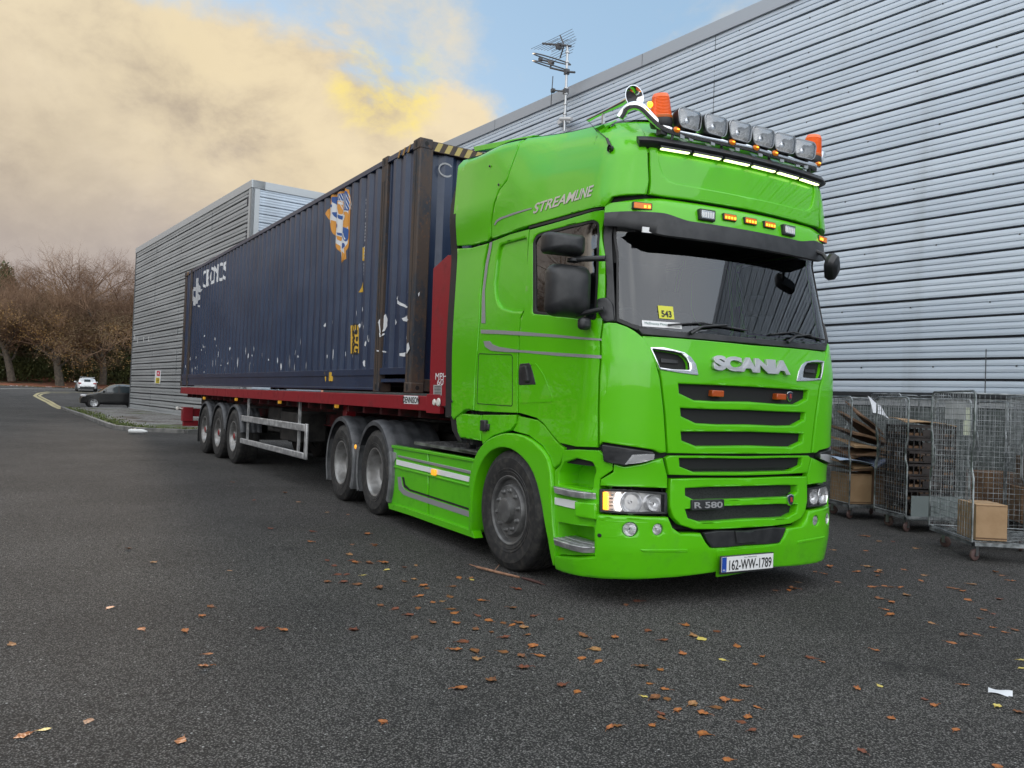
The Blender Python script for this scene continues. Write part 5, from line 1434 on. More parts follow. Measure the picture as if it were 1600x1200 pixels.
b=MB(); obox(b,BA,BU,NV,-.04,.10,-.3,.03,0,HT-.31); wb(b.build('corner_trim',mat('trim_dark',(.08,.085,.09),.5)))
b=MB(); obox(b,BA,BU,NV,0,BLEN,-.1,.05,.04,.16); wb(b.build('base_flashing',CAPL))
b=MB(); obox(b,C2,BU,NV,0,MLEN,-.1,.03,1.74,1.80); wb(b.build('drip_flashing',mat('trim_black',(.02,.022,.025),.5)))
CONC=mat('plinth_shaded',rough=.85,build=vary((.055,.065,.062),(.10,.115,.11),2,5,bs=.2,bscale=12))  # pale concrete coloured dark for the shade behind the cages
b=MB(); obox(b,C2,BU,NV,0,MLEN,-.12,-.06,1.58,1.735); wb(b.build('plinth_band',mat('plinth_unshaded',(.33,.34,.35),.6)))  # same plinth wall above the cages, left in its unshaded tone
b=MB(); obox(b,C2,BU,NV,0,MLEN,-.4,-.10,0,1.76); wb(b.build('plinth',CONC))
b=MB(); vs=[]
for q in (BA+BV*.4,C1+BV*.4,C2+BV*.4,C2+BU*MLEN+BV*.4,C2+BU*MLEN+BV*20,BA+BV*24): vs.append((q.x,q.y,HT-.2))
b.add(vs,[(0,1,2,3,4,5)]); wb(b.build('roof_deck',CAPM))
# joints and fixings
b=MB(); s=3.2; js=[]
for u_,v_,z0_,z1_ in ((1116,120,5.8,HT-.3),(1539,600,1.8,2.5)):
    s=(onp(u_,v_,C2,BV)-C2).dot(BU); obox(b,C2,BU,NV,s,s+.010,-.004,.006,z0_,z1_)
wb(b.build('sheet_joint',mat('joint_dark',(.05,.055,.06),.6),smooth=False))
b=MB()
for s in (5.2,10.4,15.5): obox(b,BA,BU,NV,s,s+.02,-.01,.004,.2,HT-.3)
wb(b.build('sheet_joint',MATS['joint_dark'],smooth=False))
b=MB()
for row in range(0,23):
    z=HT-.30-.05-PITCH*row-.0
    for i in range(30):
        s=12+1.25*i+.4*(row%2)
        if row%3==0 or i%4==0: obox(b,C2,BU,NV,s,s+.022,0,.010,z-.06,z-.038)
tag(wb(b.build('fixing_screw',MATS['joint_dark'],smooth=False)),kind='stuff')
# fascia joints
b=MB()
for s in (6,12,18,24.4,24.9,30): obox(b,C2,BU,NV,s,s+.02,.04,.053,HT-.29,HT-.01)
wb(b.build('parapet_joint',mat('joint_grey',(.16,.17,.19),.5),smooth=False))
# aerial mast fixed to the wall
m0=onp(883,192,C2+NV*.35,BV); mt_=onp(885,66,C2+NV*.35,BV)
AE=empty('aerial_mast',(m0.x,m0.y,m0.z-.6),0,'tall steel television aerial mast fixed to the warehouse above the cab roof','aerial')
def ae(o): o.parent=AE; o.location=-AE.location; return o
def ap(u,v,o=.35): return onp(u,v,C2+NV*o,BV)
b=MB(); b.tube([ap(882,205),ap(887,72)],.032,10); 
for v in (82,97,113,138,147,163,178): 
    t=(205-v)/133; q=ap(882+5*t,v); b.tube([q-Vector((0,0,.02)),q+Vector((0,0,.02))],.055,8)
ae(b.build('mast',STEEL))
b=MB(); b.tube([ap(882,188),ap(876,196,.0)],.04,6); b.tube([ap(893,186),ap(876,186)],.05,6); b.box(ap(881,190,.2),(.3,.2,.12)); ae(b.build('mast_bracket',mat('bracket_white',(.5,.5,.5),.5)))
b=MB(); b.tube([ap(892,72),ap(848,68)],.03,6)
for k in range(6):
    u=848+5.2*k; q=ap(u,68+.5*k); w_=Vector((.35,.6,.35))*.45; b.tube([q-w_,q+w_],.006,4)
b.tube([ap(881,70),ap(875,55)],.02,5); b.tube([ap(881,72),ap(875,91)],.02,5)
for k in range(5):
    for (u0,v0,u1,v1) in ((881,70,875,55),(881,72,875,91)):
        q=ap(u0+(u1-u0)*k/4,v0+(v1-v0)*k/4); b.tube([q-Vector((.18,.26,.16)),q+Vector((.18,.26,.16))],.006,4)
b.box(ap(873.5,72.5),(.13,.13,.13)); ae(b.build('yagi_aerial',mat('aerial_dark',(.06,.06,.065),.5)))
c_=ap(862,99.5); ex=(ap(879.5,103)-c_); L_=ex.length; ex.normalize(); ey=Vector((.0,.0,1)).cross(ex).normalized()
b=MB()
for dz in (-.07,.12): b.tube([c_+ex*L_*math.cos(a)+ey*L_*math.sin(a)+Vector((0,0,dz+.0)) for a in [2*PI*i/28 for i in range(28)]],.018,5,closed=True)
b.tube([ap(844,93),ap(862,97),ap(860,106),ap(885,112),ap(898,113)],.028,6); b.tube([ap(858,96),ap(864,99)],.05,6); b.box(ap(844.5,93),(.09,.09,.09)); b.box(ap(885.5,112.5),(.11,.11,.13)); ae(b.build('loop_aerial',MATS['aerial_dark']))
b=MB(); b.tube([ap(864,119),ap(862.5,140),ap(861,164)],.013,5); b.tube([ap(863,141),ap(886,143)],.022,5); b.box(ap(864,141.5),(.09,.09,.09)); b.box(ap(884,143),(.11,.11,.13)); ae(b.build('dipole_aerial',MATS['aerial_dark']))
# safety sign on the wall
def wp(u,v,o=.05): return onp(u,v,BA+NV*o,BV)
def wquad(b,pix,o):
    vs=[wp(u,v,o) for u,v in pix]+[wp(u,v,o)+BV*.03 for u,v in pix]; n=len(pix)
    b.add(vs,[tuple(range(n)),tuple(range(2*n-1,n-1,-1))]+[(i,(i+1)%n,(i+1)%n+n,i+n) for i in range(n)])
p0=wp(247,600)
SG=empty('safety_sign',(p0.x,p0.y,p0.z),0,'small red and yellow safety sign fixed low on the grey warehouse wall','sign')
def sg_(o): o.parent=SG; o.location=-SG.location; return o
b=MB(); wquad(b,[(242.5,578.5),(250.5,579),(249.5,600),(241.5,599)],.05); sg_(b.build('sign_board',WHITE,smooth=False))
b=MB(); wquad(b,[(245,579.5),(249.8,580),(249.4,587.5),(244.8,587)],.06); sg_(b.build('sign_panel',mat('sign_red',(.55,.02,.06),.5),smooth=False))
b=MB(); wquad(b,[(243.5,590),(249.2,590.5),(248.8,599),(243.0,598.5)],.06); sg_(b.build('sign_panel',mat('sign_yellow',(.70,.55,.02),.5),smooth=False))
b=MB(); wquad(b,[(246.3,582),(248.3,582.2),(248.2,585),(246.2,584.8)],.065); sg_(b.build('sign_symbol',WHITE,smooth=False))
b=MB()
for k in range(3): wquad(b,[(244.5,591.5+2.3*k),(248.3,591.8+2.3*k),(248.3,592.9+2.3*k),(244.5,592.6+2.3*k)],.065)
sg_(b.build('sign_text',INK,smooth=False))
# painted-out marks on the wall
b=MB()
for u,v in ((210,526),(214.5,532),(224,531),(232,530)):
    wquad(b,[(u-1,v-4),(u+1,v-4),(u+1,v-3.2),(u+.3,v-3.2),(u+.3,v+3.4),(u+1,v+3.4),(u+1,v+4.2),(u-1,v+4.2),(u-1,v+3.4),(u-.3,v+3.4),(u-.3,v-3.2),(u-1,v-3.2)],.02)
wb(b.build('wall_marks',mat('chalk_mark',(.45,.45,.44),.8),smooth=False))

# ---------------------------------------------------------------- ground
def hgt(x,y=0):
    h=.90*sst((-x-50)/40)
    h+=1.6*sst((-x-98-.10*y)/9)+6*sst((-x-118)/90)
    return h
def onG(u,v):
    d=ray(u,v); t=1.0
    while t<600:
        q=CP+d*t
        if q.z<hgt(q.x,q.y): 
            lo,hi=t*.99-.1,t
            for _ in range(20):
                m=(lo+hi)/2; q=CP+d*m
                if q.z<hgt(q.x,q.y): hi=m
                else: lo=m
            return CP+d*hi
        t+=max(.05,t*.01)
    return CP+d*600
def asph(g,p):
    v=WP(g); z=g.n('ShaderNodeSeparateXYZ'); g.l(v,z.inputs[0])
    big=g.noise(v,.35,5,.6); mid=g.noise(v,2.6,5,.65)
    vor=g.n('ShaderNodeTexVoronoi',feature='F1'); vor.inputs['Scale'].default_value=125; g.l(v,vor.inputs[0])
    vor2=g.n('ShaderNodeTexVoronoi',feature='F1'); vor2.inputs['Scale'].default_value=42; g.l(v,vor2.inputs[0])
    sep=g.n('ShaderNodeSeparateColor'); g.l(vor.outputs['Color'],sep.inputs[0])
    sep2=g.n('ShaderNodeSeparateColor'); g.l(vor2.outputs['Color'],sep2.inputs[0])
    c=g.mix(g.sstep(big,.3,.7),(.088,.085,.083),(.130,.126,.122))
    c=g.mix(g.math('MULTIPLY',g.sstep(mid,.45,.75),.5),c,(.105,.100,.094))
    stone=g.math('POWER',sep.outputs[0],1.6)
    c=g.mix(1.0,c,g.mix(stone,(.55,.55,.55),(2.3,2.28,2.25)),'MULTIPLY')
    gap=g.sstep(vor.outputs['Distance'],.30,.62)
    c=g.mix(g.math('MULTIPLY',gap,.8),c,(.010,.010,.010))
    wh=g.math('MULTIPLY',g.math('GREATER_THAN',sep2.outputs[1],.965),g.math('LESS_THAN',vor2.outputs['Distance'],.22))
    c=g.mix(g.math('MULTIPLY',wh,.85),c,(.42,.42,.41))
    wn=g.math('ABSOLUTE',g.math('SUBTRACT',g.noise(g.vscale(v,(1,.5,1)),.33,4,.5),.5))
    crack=g.math('MULTIPLY',g.sstep(wn,.0035,.0005),g.sstep(g.noise(v,.5,2),.48,.6))
    c=g.mix(g.math('MULTIPLY',crack,.0),c,(.008,.008,.008))
    stn=g.sstep(g.noise(v,.9,4,.7),.60,.74); c=g.mix(g.math('MULTIPLY',stn,.45),c,(.016,.016,.017))
    g.l(c,p.inputs['Base Color']); g.l(g.math('MULTIPLY_ADD',sep.outputs[1],.12,.86),p.inputs['Roughness'])
    hh=g.math('SUBTRACT',g.math('MULTIPLY_ADD',sep.outputs[2],.5,.5),gap)
    bump(g,p,hh,.9,.006)
ASPH=mat('asphalt',rough=.9,spec=.12,build=asph)
def gsheet(name,x0,x1,y0,y1,nx,ny,mt,dz=0,kind='structure'):
    b=MB(); b.grid(lambda u,v:(lambda x,y:(x,y,hgt(x,y)+dz))(x0+(x1-x0)*u,y0+(y1-y0)*v),nx,ny)
    o=b.build(name,mt,ang=80); 
    if kind: o['kind']=kind
    return o
gsheet('asphalt_yard',-97.5,80,-120,120,120,30,ASPH)
def litter_b(g,p):
    v=WP(g); n=g.noise(v,1.5,6,.7); n2=g.noise(v,.3,3)
    c=g.mix(g.sstep(n,.35,.65),(.30,.09,.04),(.13,.06,.03)); c=g.mix(g.sstep(n2,.5,.65),c,(.035,.045,.015)); g.l(c,p.inputs['Base Color'])
LIT=mat('leaf_litter',rough=.9,build=litter_b)
gsheet('woodland_ground',-1500,-97.4,-900,900,60,40,LIT,dz=-.02)
gsheet('far_ground',80,900,-900,900,8,8,LIT,dz=-.05)
# kerbed gravel island in front of the warehouse
kp=[onZ(u,v,0) for u,v in ((97,639),(112,645),(130,651),(150,659),(165,665),(180,670),(215,674),(290,677))]
kp+=[Vector((-24.0,.6,0)),Vector((-24.2,2.2,0)),Vector((-25.5,3.6,0))]
def gravel_b(g,p):
    v=WP(g); vo=g.n('ShaderNodeTexVoronoi'); vo.inputs['Scale'].default_value=14; g.l(v,vo.inputs[0]); s=g.n('ShaderNodeSeparateColor'); g.l(vo.outputs['Color'],s.inputs[0])
    c=g.mix(s.outputs[0],(.07,.068,.065),(.24,.235,.225)); c=g.mix(g.sstep(g.noise(v,.7,5,.65),.5,.62),c,(.045,.03,.02)); c=g.mix(g.sstep(g.noise(g.vscale(v,(1,1,1)),.45,4,.6),.56,.66),c,(.05,.07,.015))
    g.l(c,p.inputs['Base Color']); bump(g,p,s.outputs[1],.8,.03)
GRAV=mat('gravel',rough=.9,build=gravel_b)
b=MB(); n=len(kp); wl_=[BA+BU*(BLEN*i/6)-BV*.02 for i in range(7)]
poly=[(p.x,p.y) for p in kp]+[(C1.x,C1.y+.3)]+[(q.x,q.y) for q in reversed(wl_)]+[(BA.x-1.5,BA.y-.4)]
b.prism(poly,(-.05,.09),'Z'); o=b.build('gravel_bed',GRAV,smooth=False); o['kind']='structure'
b=MB()
for a,c in zip(kp,kp[1:]):
    d=(c-a).normalized(); nn=Vector((-d.y,d.x,0))
    L=(c-a).length; k=max(1,int(L/.9))
    for i in range(k):
        s=a+d*(L*i/k+.01); e=a+d*(L*(i+1)/k-.01); vs=[]
        for q in (s,e):
            for w_ in (-.07,.07):
                for z in (-.05,.125): r=q+nn*w_; vs.append((r.x,r.y,z+.01*noise.noise(s)))
        b.add(vs,[(0,1,3,2),(4,6,7,5),(0,4,5,1),(2,3,7,6),(0,2,6,4),(1,5,7,3)])
o=b.build('kerb',mat('kerb_stone',rough=.85,build=vary((.10,.10,.095),(.20,.195,.185),3,5)),bevel=.015); o['kind']='structure'
# moss strip and weeds on the island
GRS=mat('grass_blade',rough=.7,build=vary((.05,.075,.012),(.11,.13,.03),5,3))
random.seed(3); b=MB()
for i in range(2600):
    k=random.randrange(len(kp)-1); t=random.random(); q=kp[k].lerp(kp[k+1],t); d=(kp[k+1]-kp[k]).normalized(); nn=Vector((-d.y,d.x,0)); q=q+nn*(.12+abs(random.gauss(0,.35)))
    h=.03+.05*random.random(); a=random.random()*6.28; dx,dy=math.cos(a)*.03,math.sin(a)*.03
    b.add([(q.x-dx,q.y-dy,.085),(q.x+dx,q.y+dy,.085),(q.x+dy*1.5,q.y+dx,.09+h)],[(0,1,2)])
tag(b.build('grass',GRS,smooth=False,recalc=False),kind='stuff',label='short mossy grass growing along the kerb of the gravel bed',cat='grass')
# yellow lines
LINE=mat('line_paint',rough=.7,build=vary((.42,.35,.17),(.26,.23,.13),3,5))
def gline(pts,w_,mt,off=.006):
    b=MB(); P_=[onG(u,v) for u,v in pts]; P2=[]
    for a,c in zip(P_,P_[1:]):
        for i in range(6): P2.append(a.lerp(c,i/6))
    P2.append(P_[-1]); vs=[]
    for i,p in enumerate(P2):
        d=(P2[min(i+1,len(P2)-1)]-P2[max(i-1,0)]); d.z=0; d.normalize(); nn=Vector((-d.y,d.x,0))
        for s_ in (-1,1): q=p+nn*w_*s_; vs.append((q.x,q.y,hgt(q.x,q.y)+off))
    b.add(vs,[(2*i,2*i+1,2*i+3,2*i+2) for i in range(len(P2)-1)]); return b.build('road_marking',mt,smooth=False)
o=gline([(94,639),(75,629),(54,618.5),(60,614.5),(75,612.5),(110,612.8),(155,613.5)],.12,LINE); o['kind']='structure'
o=gline([(99,638),(80,628),(61,618.5),(66,615.5),(78,613.8),(110,614.2)],.10,LINE); o['kind']='structure'
o=gline([(0,607.5),(30,607.3),(60,607.6),(100,608.2),(125,609)],.16,mat('line_white',(.45,.44,.40),.7)); o['kind']='structure'

# ---------------------------------------------------------------- trees
BARK=mat('bark',rough=.9,build=vary((.050,.040,.030),(.095,.075,.055),4,5))
TWIG=mat('twig_bark',rough=.9,build=vary((.155,.09,.055),(.24,.15,.09),.25,3))
ORL=mat('autumn_leaf',rough=.7,build=vary((.10,.065,.026),(.27,.145,.035),.12,3,lo=.52,hi=.70))
def grow(seed,H,spread=1.0,levels=6,lean=0,leafy=.0):
    rnd_=random.Random(seed); tb_=MB(); cw=MB(); lf=MB()
    def branch(p,d,L,r,lv):
        n=4 if lv<2 else 3; pts=[p]; q=p.copy(); dd=d.copy()
        for i in range(n):
            dd=(dd+Vector((rnd_.gauss(0,1),rnd_.gauss(0,1),rnd_.gauss(0,.6)+(.25 if lv>1 else .05)))*(.10 if lv==0 else .20)).normalized()
            q=q+dd*L/n; pts.append(q.copy())
        rs=[r*(1-.45*i/n) for i in range(n+1)]
        (tb_ if lv<2 else cw).tube(pts,rs,6 if lv<2 else (4 if lv<4 else 3),cap=False)
        if lv>=levels:
            if rnd_.random()<leafy and pts[-1].z<H*(.50+.16*rnd_.random()):
                for k in range(2):
                    c=pts[-1]+Vector((rnd_.gauss(0,.25),rnd_.gauss(0,.25),rnd_.gauss(0,.25))); a=Vector((rnd_.gauss(0,1),rnd_.gauss(0,1),rnd_.gauss(0,1))).normalized()*.085; e=a.orthogonal().normalized()*.06
                    lf.add([c-a,c+e,c+a,c-e],[(0,1,2,3)])
            return
        nb=rnd_.randint(3,4) if lv>0 else 9
        for k in range(nb):
            t=(.35+.65*rnd_.random()) if lv>0 else (.38+.62*k/nb)
            i=min(n-1,int(t*n)); pp=pts[i].lerp(pts[i+1],t*n-i)
            ax=Vector((rnd_.gauss(0,1),rnd_.gauss(0,1),rnd_.gauss(0,1))); ax=(ax-dd*ax.dot(dd)).normalized()
            ang=R_(rnd_.uniform(28,62))*spread
            nd=(dd*math.cos(ang)+ax*math.sin(ang)).normalized()
            nd=(nd+Vector((0,0,.22))).normalized()
            branch(pp,nd,L*rnd_.uniform(.55,.78)*(1.0 if lv else .75),r*(.50 if lv else .42)*rnd_.uniform(.8,1.1),lv+1)
        branch(pts[-1],dd,L*.72,rs[-1]*.85,lv+1)
    branch(Vector((0,0,-.3)),Vector((lean,0,1)).normalized(),H*.42,H*.028,0)
    # fit to the wanted height
    mz=max(v[2] for v in cw.v); k=H/mz
    for m in (tb_,cw,lf): m.v=[(x*k,y*k,z*k) for x,y,z in m.v]
    return tb_,cw,lf
def make_tree(name,seed,H,label,group,**k):
    a,c,l=grow(seed,H,**k); r=empty(name,(0,0,0),0,label,'tree',group)
    a.build('trunk',BARK,parent=r,recalc=False,ang=60); c.build('crown',TWIG,parent=r,smooth=False,recalc=False)
    if l.v: l.build('leaves',ORL,parent=r,smooth=False,recalc=False)
    return r
T=[make_tree('bare_tree',s,H,'x','bare trees along the woodland edge',spread=sp,levels=6,leafy=lf) for s,H,sp,lf in ((5,16.6,1.15,.35),(12,16.0,1.25,.45),(23,15.2,1.2,.50),(31,16.2,1.15,.30))]
def thin(t):
    return t
spots=[(94,104,0,1.0,'broad bare tree with thick trunk nearest the road, directly above the white car\'s left'),
 (18,106,1,1.0,'spreading bare tree at the left edge of the woodland'),
 (160,107,1,.98,'bare tree rising behind the white car'),
 (205,110,0,.96,'bare tree half hidden by the far corner of the warehouse'),
 (55,118,3,1.08,'taller bare tree behind and between the two left trees'),
 (128,120,2,1.10,'reddish bare tree in the second row behind the thick trunked tree'),
 (182,122,3,1.05,'slender bare tree in the second row beside the warehouse'),
 (-40,112,2,1.0,'bare tree cut by the left edge of the photo'),
 (235,118,2,1.0,'bare tree peeping over the warehouse corner'),
 (75,126,1,1.0,''),(148,128,3,1.0,''),(30,124,2,1.0,''),(195,128,0,1.0,'')]
labels=["broad bare tree with thick trunk just left of the white car","spreading bare tree at the left edge of the wood","bare tree with orange leaves right behind the white car","bare tree half hidden by the far warehouse corner","tall bare tree behind the gap between the two left trees","reddish bare tree in the second row behind the thick trunk","slender second row bare tree close beside the warehouse","bare tree cut off by the left edge of the photo","bare tree mostly hidden behind the grey warehouse","dense bare tree in the third row right of the thick trunk","bare tree in the third row above the black car","bare tree in the third row beside the evergreen","bare tree in the third row close to the warehouse corner"]
used=set()
def ground_at(u,dist):
    d=ray(u,605); d.z=0; d.normalize(); q=CP+d*dist; return Vector((q.x,q.y,hgt(q.x,q.y)))
for i,(u,dist,k,s,_) in enumerate(spots):
    if i>=len(labels): break
    o=T[k] if k not in used else copy_tree(T[k]); used.add(k)
    q=ground_at(u,dist); o.location=q; o.rotation_euler=(0,0,i*1.7); o.scale=(s*1.25,s*1.25,s*(1.0))
    o['label']=labels[i]; o['group']='bare trees along the woodland edge'
# dark ivy and evergreen undergrowth
def leafmass(name,blobs,n,size,mt,seed=1,kind=None,jit=.5,parent=None):
    r=random.Random(seed); b=MB(); tot=sum(v[3]*v[4]*v[5] for v in blobs); vs=[];fs=[]
    for bx,by,bz,rx,ry,rz in blobs:
        m=int(n*rx*ry*rz/tot)
        for i in range(m):
            d=Vector((r.gauss(0,1),r.gauss(0,1),r.gauss(0,1))).normalized()*(r.random()**.45)
            wob=1+.35*noise.noise(Vector((d.x*2+bx,d.y*2+by,d.z*2)))
            c=Vector((bx+d.x*rx*wob,by+d.y*ry*wob,bz+d.z*rz*wob))
            a=Vector((r.gauss(0,1),r.gauss(0,1),r.gauss(0,1))).normalized()*size*(.6+.8*r.random()); e=a.orthogonal().normalized()*a.length*.6
            o=len(vs); vs+=[c-a,c+e,c+a,c-e]; fs.append((o,o+1,o+2,o+3))
    b.add(vs,fs); o=b.build(name,mt,smooth=False,recalc=False,parent=parent)
    return o
EVG=mat('evergreen_leaf',rough=.65,build=vary((.040,.050,.016),(.10,.11,.035),.6,3))
bl=[]; r_=random.Random(9)
for i in range(44):
    u=-160+420*i/43+r_.uniform(-5,5); q=ground_at(u,109+r_.uniform(0,10)); hh=r_.uniform(1.0,2.2) if 40<u<150 else r_.uniform(1.6,3.6)
    bl.append((q.x,q.y,q.z+hh*.5,2.2,2.8,hh))
tag(leafmass('undergrowth',bl,42000,.16,EVG,4),kind='stuff',label='dark ivy and bramble undergrowth beneath the bare trees',cat='undergrowth')
BRN=mat('dry_bracken',rough=.8,build=vary((.17,.10,.045),(.26,.19,.075),.7,3))
bl=[]
for i in range(30):
    u=-160+430*i/29; q=ground_at(u,125+r_.uniform(0,14)); bl.append((q.x,q.y,q.z+3.5,4.5,6,r_.uniform(5,9)))
tag(leafmass('background_thicket',bl,52000,.20,BRN,8),kind='stuff',label='brown leafless thicket closing the view behind the bare trees',cat='thicket')
# dark conifer at the far left
q=ground_at(-2,128); CN=empty('evergreen_tree',q,0,'dark green evergreen tree at far left behind the bare trees','tree')
b=MB(); b.tube([(0,0,-.2),(0,0,7),(0.1,0,13)],[.35,.25,.06],8); b.build('trunk',BARK,parent=CN)
leafmass('crown',[(0,0,4+1.3*k,3.6-.34*k,3.6-.34*k,1.6) for k in range(8)],16000,.2,mat('conifer_leaf',rough=.6,build=vary((.03,.06,.015),(.06,.11,.03),.9,3)),3,parent=CN)
# ---------------------------------------------------------------- roll cages
CGX=[0]
def wire_panel(b,A,U,W,H,z0,n_u,n_v,r=.0024):
    Z=Vector((0,0,1))
    for i in range(1,n_u): p=A+U*(W*i/n_u); b.tube([p+Z*z0,p+Z*(z0+H)],r,4,cap=False)
    for j in range(1,n_v):
        p=A+Z*(z0+H*j/n_v); b.tube([p,p+U*W],r*(1.5 if j%7==0 else 1),4,cap=False)
def frame_u(b,A,U,W,z0,H,N,kink=True,r=.011):
    Z=Vector((0,0,1)); rr=.05; k=.0
    p=[A+Z*z0]
    if kink: p+=[A+Z*(z0+H*.42),A+Z*(z0+H*.48)-U*0+U*.04,A+Z*(z0+H*.58)+U*.04,A+Z*(z0+H*.65)]
    p+=[A+Z*(z0+H-rr),A+Z*(z0+H-rr*.3)+U*rr*.3,A+Z*(z0+H)+U*rr]
    q=[A+U*W+Z*(z0+H)-U*rr,A+U*W+Z*(z0+H-rr*.3)-U*rr*.3,A+U*W+Z*(z0+H-rr)]
    if kink: q+=[A+U*W+Z*(z0+H*.72),A+U*(W-.04)+Z*(z0+H*.66),A+U*(W-.04)+Z*(z0+H*.40),A+U*W+Z*(z0+H*.34)]
    q+=[A+U*W+Z*z0]
    b.tube(p+q,r,8); b.tube([A+Z*(z0+.02),A+U*W+Z*(z0+.02)],r*.7,6)
def make_cage(W=1.0,D=.82,H=1.5,label='x'):
    # origin at the near base corner; +x runs along the front, +y to the back
    r=empty('roll_cage',(0,0,0),0,label,'roll cage','roll cages parked along the warehouse wall')
    z0=.20; X=Vector((1,0,0)); Y=Vector((0,1,0)); O=Vector((0,0,0))
    b=MB(); 
    for a,c in (((0,0,z0-.035),(W,.03,z0)),((0,D-.03,z0-.035),(W,D,z0)),((0,0,z0-.035),(.03,D,z0)),((W-.03,0,z0-.035),(W,D,z0))): b.bb(a,c)
    b.bb((.05,.10,z0-.05),(W-.05,.16,z0-.012)); b.bb((.05,D-.16,z0-.05),(W-.05,D-.10,z0-.012))
    for i in range(1,16): b.tube([(W*i/16,.02,z0-.008),(W*i/16,D-.02,z0-.008)],.004,4,cap=False)
    for j in range(1,10): b.tube([(.02,D*j/10,z0-.003),(W-.02,D*j/10,z0-.003)],.004,4,cap=False)
    b.build('base_frame',GALV,parent=r,smooth=False)
    for A,U,L in ((O,Y,D),(X*W,Y,D),(Y*D,X,W)):
        b=MB(); frame_u(b,A,U,L,z0,H,None); b.build('panel_frame',GALV,parent=r)
        b=MB(); wire_panel(b,A,U,L,H-.01,z0,max(8,int(L/.055)),26 if U is Y else 26); b.build('wire_mesh',GALV,parent=r,smooth=False)
    for cx,cyy,k in ((.10,.12,.5),(W-.10,.12,-.4),(.10,D-.12,2.2),(W-.10,D-.12,1.3)):
        ca,sa=math.cos(k),math.sin(k); 
        b=MB(); ofs=.03; wx,wy=cx-ofs*ca,cyy-ofs*sa
        m=Matrix.Rotation(k,3,'Z')
        b.lathe([(.018,-.016),(.05,-.016),(.058,-.010),(.060,0),(.058,.010),(.05,.016),(.018,.016)],(0,0,0),'Y',20); b.v=[tuple(m@Vector(v)+Vector((wx,wy,.061))) for v in b.v]
        wob=b.build('castor',mat('castor_wheel',(.10,.06,.055),.6),parent=r)
        b=MB(); 
        for s_ in (-.021,.021): b.box(m@Vector((.012,s_,.045))+Vector((wx,wy,.061)),(.035,.004,.11),rz=k)
        b.box(Vector((cx,cyy,.152)),(.07,.06,.008),rz=k); b.lathe([(0,-.026),(.010,-.026),(.010,.026),(0,.026)],(0,0,0),'Y',8)
        n8=len(b.v)-32; b.v=b.v[:n8]+[tuple(m@Vector(v)+Vector((wx,wy,.061))) for v in b.v[n8:]]
        b.build('castor_fork',STEEL,parent=wob)
    return r
cage0=make_cage(W=1.0,D=1.04); cage1=make_cage(W=.80,D=.72,H=1.45)
firstc={id(cage0):True,id(cage1):True}
def put_cage(src,x,y,ang,label,z=0,tall=1.0):
    if firstc[id(src)]: o=src; firstc[id(src)]=False
    else: o=copy_tree(src)
    o.location=(x,y,z); o.rotation_euler=(0,0,ang); o['label']=label; o.scale=(1,1,tall); return o
def aim(a,c): return math.atan2(c[1]-a[1],c[0]-a[0])
# cage with its near corner at (x,y): local x to the right along the front, local y to the back
angC=R_(55)
CC=put_cage(cage0,-.31,3.37,angC,'nearest roll cage, empty but for one cardboard box and white paper')
angB=aim((-1.79,4.45),(-2.22,5.35))
BBc=put_cage(cage1,-1.79,4.45,R_(66),'middle roll cage with dark plastic crates, right of the cardboard filled cage')
AAc=put_cage(cage1,-2.80,4.70,R_(70),'roll cage stuffed with crushed cardboard right beside the lorry front')
others=[(-.75,5.25,46,cage0,'empty roll cage directly behind the nearest cage',1.0),(-1.6,6.2,60,cage1,'empty roll cage behind the crate filled cage',1.0),(.55,5.35,44,cage0,'taller empty roll cage standing behind at the right edge',1.06),
        (-3.0,6.0,70,cage1,'empty roll cage in the back row behind the cardboard cage',1.05),(-.3,6.5,20,cage0,'roll cage in the back row against the plinth, right of centre',1.02),(1.2,6.4,30,cage1,'roll cage at the far right of the back row',1.0),(-2.0,7.2-.35,8,cage1,'roll cage in the back row closest to the wall',1.0),(.9,4.55,46,cage1,'roll cage cut off by the right edge of the photo',1.0),(-4.1,5.9,75,cage1,'roll cage mostly hidden behind the lorry front',1.0)]
for x,y,a,src,lb,tl in others: put_cage(src,x,y,R_(a),lb,tall=tl)
# cardboard
def card_b(g,p):
    v=WP(g); n=g.noise(v,6,5,.6); g.l(g.mix(g.sstep(n,.3,.7),(.30,.19,.10),(.36,.235,.13)),p.inputs['Base Color'])
CARD=mat('cardboard',rough=.85,build=card_b); CARDD=mat('cardboard_dark',rough=.85,build=vary((.10,.055,.03),(.17,.10,.055),5,4))
def L2W(o,x,y,z): 
    a=o.rotation_euler[2]; return Vector((o.location.x+x*math.cos(a)-y*math.sin(a),o.location.y+x*math.sin(a)+y*math.cos(a),z))
def carton(x,y,z,w_,d_,h_,rz,label,tape=True,mt=CARD,name='cardboard_box',tilt=0,group=None):
    b=MB(); b.box((0,0,h_/2),(w_,d_,h_)); o=b.build(name,mt,bevel=.004); o.location=(x,y,z); o.rotation_euler=(tilt,0,rz); tag(o,label,'box',group)
    if tape:
        t=MB(); t.box((0,0,h_+.001),(w_*1.001,.05,.003)); t.box((-w_/2-.001,0,h_-.06),(.003,.05,.12)); t.build('tape',mat('packing_tape',(.36,.25,.14),.35),parent=o)
        t=MB(); t.box((w_*.0,-d_/2-.002,h_-.012),(w_*.96,.004,.003)); t.box((0,-d_/2-.001,h_*.06),(w_,.003,.012)); t.build('flap_edge',CARDD,parent=o)
    return o
q=L2W(CC,.24,.34,.205); carton(q.x,q.y,.205,.30,.42,.36,angC+.0,'plain brown cardboard box standing in the nearest roll cage')
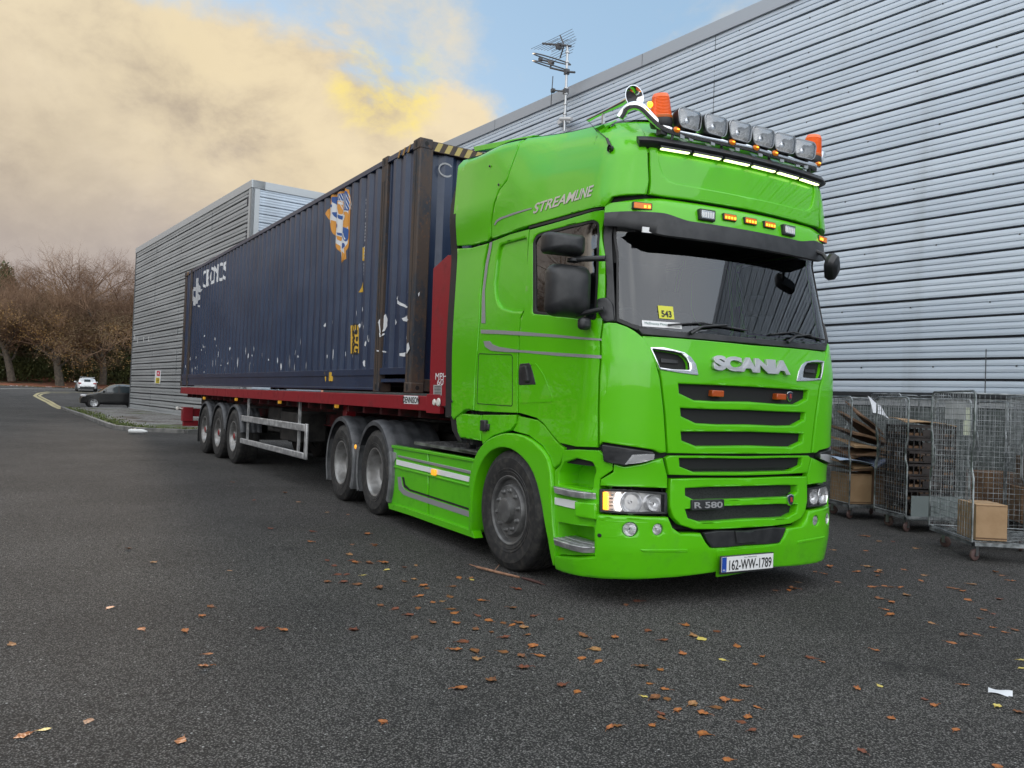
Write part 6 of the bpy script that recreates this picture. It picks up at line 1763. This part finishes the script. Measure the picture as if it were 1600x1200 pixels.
# crumpled paper in the cage
def crumple(name,x,y,z,s,mt,label,cat,seed=0,flat=.6):
    r=random.Random(seed); b=MB(); b.grid(lambda u,v:(s*(u-.5)+r.gauss(0,s*.10),s*(v-.5)+r.gauss(0,s*.10),max(0,s*flat*(.5-abs(u-.5))*(1-abs(v-.5))+r.gauss(0,s*.12))),7,7)
    o=b.build(name,mt,smooth=False); o.location=(x,y,z); return tag(o,label,cat)
PAPER=mat('white_paper',(.62,.63,.66),.7)
q=L2W(CC,.86,.30,0); crumple('crumpled_paper',q.x,q.y,.205,.20,PAPER,'crumpled white paper lying in the nearest roll cage','paper',3,.9)
# papers and labels tied on cages
def sheet(name,c,w_,h_,ang,mt,label,cat,par=None):
    b=MB(); b.grid(lambda u,v:((u-.5)*w_,.006*math.sin(u*5+v*3),(v-.5)*h_),5,5); b.grid(lambda u,v:((u-.5)*w_,.003+.006*math.sin(u*5+v*3),(v-.5)*h_),5,5)
    o=b.build(name,mt); o.location=c; o.rotation_euler=(0,0,ang)
    return tag(o,label,cat)
q=L2W(BBc,.76,.0,1.38); sheet('card_label',q,.10,.34,R_(66),mat('label_cream',(.42,.45,.33),.7),'cream label hanging at top right of the crate filled cage','label')
q=onX(1590,661,.55); sheet('card_label',Vector((.62,5.3,q.z-.02)),.16,.28,R_(44),MATS['label_cream'],'yellowish label on the tall cage at the right edge','label')
q=L2W(CC,.16,.83,1.50); sheet('card_label',q,.22,.2,angC,mat('label_grey',(.20,.21,.21),.7),'grey card tied inside the top of the nearest cage','label')
# contents of cage A: crushed cardboard, flat sheets
def slab(c,w_,d_,t_,rot,mt,label,group,name='cardboard_sheet'):
    b=MB(); r=random.Random(int(c[0]*100+c[2]*1000))
    b.grid(lambda u,v:((u-.5)*w_,(v-.5)*d_,t_*.5+.03*math.sin(u*3+v*2)),6,6); b.grid(lambda u,v:((u-.5)*w_,(v-.5)*d_,-t_*.5+.03*math.sin(u*3+v*2)),6,6)
    n=36; ed=[]
    for i in range(5): 
        for (a,c2) in ((i,i+1),(30+i,31+i)): ed.append((a,c2,c2+n,a+n))
        for (a,c2) in ((6*i,6*i+6),(6*i+5,6*i+11)): ed.append((a,c2,c2+n,a+n))
    b.f+=ed; b.mi+=[0]*len(ed)
    o=b.build(name,mt,smooth=False); o.location=c; o.rotation_euler=rot; return tag(o,label,'cardboard',group)
G1='flattened cardboard stuffed in the left roll cage'
rr_=random.Random(2)
items=[(.40,.36,.64,.70,.62,.02,0,0.05,0,CARDD),(.40,.36,.70,.66,.60,.02,.1,.05,.05,CARD),(.42,.36,.80,.66,.6,.02,-.12,.1,.05,CARDD),(.4,.38,.90,.66,.55,.03,.15,-.12,.0,CARDD),(.38,.36,.98,.62,.55,.03,.15,.12,.1,CARD),(.40,.38,1.10,.66,.6,.03,.1,.25,.05,CARDD),(.40,.38,1.22,.62,.55,.03,.2,.55,.0,CARDD),(.40,.36,1.36,.5,.5,.02,.35,.60,.0,CARDD)]
for i,(x,y,z,w_,d_,t_,rx,ry,rz,mt) in enumerate(items):
    q=L2W(AAc,x,y,z); slab(q,w_,d_,t_,(rx,ry,R_(70)+rz),mt,('lowest','second','third','fourth','fifth','sixth','seventh','topmost')[i]+' crushed cardboard sheet, counted upwards, in the cage beside the lorry',G1)
q=L2W(AAc,.2,.3,.2); carton(q.x,q.y,.205,.34,.45,.40,R_(70),'brown box at the bottom of the cardboard filled cage',mt=CARD)
q=L2W(AAc,.56,.3,.2); carton(q.x,q.y,.205,.30,.42,.55,R_(62),'upright darker box beside the bottom box in the cardboard cage',mt=CARDD,tape=False)
q=L2W(AAc,.5,.18,1.50); slab(q,.34,.28,.006,(.9,.3,1.5),PAPER,'torn white sheet poking from the top of the cardboard cage',None,'paper_sheet')
q=L2W(AAc,.10,.2,.78); slab(q,.5,.4,.006,(.05,.1,1.2),mat('paper_blue',(.30,.38,.50),.6),'pale blue sheet laid flat halfway up the cardboard cage',None,'paper_sheet')
q=L2W(AAc,.55,.2,.82); slab(q,.42,.4,.03,(.3,-.35,1.2),mat('plastic_film',(.10,.12,.18),.25),'dark plastic wrapped bundle halfway up the cardboard cage',None,'wrapped_bundle')
# crates in cage B
CRT=mat('crate_plastic',rough=.6,build=vary((.016,.013,.013),(.035,.027,.025),6,3))
def make_crate():
    r=empty('plastic_crate',(0,0,0),0,'x','crate','dark crates stacked in the middle roll cage')
    w_,d_,h_=.62,.50,.155; b=MB()
    b.bb((-w_/2,-d_/2,0),(w_/2,d_/2,.012))
    for s_ in (-1,1):
        for z0,z1 in ((.0,.03),(h_-.03,h_)): b.bb((-w_/2,s_*d_/2,z0),(w_/2,s_*(d_/2-.015),z1)); b.bb((s_*w_/2,-d_/2,z0),(s_*(w_/2-.015),d_/2,z1))
        for i in range(9): x=-w_/2+w_*i/8*.985; b.bb((x,s_*d_/2,.03),(x+.012,s_*(d_/2-.015),h_-.03))
        for i in range(7): y=-d_/2+d_*i/6*.97; b.bb((s_*w_/2,y,.03),(s_*(w_/2-.015),y+.012,h_-.03))
        b.bb((-.12,s_*(d_/2+.004),.03),(.12,s_*(d_/2-.01),h_-.05))
    b.build('crate_shell',CRT,parent=r,smooth=False); b=MB(); b.bb((-w_/2+.02,-d_/2+.02,.012),(w_/2-.02,d_/2-.02,.06)); b.build('crate_liner',CARDD,parent=r); return r
cr0=make_crate()
for i in range(7):
    o=cr0 if i==0 else copy_tree(cr0); q=L2W(BBc,.38,.36,0); o.location=(q.x+rr_.uniform(-.01,.01),q.y,.205+.158*i if i else .205); o.rotation_euler=(0,0,R_(66)+rr_.uniform(-.03,.03))
    o['label']='bottom dark crate of the stack in the middle roll cage' if i==0 else ('topmost dark crate of the stack in the middle roll cage' if i==6 else ('second','third','fourth','fifth','sixth')[i-1]+' dark crate from the bottom of the middle cage stack')
q=L2W(BBc,.38,.34,1.34); slab(q,.62,.5,.01,(.06,.05,R_(60)),CARD,'brown cardboard sheet on top of the crate stack',None)
q=L2W(BBc,.42,.04,.30); sheet('grey_board',q,.66,.3,R_(66),mat('panel_greygreen',(.16,.19,.19),.5),'grey board standing across the foot of the crate filled cage','board')
# stretch film clutter in the back cages
FILM=mat('stretch_film',(.16,.19,.20),.25)
for i,(x,y,z,s) in enumerate(((-.55,5.5,.7,.34),(.1,5.9,.95,.28),(-1.2,6.5,.55,.34),(.9,5.7,.8,.30),(-.1,5.0,.4,.25))):
    crumple('film_bundle',x,y,z,s,FILM,('low','topmost','leftmost','rightmost','smallest')[i]+' crumpled bundle of clear film caught in the back cages','plastic film',20+i,.9)['group']='film caught in the back roll cages'

# cartons and bags in the back row
for i,(x,y,w_,d_,h_,rz,z,lb) in enumerate(((-.95,5.72,.5,.5,.42,.8,.205,'dark brown carton low in the empty looking cage behind the nearest one'),(-.9,5.75,.46,.42,.36,.9,.63,'dark brown carton stacked on another behind the nearest cage'),
   (-2.0,6.6,.5,.45,.5,1.1,.205,'dark carton low in the back cage behind the crates'),(.55,5.95,.55,.5,.55,.75,.205,'dark carton at the foot of the tall right cage'),(.5,6.0,.5,.45,.4,.8,.76,'dark carton upper in the tall right cage'),(-3.2,6.5,.5,.5,.8,1.2,.205,'tall dark carton in the back cage behind the cardboard'))):
    carton(x,y,z,w_,d_,h_,rz,lb,mt=CARDD,tape=False)
# ---------------------------------------------------------------- cars
def make_car(name,label,cat,L,W,H,paint,wheelR=.31,spoiler=False):
    r=empty(name,(0,0,0),0,label,cat)
    # side profile sampled along x (front at -L/2)
    def prof(t,z):  # half width at (t along, z)
        return 1
    top=[(0,.52),(.02,.66),(.10,.80),(.20,.90),(.27,.96),(.42,1.36),(.50,1.44),(.62,1.47),(.78,1.43),(.90,1.28),(.97,.98),(1,.60)]
    k=H/1.47; b=MB(); N=60; S=22
    belt=.92*k
    def tz(t): return tab(top,t)*k
    def bot(t): return .22+.06*(abs(t-.5)*2)**4
    def rowf(t):
        zt=tz(t); zb=bot(t); pl=1-.28*(abs(t-.5)*2)**5; hw=W/2*pl; o=[]
        for j in range(S+1):
            a=j/S; z=zb+(zt-zb)*(a)
            w_=hw*(1-.05*(1-min(1,a*6))**2)
            if z>belt: w_=hw*(1-.30*((z-belt)/(H-belt+1e-6))**1.2)
            if a>.9: w_*= math.sqrt(max(.0,1-((a-.9)/.1)**2))*.35+.65 if z<=belt else math.sqrt(max(0,1-((a-.9)/.1)**2))*.6+.4
            o.append((w_,z))
        return o
    rows=[rowf(i/N) for i in range(N+1)]
    wf,wr=.19,.80
    body=[];glass=[]
    vs=[]
    for i,rw in enumerate(rows):
        x=-L/2+L*i/N
        for s_ in (-1,1):
            for w_,z in rw: vs.append((x,s_*w_,z))
    M_=S+1
    def gl(i,j):
        t=(i+.5)/N; z=(rows[i][j][1]+rows[i][j+1][1])/2
        return belt+.02<z<tz(t)-.07 and .30<t<.95 and not any(abs(t-q)<.009 for q in (.36,.55,.74,.90))
    for i in range(N):
        for s_ in (0,1):
            o0=i*2*M_+s_*M_; o1=(i+1)*2*M_+s_*M_
            for j in range(S):
                (glass if gl(i,j) else body).append((o0+j,o1+j,o1+j+1,o0+j+1))
        a=i*2*M_; c=(i+1)*2*M_
        body.append((a+M_-1,c+M_-1,c+2*M_-1,a+2*M_-1)); body.append((a,c,c+M_,a+M_))
        if .27<(i+.5)/N<.41 or .90<(i+.5)/N<.965: glass.append(body.pop(-2))
    body.append(tuple(range(M_))+tuple(range(2*M_-1,M_-1,-1)))
    e=N*2*M_; body.append(tuple(e+j for j in range(M_))+tuple(e+j for j in range(2*M_-1,M_-1,-1)))
    b.add(vs,body,0); b.f+=glass; b.mi+=[1]*len(glass)
    b.build('body',[paint,mat('car_window',(.03,.04,.045),.05,coat=1)],parent=r,ang=40)
    for t in (wf,wr):
        for s_ in (-1,1):
            x=-L/2+L*t; a=MB(); a.lathe([(wheelR*1.16,.0),(wheelR*1.16,.012),(0,.012)],(x,s_*(W/2-.012),wheelR+.02),'Y',32); a.build('wheel_arch',DARK,parent=r)
            c=MB(); c.lathe([(0,-.02),(.05,-.03),(wheelR*.62,-.035),(wheelR*.66,-.045),(wheelR*.70,-.045),(wheelR*.70,.1)],(0,0,0),'Y',32)
            for q in range(5):
                an=2*PI*q/5; c.box((math.cos(an)*wheelR*.38,-.045,math.sin(an)*wheelR*.38),(wheelR*.62,.02,.05),rot=Matrix.Rotation(-an,3,'Y'))
            o=c.build('wheel',mat('alloy',(.45,.46,.47),.3,.8),parent=r); o.location=(x,s_*(W/2-.0),wheelR); o.rotation_euler=(0,0,0 if s_<0 else PI)
            c=MB(); c.lathe([(wheelR*.68,-.03),(wheelR*.75,-.05),(wheelR*.95,-.045),(wheelR,-.02),(wheelR,.14),(wheelR*.7,.15)],(0,0,0),'Y',32); c.build('tyre',TYRE,parent=o)
    b=MB()
    for s_ in (-1,1): b.box((-L/2+.22,s_*(W/2-.22),.72*k),(.22,.26,.12),rz=s_*.5)
    b.build('headlight',LENSW,parent=r,bevel=.03)
    for s_ in (-1,1):
        b=MB(); b.box((L/2-.10,s_*(W/2-.24),.86*k),(.16,.26,.13),rz=-s_*.3); b.build('tail_light',mat('tail_red',(.30,.01,.01),.3),parent=r,bevel=.02)
        b=MB(); b.box((-L/2+L*.325,s_*(W/2+.08),belt+.08),(.12,.18,.12)); b.build('door_mirror',paint,parent=r,bevel=.03)
    b=MB(); b.bb((L/2-.06,-W*.36,.28),(L/2+.03,W*.36,.50)); b.bb((L/2-.06,-W*.43,.24),(L/2+.025,W*.43,.34)); b.build('rear_bumper',BLACKP,parent=r,bevel=.02)
    b=MB(); b.bb((L/2+.02,-.26,.55),(L/2+.035,.26,.66)); b.build('plate',WHITE,parent=r)
    if spoiler:
        b=MB(); b.box((L/2-.30,0,H+.03),(.30,W*.74,.035)); b.box((L/2-.3,-.45,H-.02),(.1,.03,.12)); b.box((L/2-.3,.45,H-.02),(.1,.03,.12)); b.build('spoiler',paint,parent=r,bevel=.01)
    return r
LENSW=mat('car_lamp',(.6,.6,.62),.15,coat=1)
CB=mat('black_car_paint',(.006,.006,.007),.3,coat=.5); CW=mat('white_car_paint',(.62,.63,.64),.3,coat=1)
car=make_car('parked_car','small black hatchback parked nose left behind the warehouse corner','car',3.75,1.68,1.50,CB)
q=ground_at(146,55.5); hd=R_(93)
off=Vector((math.cos(hd),math.sin(hd),0))*(3.75*(.5-.19)); car.location=q+off+Vector((-.2,0,0)); car.rotation_euler=(0,0,hd)
car=make_car('parked_car','white car with rear spoiler parked facing the trees','car',4.2,1.85,1.42,CW,spoiler=True)
q=ground_at(134.5,84); d=ray(134,600); d.z=0; car.location=q; car.rotation_euler=(0,0,math.atan2(-d.y,-d.x)+.05); car.scale=(.88,.88,.88)

# trees and hedge across the yard, outside the frame to the left: they show in the cab's glass and paint
for i,(x,y,k,s) in enumerate(((-20,-15.5,0,.72),(-29,-17,1,.80),(-38,-15.5,2,.75),(-48,-18,3,.85),(-12,-17.5,1,.70),(-60,-17,0,.9),(-4,-16.5,2,.7),(5,-18,3,.75))):
    o=copy_tree(T[k]); o.location=(x,y,0); o.rotation_euler=(0,0,i*2.1); o.scale=(s*1.3,s*1.3,s); o['label']='bare tree beyond the left edge, seen mirrored in the cab window, '+('first','second','third','fourth','fifth','sixth','seventh','eighth')[i]+' along the verge'; o['group']='bare trees along the verge'
bl=[(-70+3.2*i,-19+r_.uniform(-.5,.5),.9,2.2,1.2,1.5+r_.uniform(0,.8)) for i in range(28)]
tag(leafmass('verge_hedge',bl,14000,.14,EVG,14),label='dark hedge running beyond the left edge of the yard',cat='hedge')
# ---------------------------------------------------------------- litter and leaves
def leaf_mesh(seed):
    r=random.Random(seed); n=9; L=.042+.006*r.random(); b=MB(); pts=[]
    wd=[0,.34,.55,.66,.62,.50,.34,.16,0]; cur=r.uniform(.15,.6); tw=r.uniform(-.5,.5)
    vs=[];fs=[]
    for i in range(n):
        t=i/(n-1)*2-1; w_=wd[i]*L*(1+.15*math.sin(i*2.3+seed)); x=t*L
        for s_ in (-1,0,1):
            zz=(abs(s_)*.28*cur*w_ + cur*.22*L*(t*t)) + (tw*.25*w_*s_*t) + .004
            vs.append((x,s_*w_,max(.0015,zz+.002*math.sin(i*1.9+s_*2+seed))))
    for i in range(n-1):
        for j in range(2): fs.append((3*i+j,3*i+3+j,3*i+4+j,3*i+1+j))
    b.add(vs,fs); b.tube([(L*.98,0,vs[-2][2]),(L*1.2,.003,vs[-2][2]+.002),(L*1.5,.002,.004)],.0012,4)
    me=bpy.data.meshes.new('fallen_leaf'); me.from_pydata(b.v,[],b.f); return me
def leafmat(n,c1,c2):
    return mat(n,rough=.55,build=lambda g,p:(g.l(g.mix(g.sstep(g.noise(OC(g),60,4,.6),.35,.65),c1,c2),p.inputs['Base Color'])))
LM=[leafmat('leaf_brown',(.23,.085,.022),(.11,.04,.014)),leafmat('leaf_orange',(.40,.14,.03),(.22,.07,.018)),leafmat('leaf_rust',(.19,.05,.018),(.10,.028,.012)),leafmat('leaf_tan',(.34,.18,.07),(.22,.10,.035)),leafmat('leaf_yellow',(.55,.48,.14),(.48,.36,.08))]
lab=['brown fallen leaf lying on the asphalt','orange fallen leaf lying on the asphalt','dark rust red fallen leaf on the asphalt','pale tan fallen leaf on the asphalt','yellow fallen leaf on the asphalt']
LMESH={}
for m in range(5):
    for s in range(4):
        me=leaf_mesh(m*7+s); me.materials.append(LM[m]); LMESH[m,s]=me
LP=[]
def lp3(pts,ox,oy,s=2.6667):
    for x,y,m in pts: LP.append((ox+x/s,oy+y/s,m))
lp3([(200,40,1),(228,88,0),(122,124,3),(150,160,0),(130,150,2),(205,160,0),(265,162,1),(278,190,4),(352,178,2),(400,172,3),(30,150,2),(98,242,2),(155,250,0),(110,208,2),(245,265,0),(392,230,3),(350,238,0),(430,255,1),(445,265,0),(552,258,0),(580,222,1),(628,222,1),(632,230,4),(415,300,1),(470,323,1),(510,320,3),(540,300,0),(545,352,0),(562,368,1),(568,412,1),(253,338,0),(312,352,2),(408,350,0),(370,378,2),(140,440,2),(392,472,0),(595,488,2),(565,525,1),(645,528,0),(648,438,0),(675,318,1),(705,400,1),(765,410,0),(800,420,1),(828,410,0),(848,430,3),(800,350,0),(892,384,2),(1003,395,2),(715,448,0),(770,472,2),(762,530,0),(885,508,1),(915,548,1),(865,462,0),(850,600,2),(656,562,3),(714,650,0),(582,685,1),(265,825,1),(1090,455,1),(1100,468,0),(1145,522,3),(1090,560,1),(1158,573,1),(1228,472,1),(1010,672,2),(1070,698,1),(1340,595,0),(1420,605,1),(1365,443,2),(1430,484,2),(1525,420,1),(1510,540,1),(1553,463,3),(1375,663,1),(1440,688,1),(1350,718,4),(1395,725,0),(1447,728,0),(1490,775,1),(1420,790,2),(1425,808,0),(1385,838,1),(1207,852,1),(1240,840,0),(1552,750,3),(1590,872,1),(1275,335,0),(1325,322,2),(840,552,0),(820,270,2),(30,240,0),(60,170,2),(180,212,4),(470,410,0),(655,380,2)],500,820)
lp3([(620,275,1),(640,270,0),(565,275,0),(660,240,3),(585,168,0),(645,160,1),(740,130,3),(730,198,0),(768,208,1),(790,178,1),(805,108,3),(825,240,1),(940,110,1),(1055,72,2),(995,70,3),(930,48,0),(950,50,1),(950,176,3),(905,198,1),(990,200,1),(990,215,0),(1000,195,3),(1100,188,1),(1185,211,3),(1172,234,1),(968,260,1),(1020,256,1),(1050,260,0),(1085,263,1),(1110,295,3),(1000,310,0),(1050,325,1),(1022,355,1),(1042,377,1),(1290,262,1),(1315,268,0),(1345,278,1),(1383,250,3),(1368,315,1),(1218,412,3),(1297,492,1),(1350,465,0),(1405,458,1),(1435,358,0),(1470,372,2),(1468,430,1),(1520,450,1),(1560,440,0),(1415,393,0),(980,526,1),(712,556,2),(760,575,1),(510,552,1),(480,583,1),(403,506,1),(345,565,4),(220,464,3),(188,420,1),(322,445,2),(255,478,4),(435,676,1),(353,733,1),(403,733,1),(315,762,0),(217,750,3),(155,775,1),(265,790,1),(420,822,2),(450,803,1),(467,860,2),(490,763,1),(268,873,1),(657,884,1),(903,685,1),(998,672,4),(1350,670,1),(1185,728,2),(1227,755,1),(1047,808,1),(1315,857,1),(1487,760,4),(1580,785,0),(1588,565,4),(1590,600,4),(928,950,2),(367,980,1),(1488,1008,1),(1480,200,1),(1510,212,0),(1497,312,2),(1548,236,1),(1150,100,3)],1000,820)
lp3([(38,788,3),(367,664,1),(475,737,1),(620,744,1),(675,694,1),(706,663,0),(697,820,1),(686,862,1),(606,1110,1),(295,1045,0),(147,1073,4),(80,1092,1),(870,736,2),(948,742,1),(1183,738,2),(1274,657,0),(515,513,3),(770,540,3),(430,467,0),(1040,445,1),(1180,452,0),(1255,455,1),(1230,416,1),(1190,512,1),(1240,515,2),(1150,580,2),(1130,553,2),(1270,600,0),(905,400,2),(1045,410,2),(1280,1048,1),(955,280,0),(1000,310,3),(780,245,0),(850,305,2),(1095,345,3),(1165,352,1)],0,640,2.143)
random.seed(21); n=0
def put_leaf(x,y,m,s=1.0):
    global n
    o=bpy.data.objects.new('fallen_leaf',LMESH[m,random.randrange(4)]); col.objects.link(o)
    o.location=(x,y,.001); o.rotation_euler=(random.gauss(0,.05),random.gauss(0,.05),random.random()*6.28); k=s*random.uniform(.75,1.15); o.scale=(k,k*random.uniform(.8,1.2),k*random.uniform(.3,2.0))
    tag(o,lab[m],'leaf','fallen leaves of one colour: '+lab[m].split(' fallen')[0]); n+=1
for u,v,m in LP:
    q=onZ(u,v,0); put_leaf(q.x,q.y,m,.70 if q.x>1 else .85)
for i in range(225-n):
    if random.random()<.6: x=random.gauss(-1.5,3.0); y=random.gauss(-2.9,.55)
    else: x=random.uniform(-1,3.5); y=random.uniform(.5,4)
    if -7<x<.2 and abs(y)<1.35: y-=1.4
    put_leaf(x,y,random.choice([0,0,1,1,2,3]),.8)
# paper scrap, stick, bottle by the kerb
q=onZ(1563,1083,0)
b=MB(); b.grid(lambda u,v:(-.055+.11*u,-.04+.08*v,.004+.006*math.sin(u*5)*math.sin(v*4+1)+.004*v),8,6); o=b.build('paper_scrap',PAPER); o.location=(q.x,q.y,0); o.rotation_euler=(0,0,R_(30)); tag(o,'small white paper scrap on the asphalt at lower right','paper')
q0=onZ(745,888,.01); q1=onZ(812,902,.01); q2=onZ(852,914,.01)
WOOD=mat('dead_stick',rough=.8,build=vary((.20,.10,.06),(.32,.18,.11),30,3))
b=MB(); b.tube([q0+Vector((0,0,.012)),q0.lerp(q1,.5)+Vector((0,0,.004)),q1],[.010,.011,.009],7); b.tube([q0+Vector((-.08,-.03,.02)),q0.lerp(q1,.12)+Vector((0,0,.008))],[.004,.006],5); b.tube([q0.lerp(q1,.4),q0.lerp(q1,.35)+Vector((-.05,.10,.04))],[.004,.002],5)
tag(b.build('broken_stick',WOOD),'pale broken stick lying in front of the front wheel','stick')
b=MB(); b.tube([q1+Vector((.02,.01,0)),q1.lerp(q2,.5)+Vector((0,0,.006)),q2],[.008,.013,.003],6); b.tube([q1.lerp(q2,.3),q1.lerp(q2,.6)+Vector((.05,.04,.01))],[.005,.002],5); tag(b.build('broken_stick',mat('bark_strip',(.07,.03,.025),.8)),'dark reddish strip of bark at the end of the stick','bark')
q=onZ(215,675,.05); b=MB(); b.lathe([(0,-.27),(.05,-.26),(.07,-.2),(.07,.15),(.04,.23),(.03,.28),(0,.29)],(0,0,.07),'X',14); o=b.build('plastic_bottle',mat('bottle_white',(.6,.61,.6),.4)); o.location=(q.x,q.y,0); o.rotation_euler=(0,0,R_(65)); tag(o,'white plastic bottle lying against the kerb','bottle')

# ---------------------------------------------------------------- separate repeated pieces into parts of their own
def split_pass(names):
    for o in [x for x in bpy.data.objects if x.type=='MESH' and x.name.split('.')[0] in names]:
        bm=bmesh.new(); bm.from_mesh(o.data); bmesh.ops.remove_doubles(bm,verts=bm.verts,dist=1e-6); bm.verts.ensure_lookup_table()
        seen=set(); comps=[]
        for v in bm.verts:
            if v.index in seen: continue
            st=[v]; c=set()
            while st:
                q=st.pop()
                if q.index in c: continue
                c.add(q.index); st+=[e.other_vert(q) for e in q.link_edges if e.other_vert(q).index not in c]
            seen|=c; comps.append(c)
        if len(comps)<2 or len(comps)>60: bm.free(); continue
        for k,c in enumerate(comps):
            b2=bm.copy(); b2.verts.ensure_lookup_table()
            bmesh.ops.delete(b2,geom=[v for v in b2.verts if v.index not in c],context='VERTS')
            me=bpy.data.meshes.new(o.data.name); b2.to_mesh(me); b2.free()
            for m in o.data.materials: me.materials.append(m)
            if k==0: first=me
            else:
                d=o.copy(); d.data=me; col.objects.link(d)
        bm.free(); o.data=first
split_pass({'tool_box','guard_post','guard_stay','mud_flap','main_beam','bracket','roof_spoiler','cross_member','intermediate_post','leg_brace','sheet_joint','parapet_joint','beacon_mount','mudguard_stay','top_rail','end_rail','hazard_stripe','mirror_arm'})
